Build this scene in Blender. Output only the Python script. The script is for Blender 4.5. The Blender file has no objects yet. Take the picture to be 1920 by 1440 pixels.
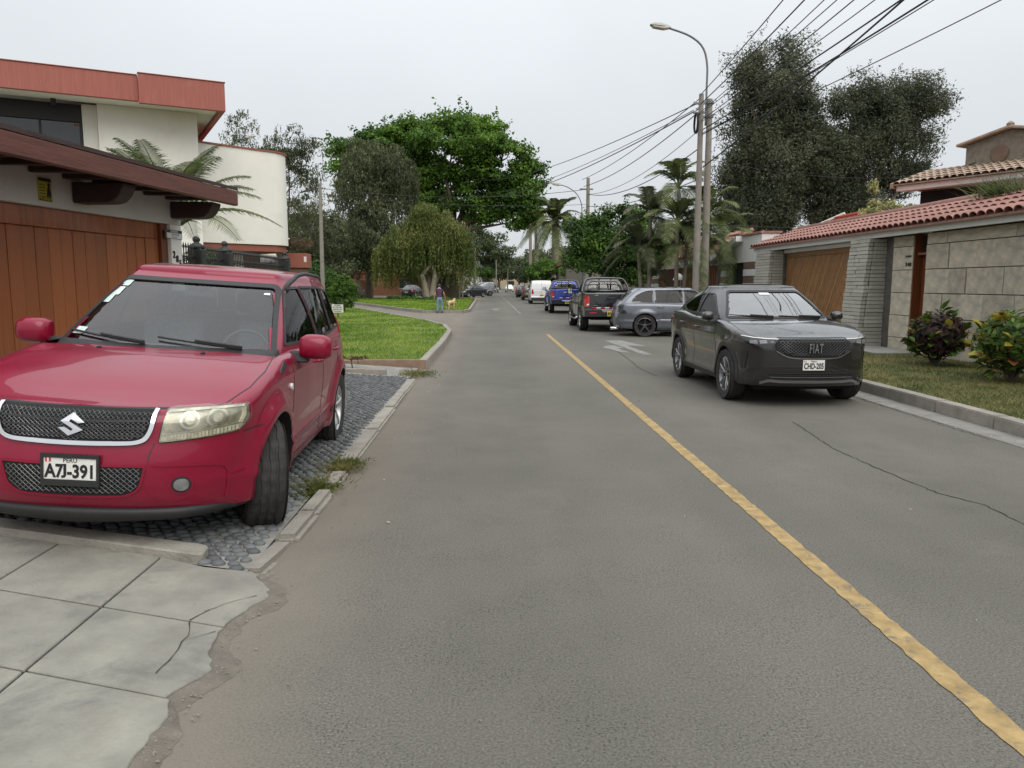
import bpy, bmesh, math, random
import numpy as np
from mathutils import Vector, Matrix
from mathutils.bvhtree import BVHTree

S = bpy.context.scene
COL = S.collection
rad = math.radians
random.seed(7)
RNG = np.random.default_rng(7)

# ------------------------------------------------------------------ camera
cam_d = bpy.data.cameras.new("camera")
cam_d.sensor_width = 36.0
cam_d.lens = 36.0 * 1442.0 / 1920.0
cam_d.clip_start = 0.05
cam_d.clip_end = 3000.0
cam = bpy.data.objects.new("camera", cam_d)
COL.objects.link(cam)
cam.location = (0, 0, 1.55)
cam.rotation_euler = (rad(90 - 7.39), 0, rad(-1.7))
S.camera = cam

# ------------------------------------------------------------------ sky, sun, exposure
SUN_EL, SUN_AZ = 48.0, 158.0        # degrees; azimuth measured clockwise from the road direction (+Y)
W = bpy.data.worlds.new("World")
S.world = W
W.use_nodes = True
nt = W.node_tree
nt.nodes.clear()
out = nt.nodes.new("ShaderNodeOutputWorld")
bg = nt.nodes.new("ShaderNodeBackground")
bg.inputs["Strength"].default_value = 0.10
sky = nt.nodes.new("ShaderNodeTexSky")
sky.sky_type = 'NISHITA'
sky.sun_disc = False
sky.sun_elevation = rad(SUN_EL)
sky.sun_rotation = rad(SUN_AZ)
sky.air_density = 1.0
sky.dust_density = 4.0
# a closed cloud deck in front of the clear sky: brighter overhead than at the horizon, softly mottled
tc = nt.nodes.new("ShaderNodeTexCoord")
sep = nt.nodes.new("ShaderNodeSeparateXYZ")
nt.links.new(tc.outputs["Generated"], sep.inputs[0])
mx = nt.nodes.new("ShaderNodeMath"); mx.operation = 'MAXIMUM'; mx.inputs[1].default_value = 0.0
nt.links.new(sep.outputs["Z"], mx.inputs[0])
pw = nt.nodes.new("ShaderNodeMath"); pw.operation = 'POWER'; pw.inputs[1].default_value = 1.8
nt.links.new(mx.outputs[0], pw.inputs[0])
ma = nt.nodes.new("ShaderNodeMath"); ma.operation = 'MULTIPLY_ADD'
ma.inputs[1].default_value = 11.0; ma.inputs[2].default_value = 6.7
nt.links.new(pw.outputs[0], ma.inputs[0])
mp = nt.nodes.new("ShaderNodeMapping"); mp.inputs["Scale"].default_value = (1.0, 1.0, 1.6)
nt.links.new(tc.outputs["Generated"], mp.inputs[0])
cn = nt.nodes.new("ShaderNodeTexNoise"); cn.inputs["Scale"].default_value = 1.7
cn.inputs["Detail"].default_value = 4.0; cn.inputs["Roughness"].default_value = 0.45
nt.links.new(mp.outputs[0], cn.inputs["Vector"])
cr = nt.nodes.new("ShaderNodeMapRange"); cr.inputs[1].default_value = 0.3; cr.inputs[2].default_value = 0.7
cr.inputs[3].default_value = 0.91; cr.inputs[4].default_value = 1.06
nt.links.new(cn.outputs["Fac"], cr.inputs[0])
mm = nt.nodes.new("ShaderNodeMath"); mm.operation = 'MULTIPLY'
nt.links.new(ma.outputs[0], mm.inputs[0]); nt.links.new(cr.outputs[0], mm.inputs[1])
ctint = nt.nodes.new("ShaderNodeVectorMath"); ctint.operation = 'SCALE'
ctint.inputs[0].default_value = (0.962, 1.0, 1.035)
nt.links.new(mm.outputs[0], ctint.inputs["Scale"])
mixs = nt.nodes.new("ShaderNodeMix"); mixs.data_type = 'RGBA'
mixs.inputs["Factor"].default_value = 0.90
nt.links.new(sky.outputs[0], mixs.inputs["A"]); nt.links.new(ctint.outputs[0], mixs.inputs["B"])
nt.links.new(mixs.outputs["Result"], bg.inputs["Color"])
nt.links.new(bg.outputs[0], out.inputs[0])

sun_d = bpy.data.lights.new("sun", 'SUN')
sun_d.energy = 1.5
sun_d.angle = rad(55)
sun_d.color = (1.0, 0.95, 0.87)
sun = bpy.data.objects.new("sun", sun_d)
COL.objects.link(sun)
_sv = Vector((math.sin(rad(SUN_AZ)) * math.cos(rad(SUN_EL)), math.cos(rad(SUN_AZ)) * math.cos(rad(SUN_EL)), math.sin(rad(SUN_EL))))
sun.rotation_euler = _sv.to_track_quat('Z', 'Y').to_euler()
sun.location = (0, -10, 40)

S.view_settings.view_transform = 'Standard'
S.view_settings.look = 'None'
S.view_settings.gamma = 1.0
S.view_settings.use_curve_mapping = False
S.view_settings.exposure = 0.2
S.render.engine = 'CYCLES'
S.cycles.use_denoising = True
S.cycles.max_bounces = 6
S.cycles.transparent_max_bounces = 12
S.cycles.caustics_reflective = False
S.cycles.caustics_refractive = False

# ------------------------------------------------------------------ materials
MATS = {}

def pm(name, col, rough=0.65, var=0.12, scale=6.0, bump=0.0, bscale=60.0, metal=0.0, coat=0.0, col2=None,
       rnd=0.0, spec=0.5, island=0.0, trans=0.0, detail=5.0, stretch=None, thresh=None, dist=0.02, sheen=0.0, coatr=0.03, rvar=0.0):
    """procedural principled material: two-tone noise colour, per-object or per-island variation, fine bump"""
    m = bpy.data.materials.new(name)
    m.use_nodes = True
    t = m.node_tree
    N, L = t.nodes, t.links
    b = N["Principled BSDF"]
    b.inputs["Roughness"].default_value = rough
    b.inputs["Metallic"].default_value = metal
    b.inputs["Coat Weight"].default_value = coat
    b.inputs["Coat Roughness"].default_value = coatr
    b.inputs["Specular IOR Level"].default_value = spec
    tcn = N.new("ShaderNodeTexCoord")
    vec = tcn.outputs["Object"]
    if stretch:
        mpn = N.new("ShaderNodeMapping"); mpn.inputs["Scale"].default_value = stretch
        L.new(vec, mpn.inputs[0]); vec = mpn.outputs[0]
    nz = N.new("ShaderNodeTexNoise")
    nz.inputs["Scale"].default_value = scale; nz.inputs["Detail"].default_value = detail; nz.inputs["Roughness"].default_value = 0.6
    L.new(vec, nz.inputs["Vector"])
    a = [max(0.0, c * (1 - var)) for c in col]
    c2 = [min(1.0, c * (1 + var)) for c in (col2 or col)]
    mixn = N.new("ShaderNodeMix"); mixn.data_type = 'RGBA'
    mixn.inputs["A"].default_value = (*a, 1); mixn.inputs["B"].default_value = (*c2, 1)
    mr = N.new("ShaderNodeMapRange")
    lo, hi = thresh or (0.3, 0.7)
    mr.inputs[1].default_value = lo; mr.inputs[2].default_value = hi
    L.new(nz.outputs["Fac"], mr.inputs[0]); L.new(mr.outputs[0], mixn.inputs["Factor"])
    c_out = mixn.outputs["Result"]
    for amt, kind in ((rnd, 'o'), (island, 'i')):
        if amt:
            if kind == 'o':
                r = N.new("ShaderNodeObjectInfo").outputs["Random"]
            else:
                r = N.new("ShaderNodeNewGeometry").outputs["Random Per Island"]
            r2 = N.new("ShaderNodeMapRange"); r2.inputs[3].default_value = 1 - amt; r2.inputs[4].default_value = 1 + amt
            L.new(r, r2.inputs[0])
            sc = N.new("ShaderNodeVectorMath"); sc.operation = 'SCALE'
            L.new(c_out, sc.inputs[0]); L.new(r2.outputs[0], sc.inputs["Scale"])
            c_out = sc.outputs[0]
    L.new(c_out, b.inputs["Base Color"])
    if rvar:
        rr = N.new("ShaderNodeMapRange"); rr.inputs[1].default_value = 0.3; rr.inputs[2].default_value = 0.7
        rr.inputs[3].default_value = max(0.02, rough - rvar); rr.inputs[4].default_value = min(1, rough + rvar)
        L.new(nz.outputs["Fac"], rr.inputs[0]); L.new(rr.outputs[0], b.inputs["Roughness"])
    if bump:
        n2 = N.new("ShaderNodeTexNoise"); n2.inputs["Scale"].default_value = bscale; n2.inputs["Detail"].default_value = 4.0
        L.new(vec, n2.inputs["Vector"])
        bp = N.new("ShaderNodeBump"); bp.inputs["Strength"].default_value = bump; bp.inputs["Distance"].default_value = dist
        L.new(n2.outputs["Fac"], bp.inputs["Height"]); L.new(bp.outputs[0], b.inputs["Normal"])
    if trans:
        tr = N.new("ShaderNodeBsdfTranslucent")
        L.new(c_out, tr.inputs["Color"])
        ms = N.new("ShaderNodeMixShader"); ms.inputs[0].default_value = trans
        L.new(b.outputs[0], ms.inputs[1]); L.new(tr.outputs[0], ms.inputs[2])
        L.new(ms.outputs[0], N["Material Output"].inputs["Surface"])
    MATS[name] = m
    return m

def glass_mat(name, tint=(0.5, 0.55, 0.55), refl=1.0, ior=1.5, gain=1.4, base=.03):
    """thin car glass: tinted see-through with a fresnel mirror on top"""
    m = bpy.data.materials.new(name); m.use_nodes = True
    t = m.node_tree; N, L = t.nodes, t.links
    N.remove(N["Principled BSDF"])
    tb = N.new("ShaderNodeBsdfTransparent"); tb.inputs[0].default_value = (*tint, 1)
    gl = N.new("ShaderNodeBsdfGlossy"); gl.inputs["Roughness"].default_value = 0.02
    nz = N.new("ShaderNodeTexNoise"); nz.inputs["Scale"].default_value = 3.0
    mr = N.new("ShaderNodeMapRange"); mr.inputs[3].default_value = 0.85 * refl; mr.inputs[4].default_value = refl
    L.new(nz.outputs["Fac"], mr.inputs[0])
    cb = N.new("ShaderNodeCombineColor")
    for i in range(3):
        L.new(mr.outputs[0], cb.inputs[i])
    L.new(cb.outputs[0], gl.inputs["Color"])
    # Schlick reflectance, the same from both sides of the pane
    ge = N.new("ShaderNodeNewGeometry")
    dt = N.new("ShaderNodeVectorMath"); dt.operation = 'DOT_PRODUCT'
    L.new(ge.outputs["Incoming"], dt.inputs[0]); L.new(ge.outputs["Normal"], dt.inputs[1])
    ab = N.new("ShaderNodeMath"); ab.operation = 'ABSOLUTE'; L.new(dt.outputs["Value"], ab.inputs[0])
    om = N.new("ShaderNodeMath"); om.operation = 'SUBTRACT'; om.inputs[0].default_value = 1.0; L.new(ab.outputs[0], om.inputs[1])
    p5 = N.new("ShaderNodeMath"); p5.operation = 'POWER'; p5.inputs[1].default_value = 5.0; L.new(om.outputs[0], p5.inputs[0])
    fs = N.new("ShaderNodeMath"); fs.operation = 'MULTIPLY_ADD'; fs.inputs[1].default_value = .95; fs.inputs[2].default_value = .05
    L.new(p5.outputs[0], fs.inputs[0])
    fm = N.new("ShaderNodeMath"); fm.operation = 'MULTIPLY_ADD'; fm.inputs[1].default_value = gain; fm.inputs[2].default_value = base
    fm.use_clamp = True
    L.new(fs.outputs[0], fm.inputs[0])
    ms = N.new("ShaderNodeMixShader")
    L.new(fm.outputs[0], ms.inputs[0]); L.new(tb.outputs[0], ms.inputs[1]); L.new(gl.outputs[0], ms.inputs[2])
    L.new(ms.outputs[0], N["Material Output"].inputs["Surface"])
    MATS[name] = m
    return m

# ------------------------------------------------------------------ object helpers
def tag(o, label=None, cat=None, group=None, kind=None):
    if label: o["label"] = label
    if cat: o["category"] = cat
    if group: o["group"] = group
    if kind: o["kind"] = kind
    return o

def empty(name, loc=(0, 0, 0), rot=(0, 0, 0), label=None, cat=None, group=None, parent=None):
    o = bpy.data.objects.new(name, None)
    o.empty_display_size = 0.2
    COL.objects.link(o)
    o.location = loc; o.rotation_euler = rot
    if parent: o.parent = parent
    return tag(o, label, cat, group)

def link(name, me, parent=None, loc=None, rot=None, scale=None):
    o = bpy.data.objects.new(name, me)
    COL.objects.link(o)
    if parent: o.parent = parent
    if loc is not None: o.location = loc
    if rot is not None: o.rotation_euler = rot
    if scale is not None: o.scale = scale
    return o

def np_mesh(name, v, f, mat, smooth=False):
    """v (N,3), f (M,k) numpy arrays with one face size"""
    me = bpy.data.meshes.new(name)
    v = np.asarray(v, dtype=np.float32); f = np.asarray(f, dtype=np.int32)
    k = f.shape[1]
    me.vertices.add(len(v)); me.vertices.foreach_set("co", v.ravel())
    me.loops.add(f.size); me.loops.foreach_set("vertex_index", f.ravel())
    me.polygons.add(len(f)); me.polygons.foreach_set("loop_start", np.arange(0, f.size, k, dtype=np.int32))
    me.polygons.foreach_set("loop_total", np.full(len(f), k, dtype=np.int32))
    if smooth:
        me.polygons.foreach_set("use_smooth", np.ones(len(f), dtype=bool))
    me.materials.append(mat)
    me.update(calc_edges=True)
    return me

class MB:
    """collects shapes into one mesh"""
    def __init__(s): s.v = []; s.f = []; s.m = []; s.mi = 0
    def add(s, vs, fs):
        o = len(s.v); s.v += [tuple(p) for p in vs]
        for q in fs:
            s.f.append(tuple(i + o for i in q)); s.m.append(s.mi)
        return s
    def box(s, x0, x1, y0, y1, z0, z1):
        vs = [(x, y, z) for z in (z0, z1) for y in (y0, y1) for x in (x0, x1)]
        return s.add(vs, [(0, 2, 3, 1), (4, 5, 7, 6), (0, 1, 5, 4), (2, 6, 7, 3), (0, 4, 6, 2), (1, 3, 7, 5)])
    def prism(s, poly, axis, a, b):
        """polygon in the two other axes (cyclic order), extruded along axis from a to b"""
        n = len(poly)
        def P(p, t):
            return {'x': (t, p[0], p[1]), 'y': (p[0], t, p[1]), 'z': (p[0], p[1], t)}[axis]
        vs = [P(p, a) for p in poly] + [P(p, b) for p in poly]
        fs = [tuple(range(n))[::-1], tuple(range(n, 2 * n))] + [(i, (i + 1) % n, n + (i + 1) % n, n + i) for i in range(n)]
        return s.add(vs, fs)
    def tube(s, pts, r, n=8, cap=True):
        pts = [Vector(p) for p in pts]
        m = len(pts)
        rs = r if hasattr(r, '__len__') else [r] * m
        d0 = (pts[1] - pts[0]).normalized()
        u = d0.orthogonal().normalized()
        o = len(s.v)
        for i, p in enumerate(pts):
            d = (pts[min(i + 1, m - 1)] - pts[max(i - 1, 0)]).normalized()
            u = (u - d * u.dot(d))
            u = u.normalized() if u.length > 1e-6 else d.orthogonal().normalized()
            w = d.cross(u)
            for k in range(n):
                a = 2 * math.pi * k / n
                s.v.append(tuple(p + (u * math.cos(a) + w * math.sin(a)) * rs[i]))
        for i in range(m - 1):
            for k in range(n):
                s.f.append((o + i * n + k, o + i * n + (k + 1) % n, o + (i + 1) * n + (k + 1) % n, o + (i + 1) * n + k)); s.m.append(s.mi)
        if cap:
            s.f.append(tuple(o + k for k in range(n))[::-1]); s.m.append(s.mi)
            s.f.append(tuple(o + (m - 1) * n + k for k in range(n))); s.m.append(s.mi)
        return s
    def lathe(s, prof, axis='z', c=(0, 0, 0), n=24):
        """prof: list of (r, h)"""
        o = len(s.v)
        for (r, h) in prof:
            for k in range(n):
                a = 2 * math.pi * k / n
                ca, sa = r * math.cos(a), r * math.sin(a)
                p = {'z': (ca, sa, h), 'x': (h, ca, sa), 'y': (ca, h, sa)}[axis]
                s.v.append((p[0] + c[0], p[1] + c[1], p[2] + c[2]))
        for i in range(len(prof) - 1):
            for k in range(n):
                s.f.append((o + i * n + k, o + i * n + (k + 1) % n, o + (i + 1) * n + (k + 1) % n, o + (i + 1) * n + k)); s.m.append(s.mi)
        return s
    def mesh(s, name, mat, smooth=False, bevel=0.0, bseg=1, recalc=True, weld=False):
        me = bpy.data.meshes.new(name)
        me.from_pydata(s.v, [], s.f)
        mats = mat if isinstance(mat, (list, tuple)) else [mat]
        for q in mats: me.materials.append(q)
        if len(mats) > 1: me.polygons.foreach_set("material_index", s.m)
        if bevel or recalc or weld:
            bm = bmesh.new(); bm.from_mesh(me)
            if weld: bmesh.ops.remove_doubles(bm, verts=bm.verts[:], dist=1e-4)
            if recalc: bmesh.ops.recalc_face_normals(bm, faces=bm.faces[:])
            if bevel: bmesh.ops.bevel(bm, geom=bm.edges[:], offset=bevel, segments=bseg, affect='EDGES', clamp_overlap=True)
            bm.to_mesh(me); bm.free()
        if smooth:
            me.polygons.foreach_set("use_smooth", [True] * len(me.polygons))
        return me
    def obj(s, name, mat, parent=None, **kw):
        return link(name, s.mesh(name, mat, **kw), parent)

def smooth_by_angle(me, deg=35):
    me.polygons.foreach_set("use_smooth", [True] * len(me.polygons))
    bm = bmesh.new(); bm.from_mesh(me)
    lim = rad(deg)
    for e in bm.edges:
        e.smooth = not (len(e.link_faces) == 2 and e.calc_face_angle(0) > lim)
    bm.to_mesh(me); bm.free()

_TXT = {}
def text_obj(name, body, size, mat, parent=None, loc=(0, 0, 0), rot=(0, 0, 0), sx=1.0, depth=0.002, align='CENTER', bold=0.0, space=1.0):
    cu = bpy.data.curves.new(name, 'FONT')
    cu.body = body; cu.size = size; cu.align_x = align; cu.align_y = 'CENTER'; cu.extrude = depth; cu.offset = bold
    cu.resolution_u = 3; cu.space_character = space
    o = bpy.data.objects.new(name, cu); COL.objects.link(o)
    bpy.context.view_layer.update()
    me = bpy.data.meshes.new_from_object(o.evaluated_get(bpy.context.evaluated_depsgraph_get()))
    bpy.data.objects.remove(o); bpy.data.curves.remove(cu)
    me.materials.clear(); me.materials.append(mat)
    return link(name, me, parent, loc, rot, (sx, 1, 1))

def catmull(pts, n):
    """n points, roughly equal steps, on a centripetal-ish spline through pts"""
    p = np.asarray(pts, float)
    q = np.vstack([2 * p[0] - p[1], p, 2 * p[-1] - p[-2]])
    out = []
    for i in range(1, len(q) - 2):
        t = np.linspace(0, 1, 24, endpoint=False)[:, None]
        a, b, c, d = q[i - 1], q[i], q[i + 1], q[i + 2]
        out.append(0.5 * ((2 * b) + (-a + c) * t + (2 * a - 5 * b + 4 * c - d) * t ** 2 + (-a + 3 * b - 3 * c + d) * t ** 3))
    out = np.vstack(out + [p[-1][None]])
    s = np.concatenate([[0], np.cumsum(np.linalg.norm(np.diff(out, axis=0), axis=1))])
    g = np.linspace(0, s[-1], n)
    return np.stack([np.interp(g, s, out[:, k]) for k in range(p.shape[1])], 1)

def ip(tbl, x):
    """smooth monotone-ish interpolation of a [(x, y), ...] table"""
    t = np.asarray(tbl, float)
    x = np.asarray(x, float)
    if len(t) < 3:
        return np.interp(x, t[:, 0], t[:, 1])
    X, Y = t[:, 0], t[:, 1]
    h = np.diff(X); d = np.diff(Y) / h
    m = np.zeros(len(X))
    m[0], m[-1] = d[0], d[-1]
    for i in range(1, len(X) - 1):
        if d[i - 1] * d[i] > 0:
            w1, w2 = 2 * h[i] + h[i - 1], h[i] + 2 * h[i - 1]
            m[i] = (w1 + w2) / (w1 / d[i - 1] + w2 / d[i])
    xc = np.clip(x, X[0], X[-1])
    i = np.clip(np.searchsorted(X, xc) - 1, 0, len(X) - 2)
    u = (xc - X[i]) / h[i]
    return ((1 + 2 * u) * (1 - u) ** 2 * Y[i] + u * (1 - u) ** 2 * h[i] * m[i] + u * u * (3 - 2 * u) * Y[i + 1] + u * u * (u - 1) * h[i] * m[i + 1])

def rpoly(pts, r, seg=5):
    """round the corners of a closed polygon"""
    out = []
    n = len(pts)
    rs = r if hasattr(r, '__len__') else [r] * n
    for i in range(n):
        p0, p, p1 = Vector(pts[i - 1]), Vector(pts[i]), Vector(pts[(i + 1) % n])
        a, b = (p0 - p), (p1 - p)
        k = min(rs[i], a.length * 0.48, b.length * 0.48)
        A, B = p + a.normalized() * k, p + b.normalized() * k
        for j in range(seg + 1):
            t = j / seg
            q = A * (1 - t) ** 2 + p * 2 * t * (1 - t) + B * t * t
            out.append((q.x, q.y))
    return out

# ------------------------------------------------------------------ ground, road, pavements
def asphalt_mat():
    m = pm("asphalt", (0.124, 0.117, 0.097), .88, var=.14, scale=.35, detail=6)
    t = m.node_tree; N, L = t.nodes, t.links
    b = N["Principled BSDF"]
    base = b.inputs["Base Color"].links[0].from_socket
    tcn = N.new("ShaderNodeTexCoord")
    # aggregate: fine light and dark grains
    g1 = N.new("ShaderNodeTexNoise"); g1.inputs["Scale"].default_value = 95; g1.inputs["Detail"].default_value = 3; g1.inputs["Roughness"].default_value = .75
    L.new(tcn.outputs["Object"], g1.inputs["Vector"])
    r1 = N.new("ShaderNodeMapRange"); r1.inputs[1].default_value = .25; r1.inputs[2].default_value = .75; r1.inputs[3].default_value = .40; r1.inputs[4].default_value = 1.60
    L.new(g1.outputs["Fac"], r1.inputs[0])
    s1 = N.new("ShaderNodeVectorMath"); s1.operation = 'SCALE'
    L.new(base, s1.inputs[0]); L.new(r1.outputs[0], s1.inputs["Scale"])
    # dark pits between the stones, clustered in worn areas
    v1 = N.new("ShaderNodeTexVoronoi"); v1.inputs["Scale"].default_value = 70
    L.new(tcn.outputs["Object"], v1.inputs["Vector"])
    r2 = N.new("ShaderNodeMapRange"); r2.inputs[1].default_value = .16; r2.inputs[2].default_value = .30
    L.new(v1.outputs["Distance"], r2.inputs[0])
    w1 = N.new("ShaderNodeTexNoise"); w1.inputs["Scale"].default_value = 2.2; w1.inputs["Detail"].default_value = 5
    L.new(tcn.outputs["Object"], w1.inputs["Vector"])
    r3 = N.new("ShaderNodeMapRange"); r3.inputs[1].default_value = .42; r3.inputs[2].default_value = .68; r3.inputs[3].default_value = .92; r3.inputs[4].default_value = .30
    L.new(w1.outputs["Fac"], r3.inputs[0])
    mxx = N.new("ShaderNodeMath"); mxx.operation = 'MAXIMUM'
    L.new(r2.outputs[0], mxx.inputs[0]); L.new(r3.outputs[0], mxx.inputs[1])
    s2 = N.new("ShaderNodeVectorMath"); s2.operation = 'SCALE'
    L.new(s1.outputs[0], s2.inputs[0]); L.new(mxx.outputs[0], s2.inputs["Scale"])
    # pale single stones
    v2 = N.new("ShaderNodeTexVoronoi"); v2.inputs["Scale"].default_value = 16
    L.new(tcn.outputs["Object"], v2.inputs["Vector"])
    r4 = N.new("ShaderNodeMapRange"); r4.inputs[1].default_value = .030; r4.inputs[2].default_value = .045; r4.inputs[3].default_value = 1.0; r4.inputs[4].default_value = 0.0
    L.new(v2.outputs["Distance"], r4.inputs[0])
    mi = N.new("ShaderNodeMix"); mi.data_type = 'RGBA'; mi.inputs["B"].default_value = (.45, .44, .41, 1)
    sc4 = N.new("ShaderNodeMath"); sc4.operation = 'MULTIPLY'; sc4.inputs[1].default_value = .55
    L.new(r4.outputs[0], sc4.inputs[0])
    L.new(sc4.outputs[0], mi.inputs["Factor"]); L.new(s2.outputs[0], mi.inputs["A"])
    # dust blown against the left edge, in ragged patches
    sp = N.new("ShaderNodeSeparateXYZ"); L.new(tcn.outputs["Object"], sp.inputs[0])
    dn = N.new("ShaderNodeTexNoise"); dn.inputs["Scale"].default_value = 1.6; dn.inputs["Detail"].default_value = 7; dn.inputs["Roughness"].default_value = .65
    L.new(tcn.outputs["Object"], dn.inputs["Vector"])
    ad = N.new("ShaderNodeMath"); ad.operation = 'MULTIPLY_ADD'; ad.inputs[1].default_value = -.9
    L.new(dn.outputs["Fac"], ad.inputs[0]); L.new(sp.outputs["X"], ad.inputs[2])
    r5 = N.new("ShaderNodeMapRange"); r5.inputs[1].default_value = -1.02; r5.inputs[2].default_value = -1.62; r5.inputs[3].default_value = 0.0; r5.inputs[4].default_value = .80
    L.new(ad.outputs[0], r5.inputs[0])
    md = N.new("ShaderNodeMix"); md.data_type = 'RGBA'; md.inputs["B"].default_value = (.180, .154, .124, 1)
    L.new(r5.outputs[0], md.inputs["Factor"]); L.new(mi.outputs["Result"], md.inputs["A"])
    # broad worn tracks and old oil stains
    on = N.new("ShaderNodeTexNoise"); on.inputs["Scale"].default_value = .9; on.inputs["Detail"].default_value = 3
    mpn = N.new("ShaderNodeMapping"); mpn.inputs["Scale"].default_value = (1.0, .18, 1)
    L.new(tcn.outputs["Object"], mpn.inputs[0]); L.new(mpn.outputs[0], on.inputs["Vector"])
    r6 = N.new("ShaderNodeMapRange"); r6.inputs[1].default_value = .3; r6.inputs[2].default_value = .7; r6.inputs[3].default_value = .88; r6.inputs[4].default_value = 1.10
    L.new(on.outputs["Fac"], r6.inputs[0])
    s3 = N.new("ShaderNodeVectorMath"); s3.operation = 'SCALE'
    L.new(md.outputs["Result"], s3.inputs[0]); L.new(r6.outputs[0], s3.inputs["Scale"])
    # oil-darkened strip along the middle of each lane, broken up by noise
    c_in = s3.outputs[0]
    for xc in (.30, 3.55):
        sx_ = N.new("ShaderNodeMath"); sx_.operation = 'SUBTRACT'; sx_.inputs[1].default_value = xc; L.new(sp.outputs["X"], sx_.inputs[0])
        ax_ = N.new("ShaderNodeMath"); ax_.operation = 'ABSOLUTE'; L.new(sx_.outputs[0], ax_.inputs[0])
        rx_ = N.new("ShaderNodeMapRange"); rx_.interpolation_type = 'SMOOTHSTEP'; rx_.inputs[1].default_value = .1; rx_.inputs[2].default_value = .75; rx_.inputs[3].default_value = .22; rx_.inputs[4].default_value = 0.0
        L.new(ax_.outputs[0], rx_.inputs[0])
        mu_ = N.new("ShaderNodeMath"); mu_.operation = 'MULTIPLY'; L.new(rx_.outputs[0], mu_.inputs[0]); L.new(w1.outputs["Fac"], mu_.inputs[1])
        om_ = N.new("ShaderNodeMath"); om_.operation = 'SUBTRACT'; om_.inputs[0].default_value = 1.0; L.new(mu_.outputs[0], om_.inputs[1])
        sv_ = N.new("ShaderNodeVectorMath"); sv_.operation = 'SCALE'; L.new(c_in, sv_.inputs[0]); L.new(om_.outputs[0], sv_.inputs["Scale"])
        c_in = sv_.outputs[0]
    L.new(c_in, b.inputs["Base Color"])
    bp = N.new("ShaderNodeBump"); bp.inputs["Strength"].default_value = .55; bp.inputs["Distance"].default_value = .008
    L.new(g1.outputs["Fac"], bp.inputs["Height"]); L.new(bp.outputs[0], b.inputs["Normal"])
    return m

M_ASPHALT = asphalt_mat()
M_EARTH = pm("dry_earth", (0.17, 0.135, 0.10), .95, var=.25, scale=.8, bump=.4, bscale=30)
M_CONC = pm("weathered_concrete", (0.29, 0.28, 0.255), .9, var=.16, scale=2.6, bump=.35, bscale=70, detail=8, rnd=.06)
M_CONCP = pm("stained_paving", (0.190, 0.184, 0.158), .88, var=.12, scale=3.4, bump=.25, bscale=60, detail=9, rnd=.05, col2=(0.245, 0.236, 0.200))
def stain(m, c_, sc, lo, hi, amt, z=0.0):
    """add ragged stains of one colour to a material"""
    t = m.node_tree; N, L = t.nodes, t.links
    b = N["Principled BSDF"]; src = b.inputs["Base Color"].links[0].from_socket
    tcn = N.new("ShaderNodeTexCoord"); mpn = N.new("ShaderNodeMapping"); mpn.inputs["Location"].default_value = (z, z * 1.7, 0)
    L.new(tcn.outputs["Object"], mpn.inputs[0])
    nz = N.new("ShaderNodeTexNoise"); nz.inputs["Scale"].default_value = sc; nz.inputs["Detail"].default_value = 9; nz.inputs["Roughness"].default_value = .72; nz.inputs["Distortion"].default_value = .6
    L.new(mpn.outputs[0], nz.inputs["Vector"])
    r = N.new("ShaderNodeMapRange"); r.inputs[1].default_value = lo; r.inputs[2].default_value = hi; r.inputs[4].default_value = amt
    L.new(nz.outputs["Fac"], r.inputs[0])
    mi = N.new("ShaderNodeMix"); mi.data_type = 'RGBA'; mi.inputs["B"].default_value = (*c_, 1)
    L.new(r.outputs[0], mi.inputs["Factor"]); L.new(src, mi.inputs["A"]); L.new(mi.outputs["Result"], b.inputs["Base Color"])
stain(M_CONCP, (.075, .078, .080), 1.5, .54, .66, .5, 3.1)
stain(M_CONCP, (.20, .175, .135), 5.0, .55, .75, .55, 7.7)
stain(M_CONCP, (.06, .06, .058), 11.0, .63, .74, .6, 1.3)
stain(M_CONC, (.12, .115, .10), 1.8, .52, .72, .6, 2.0)
stain(M_ASPHALT, (.060, .058, .050), .8, .60, .74, .45, 5.0)
stain(M_ASPHALT, (.040, .039, .036), 3.2, .685, .73, .75, 8.4)
stain(M_ASPHALT, (.175, .162, .135), .45, .56, .78, .5, 9.0)
M_KERB = pm("kerb_concrete", (0.27, 0.25, 0.215), .9, var=.2, scale=5, bump=.45, bscale=50, rnd=.08)
M_BRICKK = pm("reddish_kerb_render", (0.26, 0.175, 0.125), .9, var=.2, scale=6, bump=.4, bscale=60, rnd=.05)
M_MORTAR = pm("pebble_mortar", (0.235, 0.23, 0.21), .95, var=.25, scale=7, bump=.5, bscale=60)
M_PEBBLE = pm("river_pebble", (0.105, 0.110, 0.112), .62, var=.25, scale=14, rnd=.35, island=.35, bump=.15, bscale=80)
M_YELLOW = pm("worn_yellow_paint", (0.300, 0.205, 0.082), .8, var=.25, scale=9, bump=.3, bscale=110, dist=.006, col2=(0.35, 0.245, 0.105))
stain(M_YELLOW, (.115, .110, .096), 14.0, .53, .66, .85, 2.2)
M_WHITEP = pm("worn_white_paint", (0.25, 0.25, 0.235), .8, var=.3, scale=7, bump=.3, bscale=110, dist=.006)
stain(M_WHITEP, (.125, .120, .104), 6.0, .46, .60, .9, 4.0)
M_GUTTER = pm("gutter_cement", (0.21, 0.20, 0.18), .9, var=.22, scale=4, bump=.4, bscale=60)
M_CRACK = pm("crack_filler", (0.022, 0.021, 0.020), .95, var=.3, scale=12)
M_GRASSB = pm("lawn_soil_green", (0.105, 0.165, 0.024), .95, var=.35, scale=1.3, bump=.5, bscale=60, col2=(0.13, 0.15, 0.035))
M_GRASSR = pm("dull_lawn_base", (0.075, 0.100, 0.026), .95, var=.4, scale=1.8, bump=.5, bscale=60, col2=(0.13, 0.115, 0.05))

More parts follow.
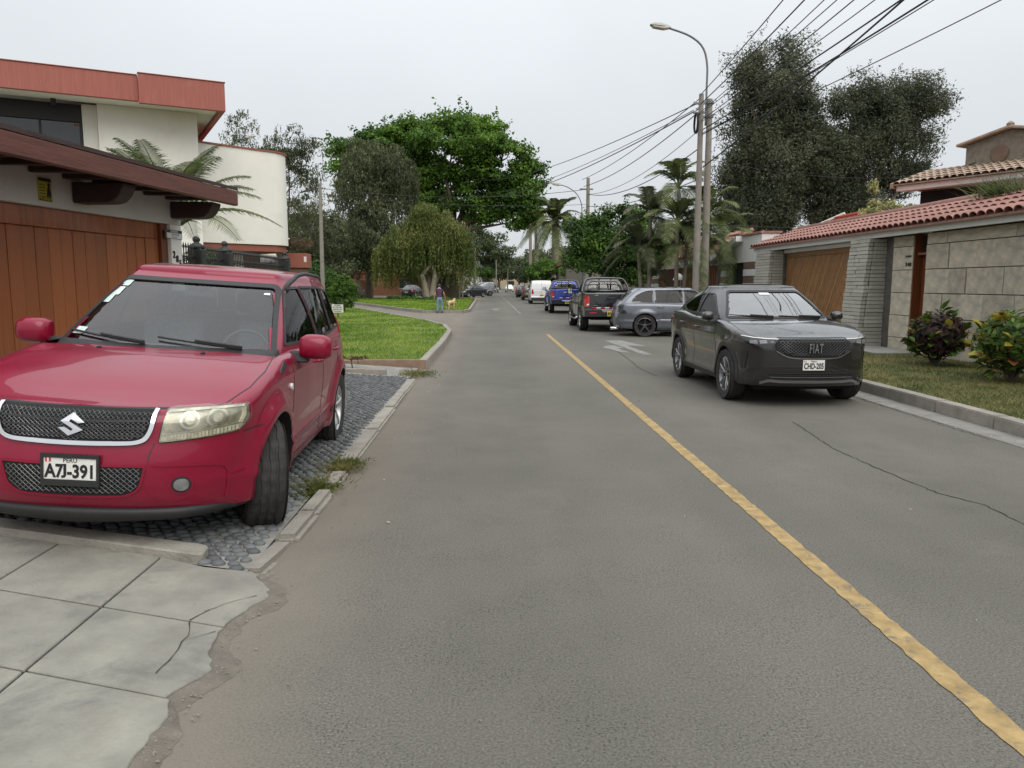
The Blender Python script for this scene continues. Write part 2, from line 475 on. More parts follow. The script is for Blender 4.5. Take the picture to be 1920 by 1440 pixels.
def sheet(name, poly, z, mat, kind="structure", parent=None, zf=None):
    me = bpy.data.meshes.new(name)
    me.from_pydata([(p[0], p[1], (zf(*p) if zf else z)) for p in poly], [], [tuple(range(len(poly)))])
    bm = bmesh.new(); bm.from_mesh(me); bm.faces.ensure_lookup_table()
    if bm.faces[0].normal.z < 0: bmesh.ops.reverse_faces(bm, faces=bm.faces[:])
    bmesh.ops.triangulate(bm, faces=bm.faces[:]); bm.to_mesh(me); bm.free()
    me.materials.append(mat)
    o = link(name, me, parent)
    if kind and not parent: o["kind"] = kind
    return o

sheet("ground", [(-1500, -300), (1500, -300), (1500, 2500), (-1500, 2500)], -.06, M_EARTH)
sheet("road", [(-60, -9), (5.42, -9), (5.42, 330), (-60, 330)], 0.0, M_ASPHALT)

# painted markings: ragged-edged strips
def ragged_strip(name, x0, x1, y0, y1, z, mat, step, jit, parent=None, curve=None):
    n = int((y1 - y0) / step)
    vs, fs = [], []
    for i in range(n + 1):
        y = y0 + (y1 - y0) * i / n
        cx = curve(y) if curve else 0
        vs += [(x0 + cx + random.uniform(-jit, jit), y, z), (x1 + cx + random.uniform(-jit, jit), y, z)]
    fs = [(2 * i, 2 * i + 1, 2 * i + 3, 2 * i + 2) for i in range(n)]
    me = bpy.data.meshes.new(name); me.from_pydata(vs, [], fs); me.materials.append(mat)
    return link(name, me, parent)
mk = empty("road_markings"); mk["kind"] = "structure"
ragged_strip("yellow_line", 1.755, 1.865, -2, 23.9, .004, M_YELLOW, .05, .006, mk)
for (y0, y1) in ((40.5, 45.5), (46.5, 58), (60, 74), (78, 92), (97, 110)):
    ragged_strip("white_dash", 1.60, 1.70, y0, y1, .004, M_WHITEP, .4, .01, mk)
def flat(name, poly, mat, parent, z=.004):
    return sheet(name, poly, z, mat, None, parent)
flat("turn_arrow", [(3.42, 16.9), (3.62, 16.9), (3.50, 19.4), (3.95, 19.2), (3.66, 21.3), (3.18, 21.2), (3.30, 19.5)], M_WHITEP, mk)
flat("turn_arrow", [(2.80, 18.9), (3.05, 17.5), (3.22, 17.4), (3.12, 18.6), (3.28, 18.7), (3.20, 19.5), (2.95, 19.4)], M_WHITEP, mk)
flat("white_mark", [(.15, 47.6), (.62, 47.5), (.66, 49.2), (.20, 49.3)], M_WHITEP, mk)
flat("white_mark", [(.28, 46.4), (.55, 46.4), (.5, 47.2), (.3, 47.2)], M_WHITEP, mk)
flat("white_stop_line", [(-3.4, 40.2), (-1.7, 39.5), (-1.7, 39.8), (-3.4, 40.5)], M_WHITEP, mk)

def crack(pts, w, z, parent, name="crack", jit=.012, zf=None):
    P = []
    for i in range(len(pts) - 1):
        a, b = Vector(pts[i]), Vector(pts[i + 1])
        k = max(2, int((b - a).length / .05))
        for j in range(k): P.append(a.lerp(b, j / k) + Vector((random.uniform(-jit, jit), random.uniform(-jit, jit))))
    P.append(Vector(pts[-1]))
    vs, fs = [], []
    for i, p in enumerate(P):
        d = (P[min(i + 1, len(P) - 1)] - P[max(i - 1, 0)]).normalized()
        q = Vector((-d.y, d.x)) * w * random.uniform(.3, 1) * .5
        for s in (p + q, p - q): vs.append((s.x, s.y, zf(s.x, s.y) if zf else z))
    fs = [(2 * i, 2 * i + 1, 2 * i + 3, 2 * i + 2) for i in range(len(P) - 1)]
    me = bpy.data.meshes.new(name); me.from_pydata(vs, [], fs); me.materials.append(M_CRACK)
    return link(name, me, parent)
ck = empty("road_cracks"); ck["kind"] = "structure"
crack([(3.44, 8.5), (3.27, 7.1), (3.29, 6.25), (3.35, 5.5), (3.50, 5.2), (3.47, 4.7), (3.6, 4.0)], .016, .003, ck)
crack([(2.98, 17.6), (2.88, 15.6), (2.79, 14.2), (2.84, 12.9)], .022, .003, ck)
crack([(5.02, 7.4), (5.03, 9.0), (5.05, 11.0), (5.04, 13)], .012, .003, ck, jit=.02)

# ------------------------------------------------------------------ right side: gutter, kerb, lawn
sheet("gutter", [(5.08, -3), (5.42, -3), (5.42, 19.0), (5.08, 19.0)], .004, M_GUTTER)
def kerb_run(name, pts, w, h, seg, mat, label=None, top=None, z0=-.05, gap=.008, jit=.004, bevel=.012, wave=0.0):
    """row of kerb stones along a polyline, each its own piece; w is measured to the left of the direction of travel"""
    root = empty(name); root["kind"] = "structure"
    P = [Vector(p) for p in pts]
    D = [0]
    for i in range(len(P) - 1): D.append(D[-1] + (P[i + 1] - P[i]).length)
    def at(s):
        for i in range(len(P) - 1):
            if s <= D[i + 1] or i == len(P) - 2:
                return P[i].lerp(P[i + 1], (s - D[i]) / (D[i + 1] - D[i]))
    n = max(1, round(D[-1] / seg))
    for i in range(n):
        s0, s1 = D[-1] * i / n + gap / 2, D[-1] * (i + 1) / n - gap / 2
        a, b = at(s0), at(s1)
        d = (b - a).normalized(); q = Vector((-d.y, d.x))
        j = [random.uniform(-jit, jit) for _ in range(4)]
        hh = h + j[0] + wave * math.sin(i * 1.7)
        mb = MB()
        cs = [a + q * j[1], b + q * j[1], b + q * (w + j[2]), a + q * (w + j[2])]
        mb.add([(p.x, p.y, z0) for p in cs] + [(p.x, p.y, hh + (j[3] if k in (1, 2) else 0)) for k, p in enumerate(cs)],
               [(3, 2, 1, 0), (4, 5, 6, 7), (0, 1, 5, 4), (1, 2, 6, 5), (2, 3, 7, 6), (3, 0, 4, 7)])
        mb.obj("kerb_stone", mat, root, bevel=bevel, bseg=2)
    return root
kerb_run("kerb_right", [(5.60, 19.0), (5.60, 11.0), (5.62, -3)], -.18, .15, 1.1, M_KERB, wave=.004)
def lawn_slab(name, poly, z, mat):
    mb = MB(); mb.prism(poly, 'z', -.055, z)
    o = mb.obj(name, mat); o["kind"] = "structure"; return o
lawn_slab("lawn_right", [(5.605, -3), (9.0, -3), (9.0, 17.2), (5.605, 17.2)], .13, M_GRASSR)
lawn_slab("driveway_right", [(5.62, 17.21), (9.2, 17.21), (9.2, 26.0), (5.44, 26.0), (5.44, 19.05), (5.62, 19.05)], .06, M_CONC)
st = MB(); st.box(7.9, 8.78, 15.4, 18.2, .061, .17); st.obj("doorstep_right", M_CONC, None, bevel=.015)["kind"] = "structure"
lawn_slab("verge_right", [(5.44, 26.01), (9.2, 26.01), (9.2, 150), (5.44, 150)], .10, M_GRASSR)

# ------------------------------------------------------------------ left side: tilted pavement of worn slabs with a broken edge
SL = .068
def zt_(x, y=0): return .03 + SL * (-1.2 - x)
pv = empty("pavement"); pv["kind"] = "structure"
def slab_piece(poly, name, mat, parent, t=.10, lift=0.0, zf=zt_, bev=.004):
    mb = MB()
    n = len(poly)
    mb.add([(x, y, zf(x, y) - t) for x, y in poly] + [(x, y, zf(x, y) + lift) for x, y in poly],
           [tuple(range(n))[::-1], tuple(range(n, 2 * n))] + [(i, (i + 1) % n, n + (i + 1) % n, n + i) for i in range(n)])
    return mb.obj(name, mat, parent, bevel=bev)
def jt(k):          # transverse joints: y at x = -1.8, falling towards the road
    return lambda x: 3.455 + .595 * k - .235 * (x + 1.8)
EDGE = [(-1.27, 3.97), (-1.22, 3.91), (-1.12, 3.77), (-1.10, 3.67), (-1.16, 3.48), (-1.20, 3.33), (-1.20, 3.25), (-1.17, 3.08), (-1.11, 2.92), (-1.15, 2.85), (-1.19, 2.78), (-1.20, 2.71), (-1.14, 2.56), (-1.16, 2.46), (-1.16, 2.32),
        (-1.20, 2.0), (-1.15, 1.7), (-1.18, 1.3), (-1.14, .8), (-1.18, .2), (-1.15, -.5), (-1.17, -2)]
G = .006
def rag(y0, y1):
    """broken edge between two depths, from the far end to the near end, with extra chips"""
    ys = [p[1] for p in EDGE][::-1]; xs = [p[0] for p in EDGE][::-1]
    n = max(3, int((y0 - y1) / .035))
    return [(float(np.interp(y0 + (y1 - y0) * i / n, ys, xs)) + random.uniform(-.012, .012), y0 + (y1 - y0) * i / n) for i in range(n + 1)]
XL = [-1.80, -2.41, -3.02, -3.63, -4.24, -4.85]
for k in range(0, -9, -1):
    top, bot = jt(k), jt(k - 1)
    r = rag(top(-1.2) - G, bot(-1.2) + G)
    sk = -.03 * (k - 1)
    slab_piece([(XL[0] + G - sk * .0, top(XL[0]) - G)] + r + [(XL[0] + G, bot(XL[0]) + G)], "slab", M_CONCP, pv, t=.09, lift=random.uniform(-.003, .003))
    for i in range(5):
        a, b = XL[i], XL[i + 1]
        slab_piece([(b + G, top(b) - G), (a - G, top(a) - G), (a - G, bot(a) + G), (b + G, bot(b) + G)], "slab", M_CONCP, pv, t=.09, lift=random.uniform(-.002, .002))
# first row under the raised strip
t0 = lambda x: 4.02 - .05 * (x + 1.53) if x > -1.6 else 4.06 - .235 * (x + 1.6)
b0 = jt(0)
slab_piece([(XL[0] + G, t0(XL[0])), (-1.53, 4.0), (-1.41, 3.985)] + rag(3.97, b0(-1.2) + G) + [(XL[0] + G, b0(XL[0]) + G)], "slab", M_CONCP, pv, t=.09)
for i in range(5):
    a, b = XL[i], XL[i + 1]
    slab_piece([(b + G, t0(b)), (a - G, t0(a)), (a - G, b0(a) + G), (b + G, b0(b) + G)], "slab", M_CONCP, pv, t=.09, lift=random.uniform(-.002, .002))
sheet("joint_bed", [(-1.24, 3.9), (-5.0, 4.7), (-5.0, -2.2), (-1.26, -2.2)], 0, M_CRACK, None, pv, zf=lambda x, y: zt_(x) - .012)
zc = lambda x, y: zt_(x) + .0035
crack([(-1.31, 3.48), (-1.36, 3.35)], .007, 0, pv, jit=.006, zf=zc)
crack([(-1.36, 3.33), (-1.31, 3.2), (-1.30, 2.98), (-1.31, 2.88)], .007, 0, pv, jit=.008, zf=zc)
crack([(-1.30, 3.17), (-1.21, 3.26)], .005, 0, pv, jit=.006, zf=zc)
crack([(-1.33, 3.46), (-1.20, 3.62), (-1.15, 3.66)], .005, 0, pv, jit=.006, zf=zc)
# raised cement strip between the pavement and the pebbled driveway
yb = lambda x: 4.06 - .20 * (x + 1.57)
bar = [(-5.0, yb(-5.0)), (-1.585, yb(-1.585)), (-1.56, 4.085), (-1.575, 4.20), (-1.62, 4.225), (-5.0, yb(-5.0) + .165)]
slab_piece(bar, "cement_strip", M_KERB, pv, t=.05, lift=.045, bev=.008)
# rubble and dust lip where the slabs have crumbled
db = MB()
for (ex, ey) in EDGE[:18]:
    for k in range(9):
        x, y = ex + abs(random.gauss(0, .07)) - .01, ey + random.uniform(-.1, .1)
        s = random.uniform(.003, .009)
        z = .004 + max(0, .012 - .1 * abs(x - ex))
        db.add([(x - s, y, z), (x + s * .4, y + s, z), (x + s, y - s * .6, z), (x, y, z + s * .9)], [(0, 2, 1), (0, 1, 3), (1, 2, 3), (2, 0, 3)])
tag(db.obj("crumbled_cement", M_KERB), "crumbs of cement along the broken pavement edge", "rubble", kind="stuff")
dl = MB()
vs = []
NY = 170
ys_ = [p[1] for p in EDGE][::-1]; xs_ = [p[0] for p in EDGE][::-1]
for i in range(NY):
    y = 3.97 - (3.97 + 2) * i / (NY - 1); x = float(np.interp(y, ys_, xs_))
    wv = .055 + .03 * math.sin(y * 9) + .02 * math.sin(y * 23 + 1) + random.uniform(-.012, .012)
    vs += [(x - .05, y, .024), (x + .02, y, .016), (x + .03 + max(.01, wv), y, .0012)]
dl.add(vs, [(3 * i + k, 3 * i + k + 1, 3 * i + k + 4, 3 * i + k + 3) for i in range(NY - 1) for k in range(2)])
M_DUST = pm("sandy_dust", (0.150, 0.132, 0.110), .95, var=.25, scale=9, bump=.6, bscale=90)
dl.obj("dust_lip", M_DUST)["kind"] = "structure"

# pebbled driveway under the red SUV, tilted like the pavement
sheet("driveway_left", [(-1.30, 4.0), (-1.57, 4.05), (-6.2, 5.1), (-6.2, 14.05), (-1.30, 14.05)], 0, M_MORTAR, zf=lambda x, y: zt_(x) - .012)
DRV = bpy.data.objects["driveway_left"]
def dome(n=9):
    vs, fs = [], []
    for j, (r, z) in enumerate(((1.0, 0.0), (.93, .30), (.70, .52), (.35, .62))):
        for k in range(n):
            a = 2 * math.pi * (k + .5 * (j % 2)) / n
            vs.append((r * math.cos(a), r * math.sin(a), z))
    vs.append((0, 0, .64))
    for j in range(3):
        for k in range(n): fs.append((j * n + k, j * n + (k + 1) % n, (j + 1) * n + (k + 1) % n, (j + 1) * n + k))
    for k in range(n): fs.append((3 * n + k, 3 * n + (k + 1) % n, 4 * n))
    return np.array(vs), fs
DV, DF = dome()
dm = bpy.data.meshes.new("pebble"); dm.from_pydata([tuple(p) for p in DV], [], DF); dm.materials.append(M_PEBBLE)
dm.polygons.foreach_set("use_smooth", [True] * len(dm.polygons))
spots = []
y, row = 4.02, 0
while y < 12.55:
    x = -1.36 - (.04 if row % 2 else 0)
    sp_ = .082 + .012 * min(1, (y - 4) / 4)
    while x > (-3.2 if y < 7.5 else -2.6):
        if y > 4.09 - .20 * (x + 1.57) + (.15 if x < -1.56 else -.03) or (x > -1.58 and y > 4.03):
            spots.append((x + random.uniform(-.010, .010), y + random.uniform(-.010, .010)))
        x -= sp_
    y += sp_ * .80; row += 1
spots.sort(key=lambda p: math.hypot(p[0], p[1]) + (3.0 if p[0] < -2.35 else 0))
rest = MB()
for i, (x, y) in enumerate(spots):
    r = random.uniform(.034, .043)
    sx, sy, a = r * random.uniform(.95, 1.15), r * random.uniform(.72, .9), random.uniform(-.5, .5)
    if i < 300:
        link("pebble", dm, DRV, (x, y, zt_(x) - .014), (0, rad(3.9), a), (sx, sy, r * .95))
    else:
        ca, sa = math.cos(a), math.sin(a)
        rest.add([(x + (p[0] * sx) * ca - (p[1] * sy) * sa, y + (p[0] * sx) * sa + (p[1] * sy) * ca, zt_(x + p[0] * sx) - .014 + p[2] * r * .95) for p in DV], DF)
o = rest.obj("pebbles", M_PEBBLE, DRV, smooth=True, recalc=False); o["kind"] = "stuff"
kerb_run("kerb_driveway", [(-1.37, 3.995), (-1.32, 4.5), (-1.28, 5.55)], -.16, .040, .55, M_KERB, z0=-.05, jit=.016, bevel=.03)
kerb_run("kerb_driveway_far", [(-1.30, 5.75), (-1.29, 6.15)], -.14, .045, .5, M_KERB, jit=.008, bevel=.02)
kerb_run("kerb_driveway_end", [(-1.31, 6.55), (-1.32, 12.35)], -.15, .048, 1.35, M_KERB, jit=.008, bevel=.02)
kerb_run("kerb_planting", [(-3.6, 12.95), (-1.72, 12.72)], .13, .15, 1.0, M_KERB, bevel=.015)

# lawns of the corner and of the island at the fork
LAWN1 = [(-1.31, 14.25), (-1.25, 19), (-1.28, 23.6), (-1.62, 26.8), (-2.5, 30.2), (-3.75, 34.0), (-8.1, 46.6), (-13.0, 60.0), (-19.0, 60.0), (-12.0, 30.0), (-7.4, 14.25)]
LAWN2 = [(-3.6, 42.3), (-1.35, 42.3), (-1.45, 78), (-3, 80.0), (-16.5, 82.0), (-10.7, 61.8)]
lawn_slab("lawn_corner", LAWN1, .15, M_GRASSB)
lawn_slab("lawn_island", LAWN2, .14, M_GRASSB)
kerb_run("kerb_lawn_front", [(-7.4, 14.10), (-1.16, 14.10)], .15, .17, 1.3, M_BRICKK, wave=.003)
kerb_run("kerb_lawn_road", [(-1.15, 14.12), (-1.10, 19), (-1.13, 23.5), (-1.5, 26.9), (-2.36, 30.3), (-3.6, 34.1), (-7.95, 46.7), (-12.9, 60)], .15, .17, 1.6, M_KERB, wave=.003)
kerb_run("kerb_island", [(-1.3, 78), (-1.2, 42.15), (-3.65, 42.15), (-10.85, 61.8), (-16.6, 82)], .15, .17, 2.0, M_KERB, wave=.004)

def poly_pts(poly, n, cam_w=True):
    P = np.array(poly); lo, hi = P.min(0), P.max(0)
    out = np.zeros((0, 2))
    while len(out) < n:
        q = RNG.uniform(lo, hi, (n * 4, 2))
        if cam_w:
            d = np.hypot(q[:, 0], q[:, 1]); dn = max(np.min(np.hypot(P[:, 0], P[:, 1])), 4.0)
            q = q[RNG.random(len(q)) < np.clip((dn / d) ** 1.7, 0, 1)]
        ins = np.zeros(len(q), bool)
        j = len(P) - 1
        for i in range(len(P)):
            xi, yi = P[i]; xj, yj = P[j]
            cond = ((yi > q[:, 1]) != (yj > q[:, 1])) & (q[:, 0] < (xj - xi) * (q[:, 1] - yi) / (yj - yi + 1e-12) + xi)
            ins ^= cond; j = i
        out = np.vstack([out, q[ins]])
    return out[:n]

def blades(name, p, z, h, w, mat, lean=.5):
    n = len(p)
    d = np.hypot(p[:, 0], p[:, 1])
    k = np.clip(d / 14.0, 1, 2.6)
    a = RNG.uniform(0, 2 * np.pi, n)
    hh = h * RNG.uniform(.5, 1.3, n); ww = w * k * RNG.uniform(.6, 1.3, n)
    ux, uy = np.cos(a), np.sin(a)
    base = np.stack([p[:, 0], p[:, 1], np.broadcast_to(z, n)], 1)
    u = np.stack([ux, uy, np.zeros(n)], 1)
    l = RNG.normal(0, lean, (n, 2)) * hh[:, None]
    tip = base + np.stack([l[:, 0], l[:, 1], hh], 1)
    v = np.stack([base - u * ww[:, None], base + u * ww[:, None], tip], 1).reshape(-1, 3)
    f = np.arange(n * 3).reshape(-1, 3)
    return np_mesh(name, v, f, mat)
def grass_mat(name, c1, c2, patch):
    m = pm(name, c1, .75, var=.25, scale=patch, col2=c2, island=.35, trans=.25, detail=3, spec=.25, thresh=(.4, .62))
    return m
M_BLADE1 = grass_mat("lush_grass", (0.120, 0.265, 0.016), (0.215, 0.285, 0.045), .55)
M_BLADE2 = grass_mat("dry_grass", (0.085, 0.125, 0.022), (0.150, 0.135, 0.048), .9)
tag(link("grass", blades("grass", poly_pts(LAWN1, 60000), .15, .055, .006, M_BLADE1)), "bright green mown grass on the corner lawn", "grass", kind="stuff")
tag(link("grass", blades("grass", poly_pts(LAWN2, 22000), .14, .08, .010, M_BLADE1)), "green grass on the island lawn at the fork", "grass", kind="stuff")
tag(link("grass", blades("grass", poly_pts([(5.62, 5), (8.75, 5), (8.75, 17.1), (5.62, 17.1)], 60000), .13, .040, .0035, M_BLADE2, .7)), "dull dry grass between the right kerb and the stone wall", "grass", kind="stuff")
for (x, y, r, n, lab) in ((-1.33, 5.68, .13, 900, "small weed clump in the gap of the driveway kerb nearest the red SUV"), (-1.25, 6.38, .12, 800, "small weed clump growing over the driveway kerb by the rear wheel"), (-1.28, 13.1, .26, 900, "sprawling weeds at the corner of the lawn kerb")):
    q = RNG.normal(0, 1, (n, 2)) * np.array([r * .7, r * 1.1]) + np.array([x, y])
    tag(link("weed_clump", blades("weed_clump", q, .03, .035, .008, M_BLADE2, 1.2)), lab, "weeds", kind="stuff")

# leaves, paper specks and grit lying on the road
lt = MB()
for i in range(150):
    y = random.uniform(2.4, 16); x = random.choice((random.uniform(-1.0, 5.0), random.gauss(5.15, .12), random.gauss(-.85, .15)))
    if 1.7 < x < 1.95: continue
    s_ = random.uniform(.004, .012) * (1.6 if i % 7 == 0 else 1)
    a = random.uniform(0, 6.28); ca, sa = math.cos(a) * s_, math.sin(a) * s_
    lt.add([(x - ca, y - sa, .006), (x - sa * .4, y + ca * .4, .009 + s_ * .3), (x + ca, y + sa, .007), (x + sa * .4, y - ca * .4, .008)], [(0, 1, 2, 3)])
M_LITTER = pm("dry_litter", (0.20, 0.16, 0.10), .9, var=.3, scale=3, island=.6, col2=(0.45, 0.43, 0.38))
tag(lt.obj("road_litter", M_LITTER, recalc=False), "scattered dry leaf bits and grit on the asphalt", "litter", kind="stuff")

# ------------------------------------------------------------------ car builder
def boolean(me, cutter_me, op='DIFFERENCE'):
    a = bpy.data.objects.new("tmp_a", me); b = bpy.data.objects.new("tmp_b", cutter_me)
    COL.objects.link(a); COL.objects.link(b)
    md = a.modifiers.new("b", 'BOOLEAN'); md.object = b; md.operation = op; md.solver = 'EXACT'
    md.material_mode = 'INDEX'
    bpy.context.view_layer.update()
    r = bpy.data.meshes.new_from_object(a.evaluated_get(bpy.context.evaluated_depsgraph_get()))
    bpy.data.objects.remove(a); bpy.data.objects.remove(b)
    return r

def half_loft(bm, grid, flip=False):
    """grid (n, m, 3) -> quads, for the right half; mirrored to the left"""
    n, m, _ = grid.shape
    for sx in (1, -1):
        vs = [[bm.verts.new((float(grid[i, j, 0]) * sx, float(grid[i, j, 1]), float(grid[i, j, 2]))) for j in range(m)] for i in range(n)]
        for i in range(n - 1):
            for j in range(m - 1):
                q = [vs[i][j], vs[i + 1][j], vs[i + 1][j + 1], vs[i][j + 1]]
                if sx < 0: q.reverse()
                if flip: q.reverse()
                bm.faces.new(q)

def in_poly(poly, x, y):
    c = False
    n = len(poly)
    j = n - 1
    for i in range(n):
        xi, yi = poly[i]; xj, yj = poly[j]
        if (yi > y) != (yj > y) and x < (xj - xi) * (y - yi) / (yj - yi) + xi:
            c = not c
        j = i
    return c

def lower_shell(sp):
    n, m, K = sp.get('np', 76), sp.get('nv', 22), 14
    half = catmull(sp['plan'], n)
    half[0, 0] = half[-1, 0] = 0
    T = np.gradient(half, axis=0); T /= np.linalg.norm(T, axis=1)[:, None]
    N = np.stack([T[:, 1], -T[:, 0]], 1)
    N[0] = (0, -1); N[-1] = (0, 1)
    y0 = half[:, 1]
    zb, zt = ip(sp['zb'], y0), ip(sp['zt'], y0)
    wf, wr = np.clip(-N[:, 1], 0, 1) ** 2, np.clip(N[:, 1], 0, 1) ** 2
    ws = 1 - wf - wr
    u = np.linspace(0, 1, m)
    v = 1 - (1 - u) ** 1.35
    rt = sp.get('rt', 0.05)
    g = np.zeros((n, m, 3))
    for j in range(m):
        z = zb + (zt - zb) * v[j]
        ins = wf * ip(sp['pf'], z) + ws * ip(sp['ps'], z) + wr * ip(sp['pr'], z)
        s = np.clip((z - (zt - rt)) / rt, 0, 1)
        ins = ins + rt * (1 - np.sqrt(np.maximum(0, 1 - s * s)))
        for (wy, R, amt) in sp.get('flare', []):
            d = np.hypot(y0 - wy, z - sp['wz'])
            b = np.clip(1 - np.abs(d - R) / 0.13, 0, 1)
            ins = ins - ws * amt * b * b * (3 - 2 * b)
        g[:, j, 0] = np.maximum(0, half[:, 0] - N[:, 0] * ins)
        g[:, j, 1] = half[:, 1] - N[:, 1] * ins
        g[:, j, 2] = z
    g[0, :, 0] = g[-1, :, 0] = 0
    bm = bmesh.new()
    half_loft(bm, g)
    top = g[:, -1]
    cap = np.zeros((n, K + 1, 3))
    cw = ip(sp['crown'], top[:, 1]); p = sp.get('crown_p', 2.4)
    for k in range(K + 1):
        f = 1 - k / K
        cap[:, k, 0] = top[:, 0] * f
        cap[:, k, 1] = top[:, 1]
        cap[:, k, 2] = top[:, 2] + cw * (1 - f ** p)
    half_loft(bm, cap)
    bot = np.zeros((n, 2, 3)); bot[:, 0] = g[:, 0]; bot[:, 1] = g[:, 0]; bot[:, 1, 0] = 0
    half_loft(bm, bot, True)
    bmesh.ops.remove_doubles(bm, verts=bm.verts[:], dist=2e-4)
    bmesh.ops.dissolve_degenerate(bm, edges=bm.edges[:], dist=1e-4)
    bmesh.ops.recalc_face_normals(bm, faces=bm.faces[:])
    me = bpy.data.meshes.new("body"); bm.to_mesh(me); bm.free()
    return me

def green_house(sp):
    G = np.asarray(sp['green'], float)      # rows: z yf yr wf wm wr bf br
    n, K = sp.get('ngp', 84), 12
    zl = np.linspace(G[0, 0], G[-1, 0], sp.get('ngz', 18))
    re, crown = sp.get('re', 0.05), sp.get('rcrown', 0.035)
    rings = []
    def ring(z, ins, zz):
        _, yf, yr, wf, wm, wr, bf, br = [float(ip(G[:, [0, k]], z)) for k in range(8)]
        yf += ins; yr -= ins; wf -= ins; wm -= ins; wr -= ins
        ym = (yf + bf + yr - br) / 2
        ca = sp.get('gcorner', 0.10)
        e1 = min(.35, .3 * max(.05, (yr - br - ca) - (yf + bf + ca)))
        pts = [(0, yf), (.45 * wf, yf + .2 * bf), (.82 * wf, yf + .68 * bf), (.955 * wf, yf + bf), (wf, yf + bf + ca),
               (wf + (wm - wf) * .6, yf + bf + ca + e1), (wm, ym), (wr + (wm - wr) * .4, yr - br - ca - e1 * .86), (wr, yr - br - ca), (.955 * wr, yr - br),
               (.8 * wr, yr - .62 * br), (.42 * wr, yr - .16 * br), (0, yr)]
        h = catmull(pts, n); h[0, 0] = h[-1, 0] = 0
        return np.concatenate([h, np.full((n, 1), zz)], 1)
    for z in zl: rings.append(ring(z, 0, z))
    for a in (25, 50, 75, 90):
        rings.append(ring(G[-1, 0], re * (1 - math.cos(rad(a))), G[-1, 0] + re * .8 * math.sin(rad(a))))
    g = np.stack(rings, 1)
    bm = bmesh.new()
    half_loft(bm, g)
    top = g[:, -1]
    y0, y1 = top[0, 1], top[-1, 1]
    cap = np.zeros((n, K + 1, 3))
    e = np.clip((top[:, 1] - y0) / (y1 - y0), 0, 1)
    cw = crown * np.clip(np.minimum(e * 5, (1 - e) * 5), 0, 1) ** .6
    for k in range(K + 1):
        f = 1 - k / K
        cap[:, k, 0] = top[:, 0] * f; cap[:, k, 1] = top[:, 1]; cap[:, k, 2] = top[:, 2] + cw * (1 - f ** 2.2)
    half_loft(bm, cap)
    bmesh.ops.remove_doubles(bm, verts=bm.verts[:], dist=2e-4)
    bmesh.ops.dissolve_degenerate(bm, edges=bm.edges[:], dist=1e-4)
    bmesh.ops.recalc_face_normals(bm, faces=bm.faces[:])
    return bm

DIRS = {'f': Vector((0, 1, 0)), 'r': Vector((0, -1, 0)), 's': Vector((-1, 0, 0)), 'S': Vector((1, 0, 0)), 't': Vector((0, 0, -1))}

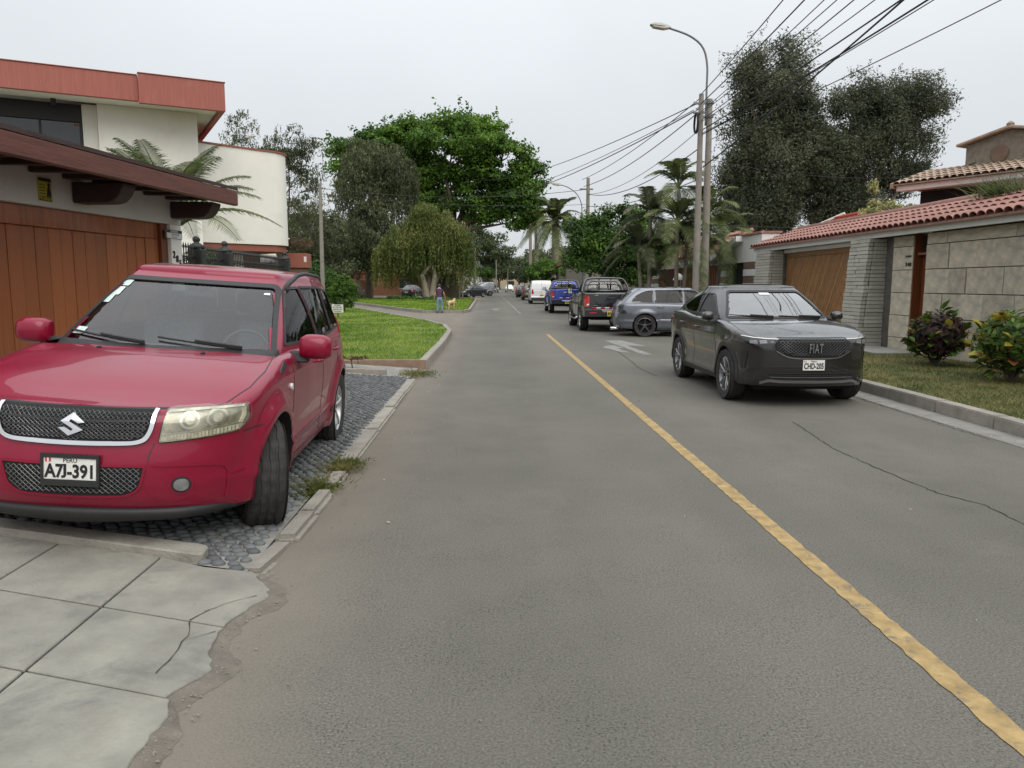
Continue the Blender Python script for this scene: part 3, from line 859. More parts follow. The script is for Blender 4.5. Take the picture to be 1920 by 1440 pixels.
class Car:
    def __init__(c, name, sp, paint, black, loc, rot, label, cat, group=None, see_through=True):
        c.sp, c.paint, c.black = sp, paint, black
        c.root = empty(name, loc, rot, label, cat, group)
        me = lower_shell(sp)
        me.materials.append(paint); me.materials.append(black)
        # wheel wells (and a pickup's bed) cut out of the closed shell
        cut = MB(); cut.mi = 1
        R, hw = sp['arch'], sp['hw']
        for wy in sp['axles']:
            for sx in (1, -1):
                a, b = sx * (hw - 0.34), sx * (hw + 0.3)
                n = 40
                ring = [(wy + R * math.cos(2 * math.pi * k / n), sp['wz'] + R * math.sin(2 * math.pi * k / n)) for k in range(n)]
                cut.prism(ring, 'x', a, b)
        me = boolean(me, cut.mesh("cut", [black, black]))
        for (x0, x1, y0, y1, z0) in sp.get('cuts', []):       # open pickup bed: top skin removed
            b0 = bmesh.new(); b0.from_mesh(me)
            kf = [f for f in b0.faces if f.normal.z > .7 and f.calc_center_median().z > z0 and y0 < f.calc_center_median().y < y1 and x0 < f.calc_center_median().x < x1]
            bmesh.ops.delete(b0, geom=kf, context='FACES'); b0.to_mesh(me); b0.free()
        bm = bmesh.new(); bm.from_mesh(me)
        gb = green_house(sp)
        gme = bpy.data.meshes.new("g"); gb.to_mesh(gme)
        n_low = len(bm.faces)
        bm.from_mesh(gme); gb.free()
        c.bvh = BVHTree.FromBMesh(bm)
        b_low = bm.copy()
        bmesh.ops.delete(b_low, geom=[f for f in b_low.faces if f.index >= n_low], context='FACES')
        c.bvh_low = BVHTree.FromBMesh(b_low); b_low.free()
        b_g = bmesh.new(); b_g.from_mesh(gme); c.bvh_green = BVHTree.FromBMesh(b_g); b_g.free()
        bm.faces.ensure_lookup_table()
        # window openings and the deck under the cabin
        if see_through:
            kill = []
            G = sp['green'][0]
            for i, f in enumerate(bm.faces):
                q = f.calc_center_median(); nn = f.normal
                if i < n_low:
                    if nn.z > .8 and G[1] + .18 < q.y < G[2] - .12 and abs(q.x) < G[4] - .06 and q.z > sp['zt'][len(sp['zt']) // 2][1] - .12:
                        kill.append(f)
                    continue
                for (poly, face, hole) in sp['windows']:
                    d = DIRS[face]
                    if not hole: continue
                    if face in 'fr':
                        if nn.dot(d) < -.12 and in_poly(hole, q.x, q.z): kill.append(f); break
                    else:
                        if abs(nn.x) > .3 and in_poly(hole, q.y, q.z): kill.append(f); break
            bmesh.ops.delete(bm, geom=list(set(kill)), context='FACES')
        bm.to_mesh(me); bm.free()
        smooth_by_angle(me, sp.get('smooth', 38))
        c.body = link("body", me, c.root)

    def hit(c, p, q, face, low=False):
        d = DIRS[face]
        if face in 'fr': o = Vector((p, 0, q)) - d * 8
        elif face in 'sS': o = Vector((0, p, q)) - d * 8
        else: o = Vector((p, q, 0)) - d * 8
        t = c.bvh_low if low is True else (c.bvh_green if low == 'g' else c.bvh)
        h, nrm, _, _ = t.ray_cast(o, d)
        if h is None:
            mid = c.sp['L'] / 2
            g = {'f': (p, 0.2, q), 'r': (p, c.sp['L'] - .2, q), 's': (c.sp['hw'], p, q), 'S': (-c.sp['hw'], p, q), 't': (p, q, 1.2)}[face]
            h, nrm, _, _ = t.find_nearest(Vector(g))
        if nrm.dot(d) > 0: nrm = -nrm
        return h, nrm

    def patch(c, name, poly, face, mat, off=0.003, thick=0.008, step=0.05, parent=None, low=False, smooth=True, flat=False):
        """a plate that follows the body: polygon given in the view from that face"""
        bm = bmesh.new()
        vs = [bm.verts.new((p[0], p[1], 0)) for p in poly]
        bm.faces.new(vs)
        xs = [p[0] for p in poly]; ys = [p[1] for p in poly]
        for a, (lo, hi) in enumerate(((min(xs), max(xs)), (min(ys), max(ys)))):
            k = int((hi - lo) / step)
            for i in range(1, k + 1):
                co = [0, 0, 0]; no = [0, 0, 0]
                co[a] = lo + (hi - lo) * i / (k + 1); no[a] = 1
                bmesh.ops.bisect_plane(bm, geom=bm.verts[:] + bm.edges[:] + bm.faces[:], plane_co=co, plane_no=no, dist=1e-5)
        nr = {}
        for v in bm.verts:
            h, n = c.hit(v.co.x, v.co.y, face, low)
            v.co = h + n * (off + thick)
            nr[v] = n
        if thick > 0:
            be = [e for e in bm.edges if e.is_boundary]
            r = bmesh.ops.extrude_edge_only(bm, edges=be)
            nv = [g for g in r['geom'] if isinstance(g, bmesh.types.BMVert)]
            for v in nv:
                h, n, _, _ = c.bvh.find_nearest(v.co)
                v.co = v.co + DIRS[face] * (thick + off + .004)
        bmesh.ops.recalc_face_normals(bm, faces=bm.faces[:])
        d = DIRS[face]
        cen = [f for f in bm.faces]
        if sum(f.normal.dot(d) * f.calc_area() for f in cen) > 0:
            bmesh.ops.reverse_faces(bm, faces=bm.faces[:])
        me = bpy.data.meshes.new(name); bm.to_mesh(me); bm.free()
        me.materials.append(mat)
        if smooth: smooth_by_angle(me, 40)
        return link(name, me, parent or c.root)

    def band(c, name, outer, inner, face, mat, off=0.002, thick=0.006, parent=None, closed=True, step=0.04, low=False):
        """strip between two outlines with the same number of points"""
        def dens(a, b):
            A, B = [], []
            n = len(a)
            for i in range(n if closed else n - 1):
                p, q = Vector(a[i]), Vector(a[(i + 1) % n]); r, s = Vector(b[i]), Vector(b[(i + 1) % n])
                k = max(1, int((q - p).length / step))
                for j in range(k):
                    A.append(p.lerp(q, j / k)); B.append(r.lerp(s, j / k))
            if not closed: A.append(Vector(a[-1])); B.append(Vector(b[-1]))
            return A, B
        A, B = dens(outer, inner)
        mb = MB()
        rows = []
        d = DIRS[face]
        for p, q in zip(A, B):
            h1, n1 = c.hit(p.x, p.y, face, low); h2, n2 = c.hit(q.x, q.y, face, low)
            rows.append([h1 - n1 * .003, h1 + n1 * (off + thick), h2 + n2 * (off + thick), h2 - n2 * .003])
        n = len(rows)
        fs = []
        for i in range(n if closed else n - 1):
            j = (i + 1) % n
            for k in range(3):
                fs.append((i * 4 + k, i * 4 + k + 1, j * 4 + k + 1, j * 4 + k))
        mb.add([p for r in rows for p in r], fs)
        me = mb.mesh(name, mat)
        smooth_by_angle(me, 50)
        return link(name, me, parent or c.root)

    def line(c, name, pts, w, face, mat, off=0.0006, parent=None, thick=0.0012, low=False):
        """thin strip along a polyline (panel gap, moulding)"""
        P = [Vector(p) for p in pts]
        a, b = [], []
        for i, p in enumerate(P):
            d = (P[min(i + 1, len(P) - 1)] - P[max(i - 1, 0)]).normalized()
            n = Vector((-d.y, d.x)) * (w / 2)
            a.append(p + n); b.append(p - n)
        return c.band(name, a, b, face, mat, off, thick, parent, closed=False, low=low)

    def window(c, poly, inner, face, glass, frame=None, name="window"):
        g = c.patch(name, poly, face, glass, off=-0.006, thick=0.0, step=0.06, low='g')
        if frame:
            c.band("window_frame", poly, inner, face, frame, off=0.001, thick=0.004, parent=g, low='g')
        return g

_wheel_cache = {}
def tyre_mesh(R, w, rr, mat, n=72):
    prof = [(rr, -w * .40), (rr + .012, -w * .47), (R * .80 + rr * .2, -w * .53), (R - .045, -w * .50), (R - .018, -w * .44), (R - .006, -w * .36)]
    gro = []
    for h in (-.22, 0.0, .22):
        gro += [(R - .001, (h - .045) * w), (R - .010, (h - .030) * w), (R - .010, (h + .030) * w), (R - .001, (h + .045) * w)]
    prof = prof + gro + [(r, -h) for r, h in prof[::-1]]
    vs, fs = [], []
    m = len(prof)
    for k in range(n):
        a = 2 * math.pi * k / n
        for i, (r, h) in enumerate(prof):
            q = r
            if 4 <= i < m - 4 and k % 3 == 0 and q > R - .009: q = r - .006
            ha = h + (0.006 if (k % 6 < 3) else -0.0) * (1 if 5 < i < m - 6 else 0)
            vs.append((ha, q * math.cos(a), q * math.sin(a)))
    for k in range(n):
        j = (k + 1) % n
        for i in range(m - 1):
            fs.append((k * m + i, k * m + i + 1, j * m + i + 1, j * m + i))
    me = bpy.data.meshes.new("tyre"); me.from_pydata(vs, [], fs); me.materials.append(mat)
    bm = bmesh.new(); bm.from_mesh(me); bmesh.ops.recalc_face_normals(bm, faces=bm.faces[:]); bm.to_mesh(me); bm.free()
    smooth_by_angle(me, 40)
    return me

def rim_mesh(rr, w, style, mats):
    """outer face towards +x; mats: metal, dark"""
    mb = MB()
    mb.mi = 0
    mb.lathe([(rr + .004, w * .42), (rr - .012, w * .46), (rr - .022, w * .40), (rr - .028, w * .1), (rr - .03, -w * .4)], 'x', n=40)
    mb.lathe([(.001, w * .34), (.03, w * .335), (.055, w * .30), (.06, w * .2)], 'x', n=16)
    ns, wid, dish, split = style
    for k in range(ns):
        a = 2 * math.pi * k / ns + math.pi / 2
        for da in ((-split, split) if split else (0,)):
            p0 = (math.cos(a) * .045, math.sin(a) * .045)
            p1 = (math.cos(a + da) * (rr - .014), math.sin(a + da) * (rr - .014))
            tx, ty = -(p1[1] - p0[1]), p1[0] - p0[0]
            l = math.hypot(tx, ty); tx /= l; ty /= l
            w0, w1 = wid * .55, wid * .5
            x0, x1 = w * .30, w * dish
            vs = []
            for (q, ww, xx) in ((p0, w0, x0), (((p0[0] + p1[0]) / 2, (p0[1] + p1[1]) / 2), (w0 + w1) * .42, (x0 + x1) / 2 + .008), (p1, w1, x1)):
                for s_, dx in ((-1, 0), (-.55, .012), (.55, .012), (1, 0)):
                    vs.append((xx + dx, q[0] + tx * ww * s_, q[1] + ty * ww * s_))
                for s_ in (1, -1):
                    vs.append((xx - .03, q[0] + tx * ww * s_, q[1] + ty * ww * s_))
            fs = []
            for r in range(2):
                for i in range(6):
                    fs.append((r * 6 + i, r * 6 + (i + 1) % 6, (r + 1) * 6 + (i + 1) % 6, (r + 1) * 6 + i))
            mb.add(vs, fs)
    mb.mi = 1
    mb.lathe([(rr - .028, w * .02), (.16, w * .04), (.15, w * .07), (.001, w * .07)], 'x', n=32)
    me = mb.mesh("rim", list(mats), recalc=True)
    smooth_by_angle(me, 35)
    return me

def add_wheels(c, R, w, rr, style, rim_mats, tyre, steer=0.0, track=None, key=None, seg=72):
    k = (R, w, rr, style, rim_mats[0].name, seg)
    if k not in _wheel_cache:
        _wheel_cache[k] = (tyre_mesh(R, w, rr, tyre, seg), rim_mesh(rr, w, style, rim_mats))
    tm, rm = _wheel_cache[k]
    tr = track or (c.sp['hw'] - w * .5 - .02)
    for i, wy in enumerate(c.sp['axles']):
        for sx in (1, -1):
            e = empty("wheel", (sx * tr, wy, R), (0, 0, (steer if i == 0 else 0) + (math.pi if sx < 0 else 0)), parent=c.root)
            link("tyre", tm, e); link("rim", rm, e)

def plate_obj(c, txt, top, face, x, z, w, h, bgm, ink, frame=None, y=None, tilt=0.0, red=None, bold=0.004, sx=None):
    """number plate: a thin slab with raised characters"""
    sgn = -1 if face == 'f' else 1
    if y is None:
        ys = [c.hit(x + a * w / 2, z + b * h / 2, face)[0].y for a in (-1, 0, 1) for b in (-1, 0, 1)]
        y = (min(ys) - .012) if face == 'f' else (max(ys) + .012)
    rot = (rad(90) + tilt, 0, 0) if face == 'f' else (rad(90) - tilt, 0, math.pi)
    p = empty("number_plate", (x, y, z), rot, parent=c.root)
    mb = MB().box(-w / 2, w / 2, -h / 2, h / 2, -.008, 0)
    mb.obj("plate_blank", bgm, p, bevel=.003)
    hh = h * .62 if top else h * .74
    t = text_obj("plate_number", txt, hh, ink, p, (0, -h * .10 if top else 0, .001), depth=.0012, bold=bold)
    me = t.data
    bmj = bmesh.new(); bmj.from_mesh(me); bmj.verts.ensure_lookup_table()
    seen, isl = set(), []
    for v0 in bmj.verts:                      # characters that hang below the line are lifted onto it
        if v0.index in seen: continue
        st_, grp = [v0], []
        while st_:
            q = st_.pop()
            if q.index in seen: continue
            seen.add(q.index); grp.append(q); st_ += [e.other_vert(q) for e in q.link_edges]
        isl.append(grp)
    lo0 = sorted(min(q.co.y for q in g) for g in isl)[len(isl) // 2]; hi0 = max(q.co.y for g in isl for q in g)
    for g in isl:
        lo, hi = min(q.co.y for q in g), max(q.co.y for q in g)
        if lo < lo0 - .03 * hh:
            xc = max(q.co.x for q in g)
            for q in g:
                q.co.y = lo0 + (q.co.y - lo) / (hi - lo) * (hi0 - lo0); q.co.x = xc + (q.co.x - xc) * 1.1
    bmj.to_mesh(me); bmj.free()
    wx = max(v.co.x for v in me.vertices) - min(v.co.x for v in me.vertices)
    t.scale = (w * .90 / wx, 1.22 if top else 1.15, 1)
    if top:
        text_obj("plate_country", top, h * .24, ink, p, (0, h * .36, .001), depth=.001)
        if red:
            for i, m_ in enumerate((red, bgm, red)):
                MB().box(-w * .46 + i * w * .035, -w * .46 + (i + 1) * w * .035, h * .29, h * .45, 0, .0015 + .0003 * (i % 2)).obj("flag_stripe", m_, p)
    if frame:
        a, b = w / 2 + .012, h / 2 + .012
        fb = MB()
        fb.box(-a, a, h / 2 - .004, b + .004, -.012, .006); fb.box(-a, a, -b - .012, -h / 2 + .010, -.012, .006)
        fb.box(-a, -w / 2 + .003, -h / 2 + .01, h / 2 - .004, -.012, .0058); fb.box(w / 2 - .003, a, -h / 2 + .01, h / 2 - .004, -.012, .0058)
        fb.obj("plate_frame", frame, p)
    return p

M_BLACK = pm("black_plastic", (0.018, 0.018, 0.019), 0.55, var=.2, scale=20, bump=.05, bscale=300)
M_RUBBER = pm("tyre_rubber", (0.022, 0.021, 0.020), 0.85, var=.3, scale=14, bump=.15, bscale=120, col2=(0.032, 0.030, 0.028))
M_CHROME = pm("chrome", (0.78, 0.79, 0.80), 0.10, var=.04, scale=6, metal=1.0)
M_ALLOY = pm("alloy_rim", (0.50, 0.50, 0.50), 0.32, var=.12, scale=9, metal=.85)
M_ALLOY_D = pm("dark_alloy_rim", (0.12, 0.12, 0.125), 0.35, var=.15, scale=9, metal=.7)
M_WELL = pm("wheel_well", (0.010, 0.010, 0.010), 0.9, var=.3, scale=9)
M_GLASS = glass_mat("car_glass", (0.84, 0.89, 0.87), gain=1.0, base=.045)
M_GLASSR = glass_mat("bright_windscreen", (0.55, 0.62, 0.62), gain=2.2, base=.16)
M_TINT = glass_mat("tinted_glass", (0.13, 0.14, 0.14), gain=.55, base=.0)
M_DGLASS = pm("dark_glass", (0.015, 0.018, 0.02), 0.06, var=.3, scale=3, spec=.8)
M_LENS = pm("clear_lens_reflector", (0.44, 0.43, 0.37), 0.15, var=.2, scale=16, metal=.25, coat=1.0, col2=(0.75, 0.74, 0.66))
M_LENSG = glass_mat("headlight_cover", (0.93, 0.92, 0.83), gain=1.0, base=.04)
M_TAIL = pm("red_tail_light", (0.42, 0.012, 0.02), 0.15, var=.25, scale=18, coat=1.0)
M_AMBER = pm("amber_lens", (0.75, 0.30, 0.02), 0.15, var=.2, scale=18, coat=1.0)
M_LAMPB_ = pm("lamp_bowl_silver", (0.30, 0.295, 0.26), .38, var=.3, scale=14, metal=.55, col2=(0.42, 0.41, 0.36))
M_CHROMED = pm("aged_chrome", (0.62, 0.61, 0.56), .25, var=.15, scale=14, metal=.9)
M_LAMPD = pm("dull_lamp_lens", (0.26, 0.265, 0.27), .22, var=.25, scale=18, metal=.4)  # duller, uncoated grey for the darker lamp lenses
M_WLENS = pm("white_lens", (0.75, 0.75, 0.72), 0.15, var=.15, scale=18, coat=1.0)
M_PLATE = pm("white_plate", (0.72, 0.72, 0.68), 0.45, var=.10, scale=25)
M_PLATEY = pm("yellow_plate", (0.80, 0.62, 0.03), 0.45, var=.10, scale=25)
M_INK = pm("black_ink", (0.012, 0.012, 0.012), 0.5, var=.1, scale=25)
M_FLAG = pm("red_ink", (0.55, 0.02, 0.03), 0.5, var=.1, scale=25)
M_SEAT = pm("seat_cloth", (0.10, 0.10, 0.104), 0.9, var=.25, scale=30, bump=.2, bscale=200)
M_STICK = pm("pale_sticker", (0.52, 0.62, 0.58), 0.5, var=.25, scale=60)

M_DASH = pm("dashboard_plastic", (0.055, 0.055, 0.057), .7, var=.15, scale=14)
def paint(name, col, metal=.35, rough=.36, coat=1.0, dust=None):
    return pm(name, col, rough, var=.06, scale=3.5, metal=metal, coat=coat, rvar=.06, col2=dust, coatr=.05)

def interior(c, y_dash, z_belt, hw, y_seat, y_rear, zf=.55):
    """dashboard, steering wheel, seats: what shows through the glass"""
    mb = MB()
    mb.prism([(y_dash - .45, z_belt - .06), (y_dash + .05, z_belt - .02), (y_dash + .18, z_belt - .10), (y_dash + .14, z_belt - .45), (y_dash - .45, z_belt - .45)], 'x', -hw + .02, hw - .02)
    mb.obj("dashboard", M_DASH, c.root, bevel=.02)
    sw = MB()
    import math as _m
    pts = [(hw * .48 + .18 * _m.cos(a), y_dash + .30 + .06 * _m.sin(a), z_belt - .08 + .17 * _m.sin(a)) for a in [2 * _m.pi * k / 24 for k in range(25)]]
    sw.tube(pts, .015, 6, cap=False)
    sw.box(hw * .48 - .16, hw * .48 + .16, y_dash + .27, y_dash + .32, z_belt - .11, z_belt - .06)
    sw.obj("steering_wheel", M_BLACK, c.root, smooth=True)
    for (yy, ws, xs) in ((y_seat, .24, (-hw * .48, hw * .48)), (y_rear, .22, (-hw * .55, 0, hw * .55))):
        for x in xs:
            s = MB()
            s.prism([(yy - .45, zf - .15), (yy - .45, zf + .02), (yy + .02, zf - .02), (yy + .22, z_belt + .12), (yy + .32, z_belt + .12), (yy + .18, zf - .15)], 'x', x - ws, x + ws)
            s.prism([(yy + .21, z_belt + .15), (yy + .24, z_belt + .34), (yy + .31, z_belt + .34), (yy + .33, z_belt + .15)], 'x', x - ws * .55, x + ws * .55)
            s.obj("seat", M_SEAT, c.root, bevel=.03)

# ------------------------------------------------------------------ building materials
M_STUCCO = pm("cream_stucco", (0.79, 0.775, 0.71), .9, var=.05, scale=1.2, bump=.12, bscale=90, detail=6)
M_STUCCOG = pm("pale_grey_stucco", (0.58, 0.57, 0.52), .9, var=.08, scale=1.5, bump=.15, bscale=90)
M_WHITE = pm("white_trim_paint", (0.66, 0.66, 0.64), .7, var=.06, scale=3, bump=.08, bscale=60)
M_TERRA = pm("terracotta_fascia", (0.330, 0.105, 0.080), .75, var=.12, scale=1.6, bump=.35, bscale=4, stretch=(14, 14, .6), detail=3)
M_TERRA2 = pm("terracotta_trim", (0.28, 0.095, 0.065), .8, var=.12, scale=4, bump=.15, bscale=50)
M_WOOD = pm("varnished_wood", (0.310, 0.095, 0.026), .42, var=.32, scale=2.2, bump=.12, bscale=9, stretch=(9, 9, .7), rnd=.16, detail=7, coat=.15)
M_WOODD = pm("dark_stained_beam", (0.032, 0.015, 0.011), .6, var=.3, scale=3, bump=.25, bscale=12, stretch=(1, 8, 8), rnd=.2)
M_WOODR = pm("red_brown_beam", (0.115, 0.038, 0.024), .55, var=.3, scale=3, bump=.2, bscale=12, stretch=(.6, 8, 8))
M_WOODG = pm("oak_garage_board", (0.235, 0.115, 0.038), .5, var=.22, scale=3, bump=.1, bscale=8, rnd=.14, stretch=(2, 2, 2))
M_WOODDR = pm("mahogany_door", (0.150, 0.045, 0.016), .45, var=.25, scale=3, stretch=(8, 8, .8), bump=.1, bscale=9)
M_IRON = pm("black_iron", (0.016, 0.015, 0.015), .5, var=.25, scale=20, bump=.1, bscale=90)
M_WINDOW = pm("dark_window_glass", (0.030, 0.034, 0.040), .08, var=.3, scale=1.2, spec=.7)
M_WINDOWF = pm("window_frame_black", (0.012, 0.012, 0.013), .5, var=.2, scale=12)
M_STONE = pm("travertine_block", (0.360, 0.345, 0.290), .88, var=.22, scale=2.6, bump=.5, bscale=22, rnd=.16, col2=(0.47, 0.40, 0.305), detail=9)
M_JOINT = pm("dark_joint_mortar", (0.10, 0.095, 0.085), .95, var=.25, scale=6, bump=.3, bscale=40)  # dark grey mortar colour of the joints
M_LEDGE = pm("pale_ledge_stone", (0.42, 0.405, 0.35), .9, var=.16, scale=6, bump=.55, bscale=30, rnd=.14)
M_TILE = pm("red_roof_tile", (0.245, 0.122, 0.098), .8, var=.25, scale=5, bump=.2, bscale=40, rnd=.16, island=.12)
M_TILEO = pm("bright_orange_tile", (0.40, 0.085, 0.042), .75, var=.15, scale=5, bump=.2, bscale=40, rnd=.10, island=.10)
M_TILEG = pm("weathered_roof_tile", (0.270, 0.200, 0.150), .85, var=.28, scale=5, bump=.3, bscale=40, island=.22)
M_BRICKB = pm("brown_brick_band", (0.150, 0.098, 0.070), .9, var=.2, scale=5, bump=.4, bscale=40)
M_ROUGHB = pm("rough_grey_brick", (0.185, 0.160, 0.125), .95, var=.25, scale=6, bump=.7, bscale=18)
M_SIGNY = pm("yellow_sign", (0.42, 0.38, 0.03), .5, var=.12, scale=20)
M_SIGNG = pm("grey_sign_plate", (0.20, 0.19, 0.18), .45, var=.15, scale=20)
M_VOID = pm("unlit_interior", (0.012, 0.012, 0.012), .95, var=.2, scale=5)  # near-black colour standing in for the shade in openings and gaps

stain(M_STUCCO, (.60, .57, .50), 1.1, .55, .80, .5, 1.0)
stain(M_TERRA, (.40, .20, .17), 2.5, .56, .80, .5, 1.0)
stain(M_STONE, (.24, .20, .15), 4.0, .55, .72, .65, 2.0)
stain(M_STONE, (.47, .45, .40), 2.0, .56, .72, .5, 6.0)
stain(M_LEDGE, (.22, .21, .19), 6.0, .56, .72, .5, 6.0)
stain(M_WOOD, (.12, .040, .012), 2.0, .55, .78, .55, 6.0)
# ------------------------------------------------------------------ left: garage house with timber eaves
gh = empty("garage_house", (-4.5, 11.0, 0), (0, 0, math.atan2(.992, .126)), "garage building with wide plank door, timber eaves and house number 285", "house")
def part(name, boxes, mat, parent, bevel=0.006, **kw):
    first = None
    for b in boxes:
        o = MB().box(*b).obj(name, mat, parent, bevel=bevel, **kw)
        first = first or o
    return first
part("wall", [(-5.6, .45, .0, .30, 2.39, 2.95), (-5.6, -4.95, .0, .30, .0, 2.388)], M_STUCCOG, gh)
part("pillar", [(.16, .45, 0.002, .6, 0, 2.388)], M_STUCCO, gh)
part("wall", [(.1, .44, .6, 5, 0, 2.95), (-5.6, -5.3, .3, 5, 0, 2.95)], M_STUCCOG, gh)
part("door_jamb", [(.0, .157, .05, .34, 0.05, 2.386)], M_WOODDR, gh)
gd = empty("garage_door", (0, 0, 0), parent=gh)
part("top_rail", [(-4.95, -.004, .10, .16, 2.175, 2.386)], M_WOOD, gd)
part("side_stile", [(-.31, -.004, .101, .16, .1, 2.173)], M_WOOD, gd)
part("door_backing", [(-4.95, -.004, .161, .20, .1, 2.386)], M_VOID, gd)
x = -.315
wds = [.215, .20, .225, .205, .21, .20, .22, .21, .20, .215, .205, .21, .22, .20, .21, .2, .215, .2, .21, .2, .21, .2]
plk = MB().box(0, 1, 0, .035, 0, 1).mesh("plank", M_WOOD, bevel=.006)
for w_ in wds:
    if x - w_ < -4.93: break
    o = link("plank", plk, gd, (x - w_ + .003, .118 + random.uniform(-.003, .003), .1), None, (w_ - .006, 1, 2.07))
    x -= w_
part("ground_seal", [(-4.95, -.004, .11, .15, .02, .098)], M_BLACK if 'M_BLACK' in globals() else M_IRON, gd)
# eaves: fascia beam, rafters, boards, corbels
part("fascia_beam", [(-5.8, .62, -.80, -.72, 2.675, 2.885)], M_WOODR, gh, bevel=.015)
rf = MB(); rf.prism([(-.80, 2.888), (-.80, 2.93), (2.4, 3.75), (2.4, 3.70)], 'x', -5.8, .62)
rf.obj("roof", M_WOODD, gh)
for i in range(8):
    y0 = -.70 + i * .145
    z0 = 2.80 + (y0 + .70) * .12
    mb = MB(); mb.prism([(y0, z0), (y0 + .140, z0 + .017), (y0 + .140, z0 + .037), (y0, z0 + .02)], 'x', -5.78, .60)
    mb.obj("soffit_board", M_WOODD, gh)
for i in range(11):
    xr = .05 - i * .53
    mb = MB(); mb.prism([(-.705, 2.70), (-.705, 2.79), (-.004, 2.85), (-.004, 2.72)], 'x', xr, xr + .09)
    mb.obj("rafter", M_WOODD, gh, bevel=.008)
for xc in (-4.0, -1.92, .17):
    mb = MB(); mb.prism([(-.006, 2.47), (-.42, 2.47), (-.50, 2.49), (-.57, 2.55), (-.62, 2.64), (-.63, 2.69), (-.006, 2.70)], 'x', xc, xc + .26)
    mb.obj("corbel", M_WOODD, gh, bevel=.012)
pl = MB(); pl.box(-5.8, .60, -.72, -.70, 2.70, 2.79); pl.obj("eaves_plate", M_WOODD, gh)
# signs on the facade
def on_facade(root, x, y, z):
    c_, s_ = math.cos(root.rotation_euler.z), math.sin(root.rotation_euler.z)
    return (root.location.x + x * c_ - y * s_, root.location.y + x * s_ + y * c_, root.location.z + z)
sg = empty("alarm_sign", on_facade(gh, -2.365, -.006, 2.565), (rad(90), 0, gh.rotation_euler.z), "yellow and black security company sign on the garage wall under the eaves", "sign")
MB().box(-.105, .105, -.125, .125, -.004, .004).obj("sign_plate", M_SIGNY, sg)
MB().box(-.100, .100, .085, .118, .004, .006).obj("sign_header", M_INK, sg)
text_obj("sign_name", "PROSEGUR", .044, M_SIGNY, sg, (0, -.098, .0075), depth=.0008, sx=.95, bold=.0012)
MB().box(-.100, .100, -.120, -.075, .004, .006).obj("sign_footer", M_INK, sg)
gd2 = MB(); gd2.prism([(.02, -.072), (.092, -.072), (.085, -.02), (.072, .03), (.085, .055), (.06, .08), (.04, .06), (.045, .03), (.03, 0)], 'z', .004, .006); gd2.obj("sign_figure", M_INK, sg)
for i in range(4):
    MB().box(-.09, .005, .04 - i * .03, .048 - i * .03, .004, .0055).obj("sign_line", M_INK, sg)
cs = empty("warning_sign", on_facade(gh, .235, -.006, 2.25), (rad(90), 0, gh.rotation_euler.z), "small grey CUIDADO warning plate on the pillar above the house number", "sign")
MB().box(-.215, .215, -.062, .062, -.004, .004).obj("sign_plate", M_SIGNG, cs)
MB().box(-.19, .205, -.055, .018, .004, .0055).obj("sign_panel", M_PLATE, cs)
MB().box(-.205, .21, .022, .06, .004, .0055).obj("sign_header", M_INK, cs)
text_obj("sign_text", "CUIDADO", .042, M_PLATE, cs, (0, .041, .0062), depth=.0006, bold=.001)
text_obj("sign_text", "CON LAS REJAS", .030, M_INK, cs, (.03, -.004, .0062), depth=.0006)
text_obj("sign_text", "NO SE APOYE", .024, M_INK, cs, (.0, -.038, .0062), depth=.0006)
for ch, x_, z_ in (("2", .215, 1.965), ("8", .295, 1.905), ("5", .375, 1.845)):
    o = text_obj("house_digit", ch, .135, M_INK, gh, (x_, -.004, z_), (rad(90), 0, 0), depth=.006, bold=.003, sx=.9)

# ------------------------------------------------------------------ white house with the broad terracotta fascia
wh = empty("white_house", (-6.57, 20.17, 0), (0, 0, math.atan2(.45, .89)), "white two-storey house with a broad terracotta roof fascia and dark ribbon window", "house")
part("fascia", [(-1.95, 0, 0, .12, 5.84, 6.52)], M_TERRA, wh)
part("fascia", [(-9.0, -1.952, .12, .24, 5.90, 6.49)], M_TERRA, wh)
part("fascia", [(-.12, 0, .122, 7.0, 5.84, 6.52)], M_TERRA, wh)
part("roof", [(-9.0, -.125, .245, 7.0, 6.30, 6.46)], M_STUCCOG, wh)
part("roof_edge_cap", [(-1.96, .02, -.02, .14, 6.522, 6.545), (-9.0, -1.962, .10, .26, 6.492, 6.515)], M_TERRA2, wh)
part("soffit", [(-9.0, -.125, .245, 1.02, 5.93, 5.98)], M_STUCCO, wh)
part("soffit", [(-.55, -.125, 1.022, 6.9, 5.93, 5.98)], M_STUCCOG, wh)
part("wall", [(-2.84, -.56, 1.02, 6.9, 0, 5.93)], M_STUCCO, wh)
part("wall", [(-3.17, -2.842, 1.25, 6.9, 0, 5.93), (-9.0, -3.172, 1.30, 6.9, 0, 4.45)], M_STUCCO, wh)
wn = part("window", [(-9.0, -3.175, 1.40, 1.44, 4.47, 5.50)], M_WINDOW, wh)
part("window_frame", [(-9.0, -3.172, 1.34, 1.46, 5.50, 5.92), (-3.24, -3.174, 1.33, 1.46, 4.47, 5.50)], M_WINDOWF, wn)
for xm in (-4.1, -5.3, -6.5):
    part("mullion", [(xm, xm + .05, 1.36, 1.395, 4.47, 5.50)], M_WINDOWF, wn)
dlm = MB(); dlm.tube([(-3.75, .95, 5.93), (-3.75, .95, 5.78)], .06, 12); dlm.obj("soffit_lamp", M_IRON, wh)

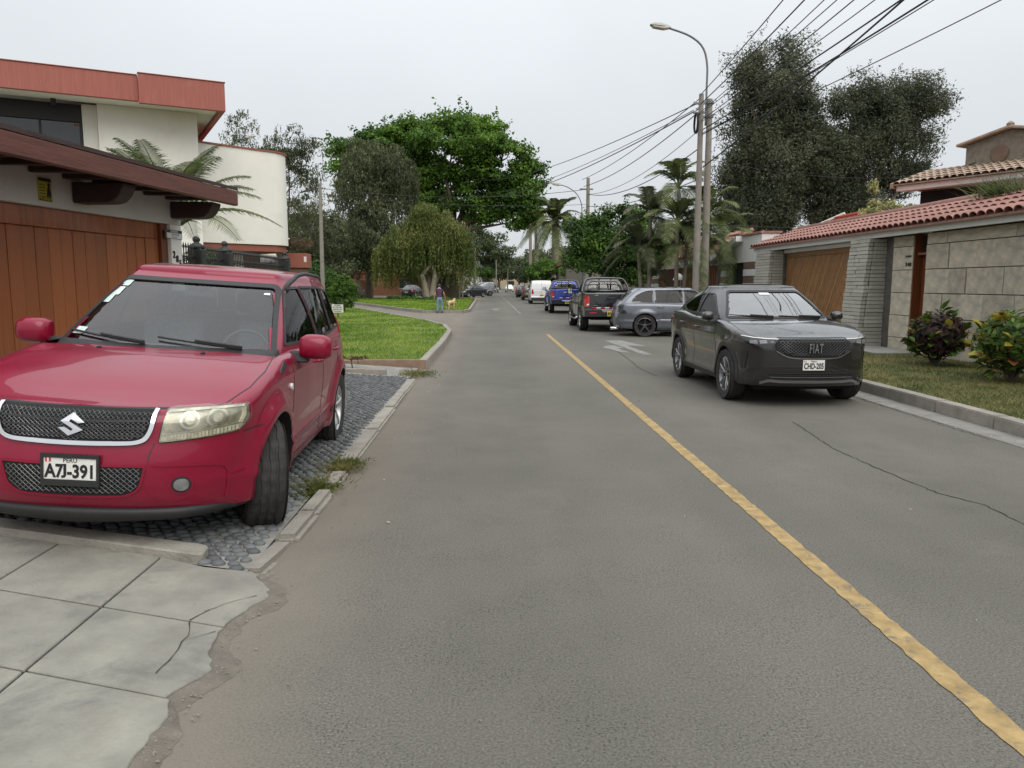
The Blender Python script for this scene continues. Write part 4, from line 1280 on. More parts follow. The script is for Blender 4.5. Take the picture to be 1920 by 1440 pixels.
# ------------------------------------------------------------------ house with the rounded corner
ch = empty("rounded_house", (-5.95, 24.15, 0), (0, 0, rad(45)), "cream house whose windowless upper storey ends in a rounded corner", "house")
def round_box(x0, x1, y0, y1, z0, z1, r, n=14):
    pts = [(x0, y1), (x0, y0)]
    for k in range(n + 1):
        a = rad(-90 + 90 * k / n); pts.append((x1 - r + r * math.cos(a), y0 + r + r * math.sin(a)))
    pts.append((x1, y1))
    return pts
for nm, zz0, zz1, gr_, mt in (("upper_wall", 2.72, 5.42, 0, M_STUCCO), ("parapet_cap", 5.422, 5.47, .03, M_TERRA2), ("floor_band", 2.52, 2.718, -.05, M_TERRA2)):
    mb = MB(); mb.prism(round_box(-6, .1 + gr_, -gr_, 6 + gr_, 0, 0, .75), 'z', zz0, zz1)
    o = mb.obj(nm, mt, ch); smooth_by_angle(o.data, 30)
part("lower_wall", [(-6, -1.4, .6, 6, 0, 2.518)], M_STUCCO, ch)
part("lower_wall", [(-1.398, -.5, 1.2, 6, 0, 2.516)], M_TERRA2, ch)
cam_b = MB(); cam_b.tube([(.12, .9, 2.95), (.22, .85, 3.0), (.30, .80, 2.97)], .025, 8); cam_b.obj("security_camera", M_WHITE, ch)
cdt = MB(); cdt.tube([(.125, .8, 2.75), (.125, .8, 2.95)], .012, 6); cdt.obj("conduit", M_WHITE, ch)

# ------------------------------------------------------------------ iron fence
fe = empty("iron_fence", (-5.9, 11.7, 0), (0, 0, rad(1.2)), "black spear-topped iron fence with stone posts in front of the rounded house", "fence")
part("plinth", [(-.12, .12, .2, 12.2, 0, .75)], M_STUCCO, fe)
for yp in (.9, 4.5, 6.3, 11.9):
    po = part("post", [(-.15, .15, yp - .15, yp + .15, .752, 2.28)], M_IRON, fe, bevel=.03)
    cp = MB(); cp.lathe([(.16, 2.281), (.17, 2.32), (.10, 2.37), (.05, 2.40), (.075, 2.44), (.075, 2.48), (.04, 2.52), (.001, 2.53)], 'z', (0, yp, 0), 14)
    cp.obj("post_cap", M_IRON, po, smooth=True)
bar_me = MB(); bar_me.tube([(0, 0, .75), (0, 0, 2.27)], .012, 5); bar_me.tube([(0, 0, 2.25), (0, 0, 2.29), (0, 0, 2.38)], [.012, .024, .001], 5)
bm_ = bar_me.mesh("bar", M_IRON)
y = 1.08
while y < 11.75:
    if all(abs(y - yp) > .2 for yp in (.9, 4.5, 6.3, 11.9)):
        link("bar", bm_, fe, (0, y, 0))
    y += .128
for z in (1.93, 2.08):
    part("rail", [(-.02, .02, .9, 11.9, z, z + .03)], M_IRON, fe)
sc_ = MB()
for i in range(66):
    yy = 1.1 + i * .163
    if any(abs(yy - yp) < .25 for yp in (.9, 4.5, 6.3, 11.9)): continue
    for s_ in (1, -1):
        sc_.tube([(0, yy + s_ * (.075 * math.cos(a) * (1 - a / 9)), 2.02 + .055 * math.sin(a) * (1 - a / 9)) for a in np.linspace(0, 6, 10)], .008, 4, cap=False)
o = sc_.obj("scroll_work", M_IRON, fe); o["kind"] = "stuff"
pb = empty("planter_pier", (-6.1, 25.2, 0), (0, 0, rad(3)), "terracotta planter box on a brick pier at the end of the iron fence", "planter")
part("planter_box", [(-.34, .34, -.34, .34, 2.06, 2.52)], M_TERRA2, pb, bevel=.015)
part("pier", [(-.27, .27, -.27, .27, 0, 2.058)], M_BRICKB, pb)
MB().box(.22, .30, -.345, -.341, 2.25, 2.42).obj("number_tile", M_WHITE, pb)

# ------------------------------------------------------------------ right: stone-walled house
rh = empty("stone_wall_house", (8.8, 15.0, 0), (0, 0, 0), "low house front of pale stone blocks with oak garage door and red tiled roof", "house")
def rbox(y0, y1, x0, x1, z0, z1):        # world-like: y along the street, x away from it
    return (x0 - 8.8, x1 - 8.8, y0 - 15, y1 - 15, z0, z1)
part("wall_core", [rbox(0, 15.42, 8.88, 9.2, 0, 2.60), rbox(15.98, 18.1, 8.90, 9.2, 0, 2.60), rbox(23.25, 24.6, 8.9, 9.2, 0, 2.6)], M_JOINT, rh)
blk = MB().box(-.5, .5, -.5, .5, -.5, .5).mesh("stone_block", M_STONE, bevel=.012)
blk2 = MB().box(-.5, .5, -.5, .5, -.5, .5).mesh("ledge_brick", M_LEDGE, bevel=.05)
rows = [.10, .41, .89, 1.37, 1.85, 2.34, 2.565]
for j in range(6):
    z0, z1 = rows[j], rows[j + 1]
    y = 15.41
    while y > 8.0:
        l = random.uniform(.45, .85)
        if j in (0, 5): l *= 1.2
        dx = random.uniform(-.012, .012)
        link("stone_block", blk, rh, (.045 + dx, y - l / 2 - 15, (z0 + z1) / 2), None, (.10, l - .006, z1 - z0 - .016))
        y -= l
    # panel with the number, between door and pier
    l = .80
    link("stone_block", blk, rh, (.075 + random.uniform(-.006, .006), 16.39 - 15, (z0 + z1) / 2), None, (.07, l - .006, z1 - z0 - .014))
for ch_, y_ in (("3", 16.22), ("4", 16.14), ("0", 16.06)):
    text_obj("house_digit", ch_, .11, M_INK, rh, (.028, y_ - 15 + .0, 1.96), (rad(90), 0, rad(-90)), depth=.006, bold=.002)
text_obj("street_name", "GENERAL", .055, M_INK, rh, (.030, 16.15 - 15, 2.13), (rad(90), 0, rad(-90)), depth=.003)
# battered piers of thin ledge stones
def pier(yc0, yc1, xb, xt, ysh, z0=.06, z1=2.56):
    p = empty("stone_pier", (0, 0, 0), parent=rh)
    n = 29
    mb = MB(); mb.prism([(xb + .05 - 8.8, z0), (9.0 - 8.8, z0), (9.0 - 8.8, z1), (xt + .05 - 8.8, z1)], 'y', yc0 + .05 - 15, yc1 - .05 - 15)
    mb.obj("pier_core", M_JOINT, p)
    for i in range(n):
        a, b = z0 + (z1 - z0) * i / n, z0 + (z1 - z0) * (i + 1) / n
        xf = xb + (xt - xb) * (i + .5) / n
        cuts = [yc0, yc0 + (yc1 - yc0) * random.uniform(.3, .7), yc1]
        for k in range(2):
            dx = random.uniform(-.015, .012)
            link("ledge_brick", blk2, p, (xf + .06 + dx - 8.8, (cuts[k] + cuts[k + 1]) / 2 - 15, (a + b) / 2), None, (.12, cuts[k + 1] - cuts[k] - .006, b - a - .009))
        dy = random.uniform(-.008, .010)
        link("ledge_brick", blk2, p, ((xf + .13 + 8.92) / 2 - 8.8, yc0 + .05 + dy - 15, (a + b) / 2), None, (8.92 - xf - .13, .10, b - a - .009))
    return p
pier(17.20, 18.10, 8.30, 8.50, 0)
pier(23.30, 24.55, 8.35, 8.50, 0)
# front door with transom
fd = empty("front_door", (0, 0, 0), parent=rh)
part("door_leaf", [rbox(15.46, 15.94, 9.02, 9.06, .17, 2.14)], M_WOODDR, fd)
part("door_frame", [rbox(15.425, 15.455, 8.84, 9.1, .17, 2.56), rbox(15.945, 15.975, 8.84, 9.1, .17, 2.56), rbox(15.456, 15.944, 8.90, 9.1, 2.145, 2.20)], M_WOODDR, fd)
part("transom_pane", [rbox(15.457, 15.943, 9.03, 9.05, 2.20, 2.55)], M_WINDOW, fd)
part("door_handle", [rbox(15.52, 15.56, 8.985, 9.018, 1.02, 1.17)], M_CHROME, fd)
# garage door: diagonal boards in a frame
gg = empty("garage_door", (0, 0, 0), parent=rh)
part("door_frame", [rbox(18.12, 23.24, 8.98, 9.03, 2.34, 2.47), rbox(18.12, 18.24, 8.985, 9.03, .07, 2.338), rbox(23.12, 23.24, 8.985, 9.03, .07, 2.338)], M_WOODG, gg)
part("door_backing", [rbox(18.12, 23.24, 9.04, 9.08, .06, 2.5)], M_VOID, gg)
part("door_header", [rbox(18.1, 23.26, 8.9, 9.0, 2.475, 2.57)], M_WHITE, gg)
def clip(poly, a, b, c_):            # keep a*y + b*z <= c
    out_ = []
    for i in range(len(poly)):
        p, q = poly[i], poly[(i + 1) % len(poly)]
        fp, fq = a * p[0] + b * p[1] - c_, a * q[0] + b * q[1] - c_
        if fp <= 0: out_.append(p)
        if fp * fq < 0:
            t = fp / (fp - fq); out_.append((p[0] + (q[0] - p[0]) * t, p[1] + (q[1] - p[1]) * t))
    return out_
Y0, Y1, Z0, Z1 = 18.245, 23.115, .07, 2.335
ang = rad(58)
nx_, nz_ = -math.sin(ang), math.cos(ang)
# boards lean towards the camera's right as they rise (smaller y)
nx_, nz_ = math.sin(ang), math.cos(ang)
cmin = nx_ * Y0 + nz_ * Z0; cmax = nx_ * Y1 + nz_ * Z1
wb = .135
k = 0
while cmin + k * wb < cmax:
    pgn = [(Y0, Z0), (Y1, Z0), (Y1, Z1), (Y0, Z1)]
    pgn = clip(pgn, nx_, nz_, cmin + (k + 1) * wb - .004)
    if len(pgn) > 2: pgn = clip(pgn, -nx_, -nz_, -(cmin + k * wb + .004))
    if len(pgn) > 2:
        mb = MB(); dx = random.uniform(-.003, .003)
        mb.prism([(p[0] - 15, p[1]) for p in pgn], 'x', .195 + dx, .235)
        mb.obj("plank", M_WOODG, gg, bevel=.004)
    k += 1
# fascia and tiles
part("fascia", [rbox(0, 24.95, 8.56, 8.62, 2.565, 2.735)], M_WHITE, rh)
part("soffit", [rbox(0, 24.95, 8.622, 9.2, 2.60, 2.64)], M_WHITE, rh)
def tile_mesh(name, mat, w=.115, l=.46, taper=.82, n=7, t=.014):
    vs, fs = [], []
    for (yy, s_) in ((0, 1.0), (l, taper)):
        for r_ in (1.0, 1.0 - t / w):
            for k in range(n + 1):
                a = math.pi * k / n
                vs.append((yy, -w * s_ * r_ * math.cos(a), w * s_ * r_ * math.sin(a) * .72))
    m = n + 1
    for k in range(n):
        fs.append((k, k + 1, 2 * m + k + 1, 2 * m + k))
        fs.append((m + k + 1, m + k, 3 * m + k, 3 * m + k + 1))
        fs.append((k + 1, k, m + k, m + k + 1))
    me = bpy.data.meshes.new(name); me.from_pydata(vs, [], fs); me.materials.append(mat)
    bm = bmesh.new(); bm.from_mesh(me); bmesh.ops.recalc_face_normals(bm, faces=bm.faces[:]); bm.to_mesh(me); bm.free()
    smooth_by_angle(me, 50)
    return me
def tile_roof(parent, x0, z0, slope, rows, pitch, y0, y1, mat, name="roof", single=True, l=.42, limit=300, base=None):
    """tiles on a slope that rises along local +x, columns along local y"""
    r = empty(name, (0, 0, 0), parent=parent)
    L_ = rows * l * .93
    ca, sa = math.cos(slope), math.sin(slope)
    bs = MB(); bs.prism([(x0 - .02, z0 - .03), (x0 + L_ * ca, z0 + L_ * sa - .03), (x0 + L_ * ca, z0 + L_ * sa - .08), (x0 - .02, z0 - .07)], 'y', y0, y1)
    bs.obj("roof_deck", base or mat, r)
    tm = tile_mesh("roof_tile", mat, pitch * .52, l * 1.04)
    n = int((y1 - y0) / pitch)
    V = np.array([v.co[:] for v in tm.vertices]); F = [tuple(p.vertices) for p in tm.polygons]
    rest = MB(); cnt = 0
    for j in range(rows):
        for i in range(n):
            s_ = j * l * .93
            y_ = y0 + pitch * (i + .5) + random.uniform(-.006, .006)
            p = (x0 - .03 + s_ * ca, y_, z0 - .02 + s_ * sa + .016 * 0)
            rt_ = (random.uniform(-.03, .03), -slope + .04, random.uniform(-.02, .02))
            if single and cnt < limit:
                link("roof_tile", tm, r, p, rt_); cnt += 1
            else:
                c2, s2 = math.cos(slope - .04), math.sin(slope - .04)
                rest.add([(p[0] + v[0] * c2 - v[2] * s2, p[1] + v[1], p[2] + v[0] * s2 + v[2] * c2) for v in V], F)
    if rest.v:
        o = rest.obj("roof_tiles", mat, r, recalc=False); o["kind"] = "stuff"; smooth_by_angle(o.data, 50)
    return r
tile_roof(rh, 8.46 - 8.8, 2.745, math.atan2(.50, 1.40), 4, .232, 11.9 - 15, 25.0 - 15, M_TILE)
tile_roof(rh, 8.46 - 8.8, 2.745, math.atan2(.50, 1.40), 4, .232, 0 - 15, 11.88 - 15, M_TILE, single=False, name="roof_section")
rg = MB(); rg.tube([(1.12, 0 - 15, 3.27), (1.12, 25.0 - 15, 3.27)], .11, 10); rg.obj("ridge_tile", M_TILE, rh, smooth=True)
bk = MB(); bk.prism([(1.10, 3.27), (1.15, 3.20), (3.2, 2.6), (3.2, 2.66)], 'y', -15, 10); bk.obj("back_slope", M_TILE, rh)
MB().box(1.0, 1.4, 9.7, 10.05, 3.1, 3.36).obj("chimney_stub", M_STONE, rh, bevel=.02)

# house with the little tower behind it
th = empty("tower_house", (14.1, 27.0, 0), (0, 0, rad(28)), "two-storey house behind the stone wall with weathered tile roof and small brick tower", "house")
part("wall", [(.5, 7, -9, -.3, 0, 4.0), (.5, 7, -9, -3.2, 4.002, 4.75)], M_WHITE, th)
part("eaves_beam", [(.05, .5, -9, -.05, 4.752, 4.93)], M_WHITE, th)
part("balcony_void", [(.9, 3, -3.19, -.4, 4.002, 4.75)], M_VOID, th)  # solid near-black block, the opening's shade put into its colour
tile_roof(th, -.05, 5.0, math.atan2(.30, 1.0), 5, .25, -9, .1, M_TILEG, single=True)
bs_ = MB(); bs_.prism([(-.1, 4.85), (-.1, 5.02), (1.9, 5.62), (3.6, 5.1), (3.6, 4.85)], 'y', -.02, .10); bs_.obj("gable_end", M_TILEG, th)
bk_ = MB(); bk_.prism([(1.8, 5.50), (1.8, 5.56), (4.6, 4.9), (4.6, 4.84)], 'y', -9, .1); bk_.obj("back_slope", M_TILEG, th)
tw = empty("tower", (0, 0, 0), parent=th)
part("tower_wall", [(1.5, 4.0, -4.4, -1.54, 5.0, 6.20)], M_ROUGHB, tw)
mb = MB(); mb.prism([(-4.65, 6.16), (-2.97, 6.52), (-1.29, 6.16), (-1.29, 6.25), (-2.97, 6.62), (-4.65, 6.25)], 'x', 1.3, 4.2); mb.obj("tower_cap", M_TILEG, tw, bevel=.02)
mb = MB(); mb.prism([(-4.4, 6.19), (-2.97, 6.50), (-1.54, 6.19)], 'x', 1.505, 3.99); mb.obj("tower_gable", M_ROUGHB, tw)
md_ = MB(); md_.lathe([(.001, 1.46), (.26, 1.46), (.29, 1.475), (.29, 1.50)], 'x', (0, -2.65, 5.78), 28); md_.obj("medallion", M_BRICKB, tw)
kn = MB(); kn.lathe([(.10, 6.58), (.12, 6.66), (.06, 6.72), (.001, 6.75)], 'z', (1.4, -2.97, 0), 12); kn.obj("finial", M_TILEG, tw)

# orange-tiled hip roof between the trees
hp = empty("hip_roof_pavilion", (12.9, 26.6, 0), (0, 0, 0), "small pavilion with bright orange hipped tile roof behind the stone wall", "pavilion")
part("wall", [(-1.2, 2.2, -2.0, 1.6, 0, 3.3)], M_WHITE, hp)
hm = MB(); hm.add([(-1.6, -2.4, 3.3), (2.6, -2.4, 3.3), (2.6, 2.0, 3.3), (-1.6, 2.0, 3.3), (-.4, -.9, 3.98), (1.5, -.9, 3.98), (1.5, .6, 3.98), (-.4, .6, 3.98)],
                  [(0, 1, 5, 4), (1, 2, 6, 5), (2, 3, 7, 6), (3, 0, 4, 7), (4, 5, 6, 7), (3, 2, 1, 0)])
hm.obj("roof", M_TILEO, hp)
for k in range(5):
    f0 = k / 5
    z_ = 3.32 + .68 * f0
    cr_ = MB()
    x0_, x1_, ya_, yb_ = -1.62 + 1.2 * f0, 2.62 - 1.1 * f0, -2.42 + 1.5 * f0, 2.02 - 1.4 * f0
    cr_.box(x0_, x0_ + .06, ya_, yb_, z_, z_ + .055); cr_.box(x0_, x1_, ya_, ya_ + .06, z_, z_ + .055)
    cr_.obj("tile_course", M_TILEO, hp)
hr_ = MB(); hr_.tube([(-1.6, 2.0, 3.34), (-.4, .6, 4.02)], .05, 6); hr_.obj("hip_ridge", M_WHITE, hp)

# striped house farther along
sh = empty("striped_house", (8.8, 34.0, 0), (0, 0, 0), "low house with alternating brown brick and white bands behind the palms", "house")
zb_ = [.1, .36, .62, .86, 1.10, 1.35, 1.58, 1.83, 2.05, 2.30]
for i in range(9):
    mt = M_BRICKB if i % 2 == 0 else M_WHITE
    part("brick_band" if i % 2 == 0 else "white_band", [(0 if i % 2 == 0 else -.012, .3, -9.05, -7.35, zb_[i] + .001, zb_[i + 1] - .001), (0 if i % 2 == 0 else -.012, .3, -5.4, -4.4, zb_[i] + .001, zb_[i + 1] - .001),
                                                         (0 if i % 2 == 0 else -.012, .3, 6.0, 8.6, zb_[i] + .001, zb_[i + 1] - .001)], mt, sh)
part("door", [(.12, .2, -7.34, -5.41, .1, 2.29)], M_VOID, sh)  # near-black panel painted as the shade inside the doorway
gm = empty("wood_gate", (0, 0, 0), parent=sh)
yy = -4.35
while yy < 5.9:
    MB().box(.02, .07, yy, yy + .12, .15, 2.25).obj("gate_slat", M_WOODDR, gm); yy += .22
part("gate_backing", [(.12, .2, -4.39, 5.99, .1, 2.29)], M_VOID, sh)
part("white_wall", [(.002, .6, -9.06, -7.2, 2.301, 3.18)], M_WHITE, sh)
gb_ = MB(); gb_.prism([(-7.2, 2.301), (-7.2, 3.05), (-4.2, 2.45), (-4.2, 2.301)], 'x', .003, .5); gb_.obj("gable_wall", M_WHITE, sh)
bb = MB(); bb.prism([(-7.2, 3.02), (-7.2, 3.20), (-3.6, 2.52), (-3.6, 2.34)], 'x', -.25, .55); bb.obj("barge_board", M_WHITE, sh)
part("eaves_fascia", [(-.3, -.22, -4.0, 8.8, 2.40, 2.60)], M_WHITE, sh)
tile_roof(sh, -.38, 2.66, math.atan2(.55, 1.0), 5, .30, -4.0, 9.0, M_TILE, single=True, l=.45)
part("upper_wall", [(1.9, 4, -8.8, 9, 0, 3.3)], M_WHITE, sh)
part("parapet_coping", [(-.05, .65, -9.1, -7.15, 3.182, 3.25)], M_TILE, sh)

# ------------------------------------------------------------------ plants
def leaf_mat(name, c1, c2, patch=.5, trans=.3, rough=.6, island=.45, thresh=(.38, .64)):
    return pm(name, c1, rough, var=.15, scale=patch, col2=c2, island=island, trans=trans, detail=3, spec=.3, thresh=thresh)
M_BARK = pm("grey_bark", (0.13, 0.105, 0.082), .95, var=.3, scale=6, bump=.8, bscale=14, stretch=(3, 3, .6))
M_BARKP = pm("pale_bark", (0.30, 0.255, 0.205), .95, var=.25, scale=5, bump=.6, bscale=14, stretch=(3, 3, .6))
M_PALMT = pm("palm_trunk", (0.24, 0.215, 0.175), .9, var=.25, scale=4, bump=.5, bscale=3, stretch=(.4, .4, 8))
L_OLIVE = leaf_mat("olive_leaf", (0.066, 0.078, 0.044), (0.125, 0.136, 0.082), .45, trans=.4, island=.25)
L_FICUS = leaf_mat("fresh_green_leaf", (0.045, 0.110, 0.014), (0.110, 0.205, 0.026), .28)
L_PEPPER = leaf_mat("grey_green_leaf", (0.062, 0.080, 0.036), (0.118, 0.130, 0.062), .35)
L_WILLOW = leaf_mat("yellow_green_leaf", (0.100, 0.140, 0.032), (0.175, 0.190, 0.058), .35)
L_DARK = leaf_mat("deep_green_leaf", (0.030, 0.072, 0.014), (0.078, 0.150, 0.022), .6)
L_TOPI = leaf_mat("clipped_green_leaf", (0.050, 0.120, 0.015), (0.105, 0.185, 0.030), 1.5)
L_FAR = leaf_mat("far_green_leaf", (0.052, 0.078, 0.032), (0.095, 0.120, 0.050), .25)  # muted green shared by the farthest trees
L_DRY = leaf_mat("dry_brown_leaf", (0.085, 0.058, 0.032), (0.150, 0.110, 0.065), 2.0)
L_PALM = leaf_mat("palm_leaflet", (0.075, 0.115, 0.035), (0.150, 0.170, 0.068), 1.2)
L_PALMD = leaf_mat("dull_palm_leaflet", (0.060, 0.085, 0.040), (0.125, 0.130, 0.070), 1.2)
L_CREAM = leaf_mat("cream_leaf", (0.22, 0.24, 0.07), (0.42, 0.40, 0.20), 3.0)
L_YEL = leaf_mat("croton_yellow_leaf", (0.36, 0.26, 0.025), (0.28, 0.28, 0.04), 6)
L_GRN = leaf_mat("croton_green_leaf", (0.040, 0.088, 0.016), (0.090, 0.140, 0.022), 6)
L_PUR = leaf_mat("croton_purple_leaf", (0.030, 0.022, 0.020), (0.070, 0.035, 0.030), 6)
L_RED = leaf_mat("croton_red_leaf", (0.150, 0.055, 0.025), (0.22, 0.10, 0.03), 6)

def leaf_quads(P, size, asp=.42, up=.25, droop=0.0, nrm=None):
    """one rhombus per point; with nrm the blades lie roughly across that direction"""
    n = len(P)
    if nrm is None:
        d = RNG.normal(0, 1, (n, 3)); d[:, 2] = d[:, 2] * .7 + up - droop
        d /= np.linalg.norm(d, axis=1)[:, None]
        s = np.cross(d, RNG.normal(0, 1, (n, 3)))
    else:
        s = np.cross(nrm, RNG.normal(0, 1, (n, 3)))
        s /= np.linalg.norm(s, axis=1)[:, None] + 1e-9
        d = np.cross(s, nrm); d[:, 2] -= .25 + droop
        d /= np.linalg.norm(d, axis=1)[:, None] + 1e-9
    s /= np.linalg.norm(s, axis=1)[:, None] + 1e-9
    L = (size * RNG.uniform(.6, 1.35, n))[:, None]
    a = P - d * L * .5; b = P + s * L * asp * .5; c = P + d * L * .5; e = P - s * L * asp * .5
    v = np.stack([a, b, c, e], 1).reshape(-1, 3)
    return v, np.arange(n * 4).reshape(-1, 4)

def unit(n):
    u = RNG.normal(0, 1, (n, 3)); return u / np.linalg.norm(u, axis=1)[:, None]

def sample_lobes(lobes, n, lo=.55, hi=1.02):
    vol = np.array([l[3] * l[4] * l[5] for l in lobes]) ** .75
    idx = RNG.choice(len(lobes), n, p=vol / vol.sum())
    r = lo + (hi - lo) * RNG.random(n) ** .6
    lb = np.array(lobes)[idx]
    return lb[:, :3] + unit(n) * r[:, None] * lb[:, 3:6], idx

def tree(name, loc, lobes, label, mat, bark=None, clusters=150, per=200, rc=.7, leaf=.16, asp=.42, trunk_r=.25, group=None, cat="tree", fork=.35, limbs=14, droop=0.0, strands=None, multi=1, rcz=.65, lo=.5, jit=.7, wisps=None):
    """lobes: (dx, dy, z, rx, ry, rz) about the trunk foot; leaf clumps sit on the lobes, leaves on the clumps"""
    root = empty(name, (loc[0], loc[1], loc[2] if len(loc) > 2 else 0), (0, 0, 0), label, cat, group)
    C_, idx = sample_lobes(lobes, clusters, lo)
    br = rc * RNG.uniform(.55, 1.35, clusters)
    n = clusters * per
    w = unit(n)
    rad_ = RNG.uniform(.25, 1.0, n) ** .5 * np.repeat(br, per)
    P = np.repeat(C_, per, axis=0) + w * rad_[:, None] * np.array([1, 1, rcz]) + RNG.normal(0, rc * .10, (n, 3))
    nr = w + RNG.normal(0, jit, (n, 3)) + np.array([0, 0, .45])
    nr /= np.linalg.norm(nr, axis=1)[:, None]
    k = P[:, 2] > .2
    v, f = leaf_quads(P[k], leaf, asp, .2, droop, nr[k])
    if wisps:
        nw, lw_, m = wisps                      # twigs that stick out of the clumps
        i_ = RNG.integers(0, clusters, nw)
        dv = unit(nw); dv[:, 2] = np.abs(dv[:, 2]) * .8 + .1; dv /= np.linalg.norm(dv, axis=1)[:, None]
        st = C_[i_] + dv * br[i_][:, None] * np.array([1, 1, rcz]) * .8
        tq = np.tile(np.linspace(0, 1, m), nw)[:, None]
        Q = np.repeat(st, m, axis=0) + np.repeat(dv * (lw_ * RNG.uniform(.3, 1, nw))[:, None], m, axis=0) * tq + RNG.normal(0, leaf * .35, (nw * m, 3))
        v2, f2 = leaf_quads(Q, leaf, asp, .4)
        f = np.vstack([f, f2 + len(v)]); v = np.vstack([v, v2])
    if strands:
        ns, ln, sp = strands
        S_, _ = sample_lobes(lobes, ns, .65)
        m = int(ln / sp)
        t = np.arange(m) * sp
        l = RNG.uniform(.15, 1.0, ns)
        dx = RNG.normal(0, .22, (ns, 2))
        Q = np.repeat(S_, m, axis=0)
        tt = np.tile(t, ns) * np.repeat(l, m)
        Q[:, 2] -= tt
        Q[:, 0] += np.repeat(dx[:, 0], m) * np.sqrt(tt); Q[:, 1] += np.repeat(dx[:, 1], m) * np.sqrt(tt)
        Q += RNG.normal(0, .045, Q.shape)
        Q = Q[Q[:, 2] > .9]
        v2, f2 = leaf_quads(Q, leaf, asp * .75, 0, 1.3)
        f = np.vstack([f, f2 + len(v)]); v = np.vstack([v, v2])
    link("crown", np_mesh("crown", v, f, mat), root)
    # trunk and limbs
    lb = np.array(lobes); cen = (lb[:, :3] * lb[:, 3:4]).sum(0) / lb[:, 3].sum()
    zf = max(.3, cen[2] * fork)
    mb = MB()
    tops = []
    for q in range(multi):
        a = 2 * math.pi * q / max(1, multi) + .4
        off = .0 if multi == 1 else trunk_r * .75
        p0 = Vector((off * math.cos(a), off * math.sin(a), -.1)); p1 = Vector((off * 1.6 * math.cos(a) + cen[0] * .12, off * 1.6 * math.sin(a), zf * .5)); p2 = Vector((cen[0] * .3 + off * 3.2 * math.cos(a), cen[1] * .3 + off * 3 * math.sin(a), zf))
        rr = trunk_r / (multi ** .35)
        mb.tube([tuple(p) for p in catmull([p0, p1 + Vector((random.uniform(-.08, .08), random.uniform(-.08, .08), 0)), p2], 8)], list(np.linspace(rr * 1.35, rr * .8, 8)), 9)
        tops.append(p2)
    mb.obj("trunk", bark or M_BARK, root, smooth=True)
    lm = MB()
    mids = []
    for i, l in enumerate(lobes):
        s_ = tops[i % len(tops)]; e = Vector(l[:3])
        mid = s_.lerp(e, .5) + Vector((random.uniform(-.12, .12), random.uniform(-.12, .12), random.uniform(-.05, .1))) * (e - s_).length
        r0 = trunk_r * .42
        c7 = catmull([s_ - Vector((0, 0, .05)), mid, e], 9)
        lm.tube([tuple(p) for p in c7], list(np.linspace(r0, r0 * .2, 9)), 6)
        mids += [Vector(p) for p in c7[3:]]
    for i in RNG.choice(len(C_), min(limbs, len(C_)), replace=False):
        e = Vector(C_[i])
        s_ = min(mids, key=lambda q: (q - e).length + (2 if q.z > e.z else 0))
        mid = s_.lerp(e, .5) + Vector((random.uniform(-.1, .1), random.uniform(-.1, .1), random.uniform(-.12, .05))) * (e - s_).length
        r0 = trunk_r * .14
        lm.tube([tuple(p) for p in catmull([s_, mid, e], 6)], list(np.linspace(r0, r0 * .25, 6)), 5)
    lm.obj("limbs", bark or M_BARK, root, smooth=True)
    return root

def lobes3(lst, dep=1.0):
    return [(x, random.uniform(-.25, .25) * rx * dep, z, rx, rx * dep, rz) for (x, _, z, rx, rz) in lst]

tree("olive_tree", (12.74, 38, 0), lobes3([(0.82, 0, 7.0, 2.1, 2.6), (-0.3, 0, 6.6, 1.3, 2.2), (1.05, 0, 10.0, 1.75, 2.1), (1.8, 0, 12.2, .75, 1.4), (-0.2, 0, 11.3, .85, 1.3), (2.2, 0, 10.0, 0.8, 1.5), (0.39, 0, 4.9, 1.7, 1.2), (-.9, 0, 9.2, .6, 1.0)]),
     "tall narrow dark olive-green tree standing behind the street lamp", L_OLIVE, clusters=300, per=400, rc=.70, lo=.2, leaf=.145, asp=.36, trunk_r=.32, rcz=.95, limbs=40, wisps=(1100, 1.1, 14))
tree("olive_tree", (17.02, 38, 0), lobes3([(1.64, 0, 9.6, 1.9, 1.7), (0.5, 0, 10.3, 1.0, 1.1), (3.3, 0, 10.5, 1.35, 1.15), (2.27, 0, 8.0, 1.8, 1.5), (-0.28, 0, 6.6, 1.7, 2.0), (0.59, 0, 5.1, 2.1, 1.1), (3.2, 0, 6.8, 1.1, 1.2), (-3.0, 0, 5.6, 1.4, 1.7), (-1.6, 0, 7.4, 1.0, 1.2), (4.3, 0, 10.0, .7, .6), (3.9, 0, 8.4, .8, .6), (-.9, 0, 8.5, 1.2, 1.2), (-2.1, 0, 7.8, 1.3, 1.4), (.3, 0, 7.6, 1.4, 1.4)]),
     "leaning broad dark olive-green tree rising above the stone-walled house", L_OLIVE, clusters=350, per=390, rc=.68, lo=.2, leaf=.145, asp=.36, trunk_r=.32, rcz=.9, limbs=40, wisps=(1100, 1.1, 14))
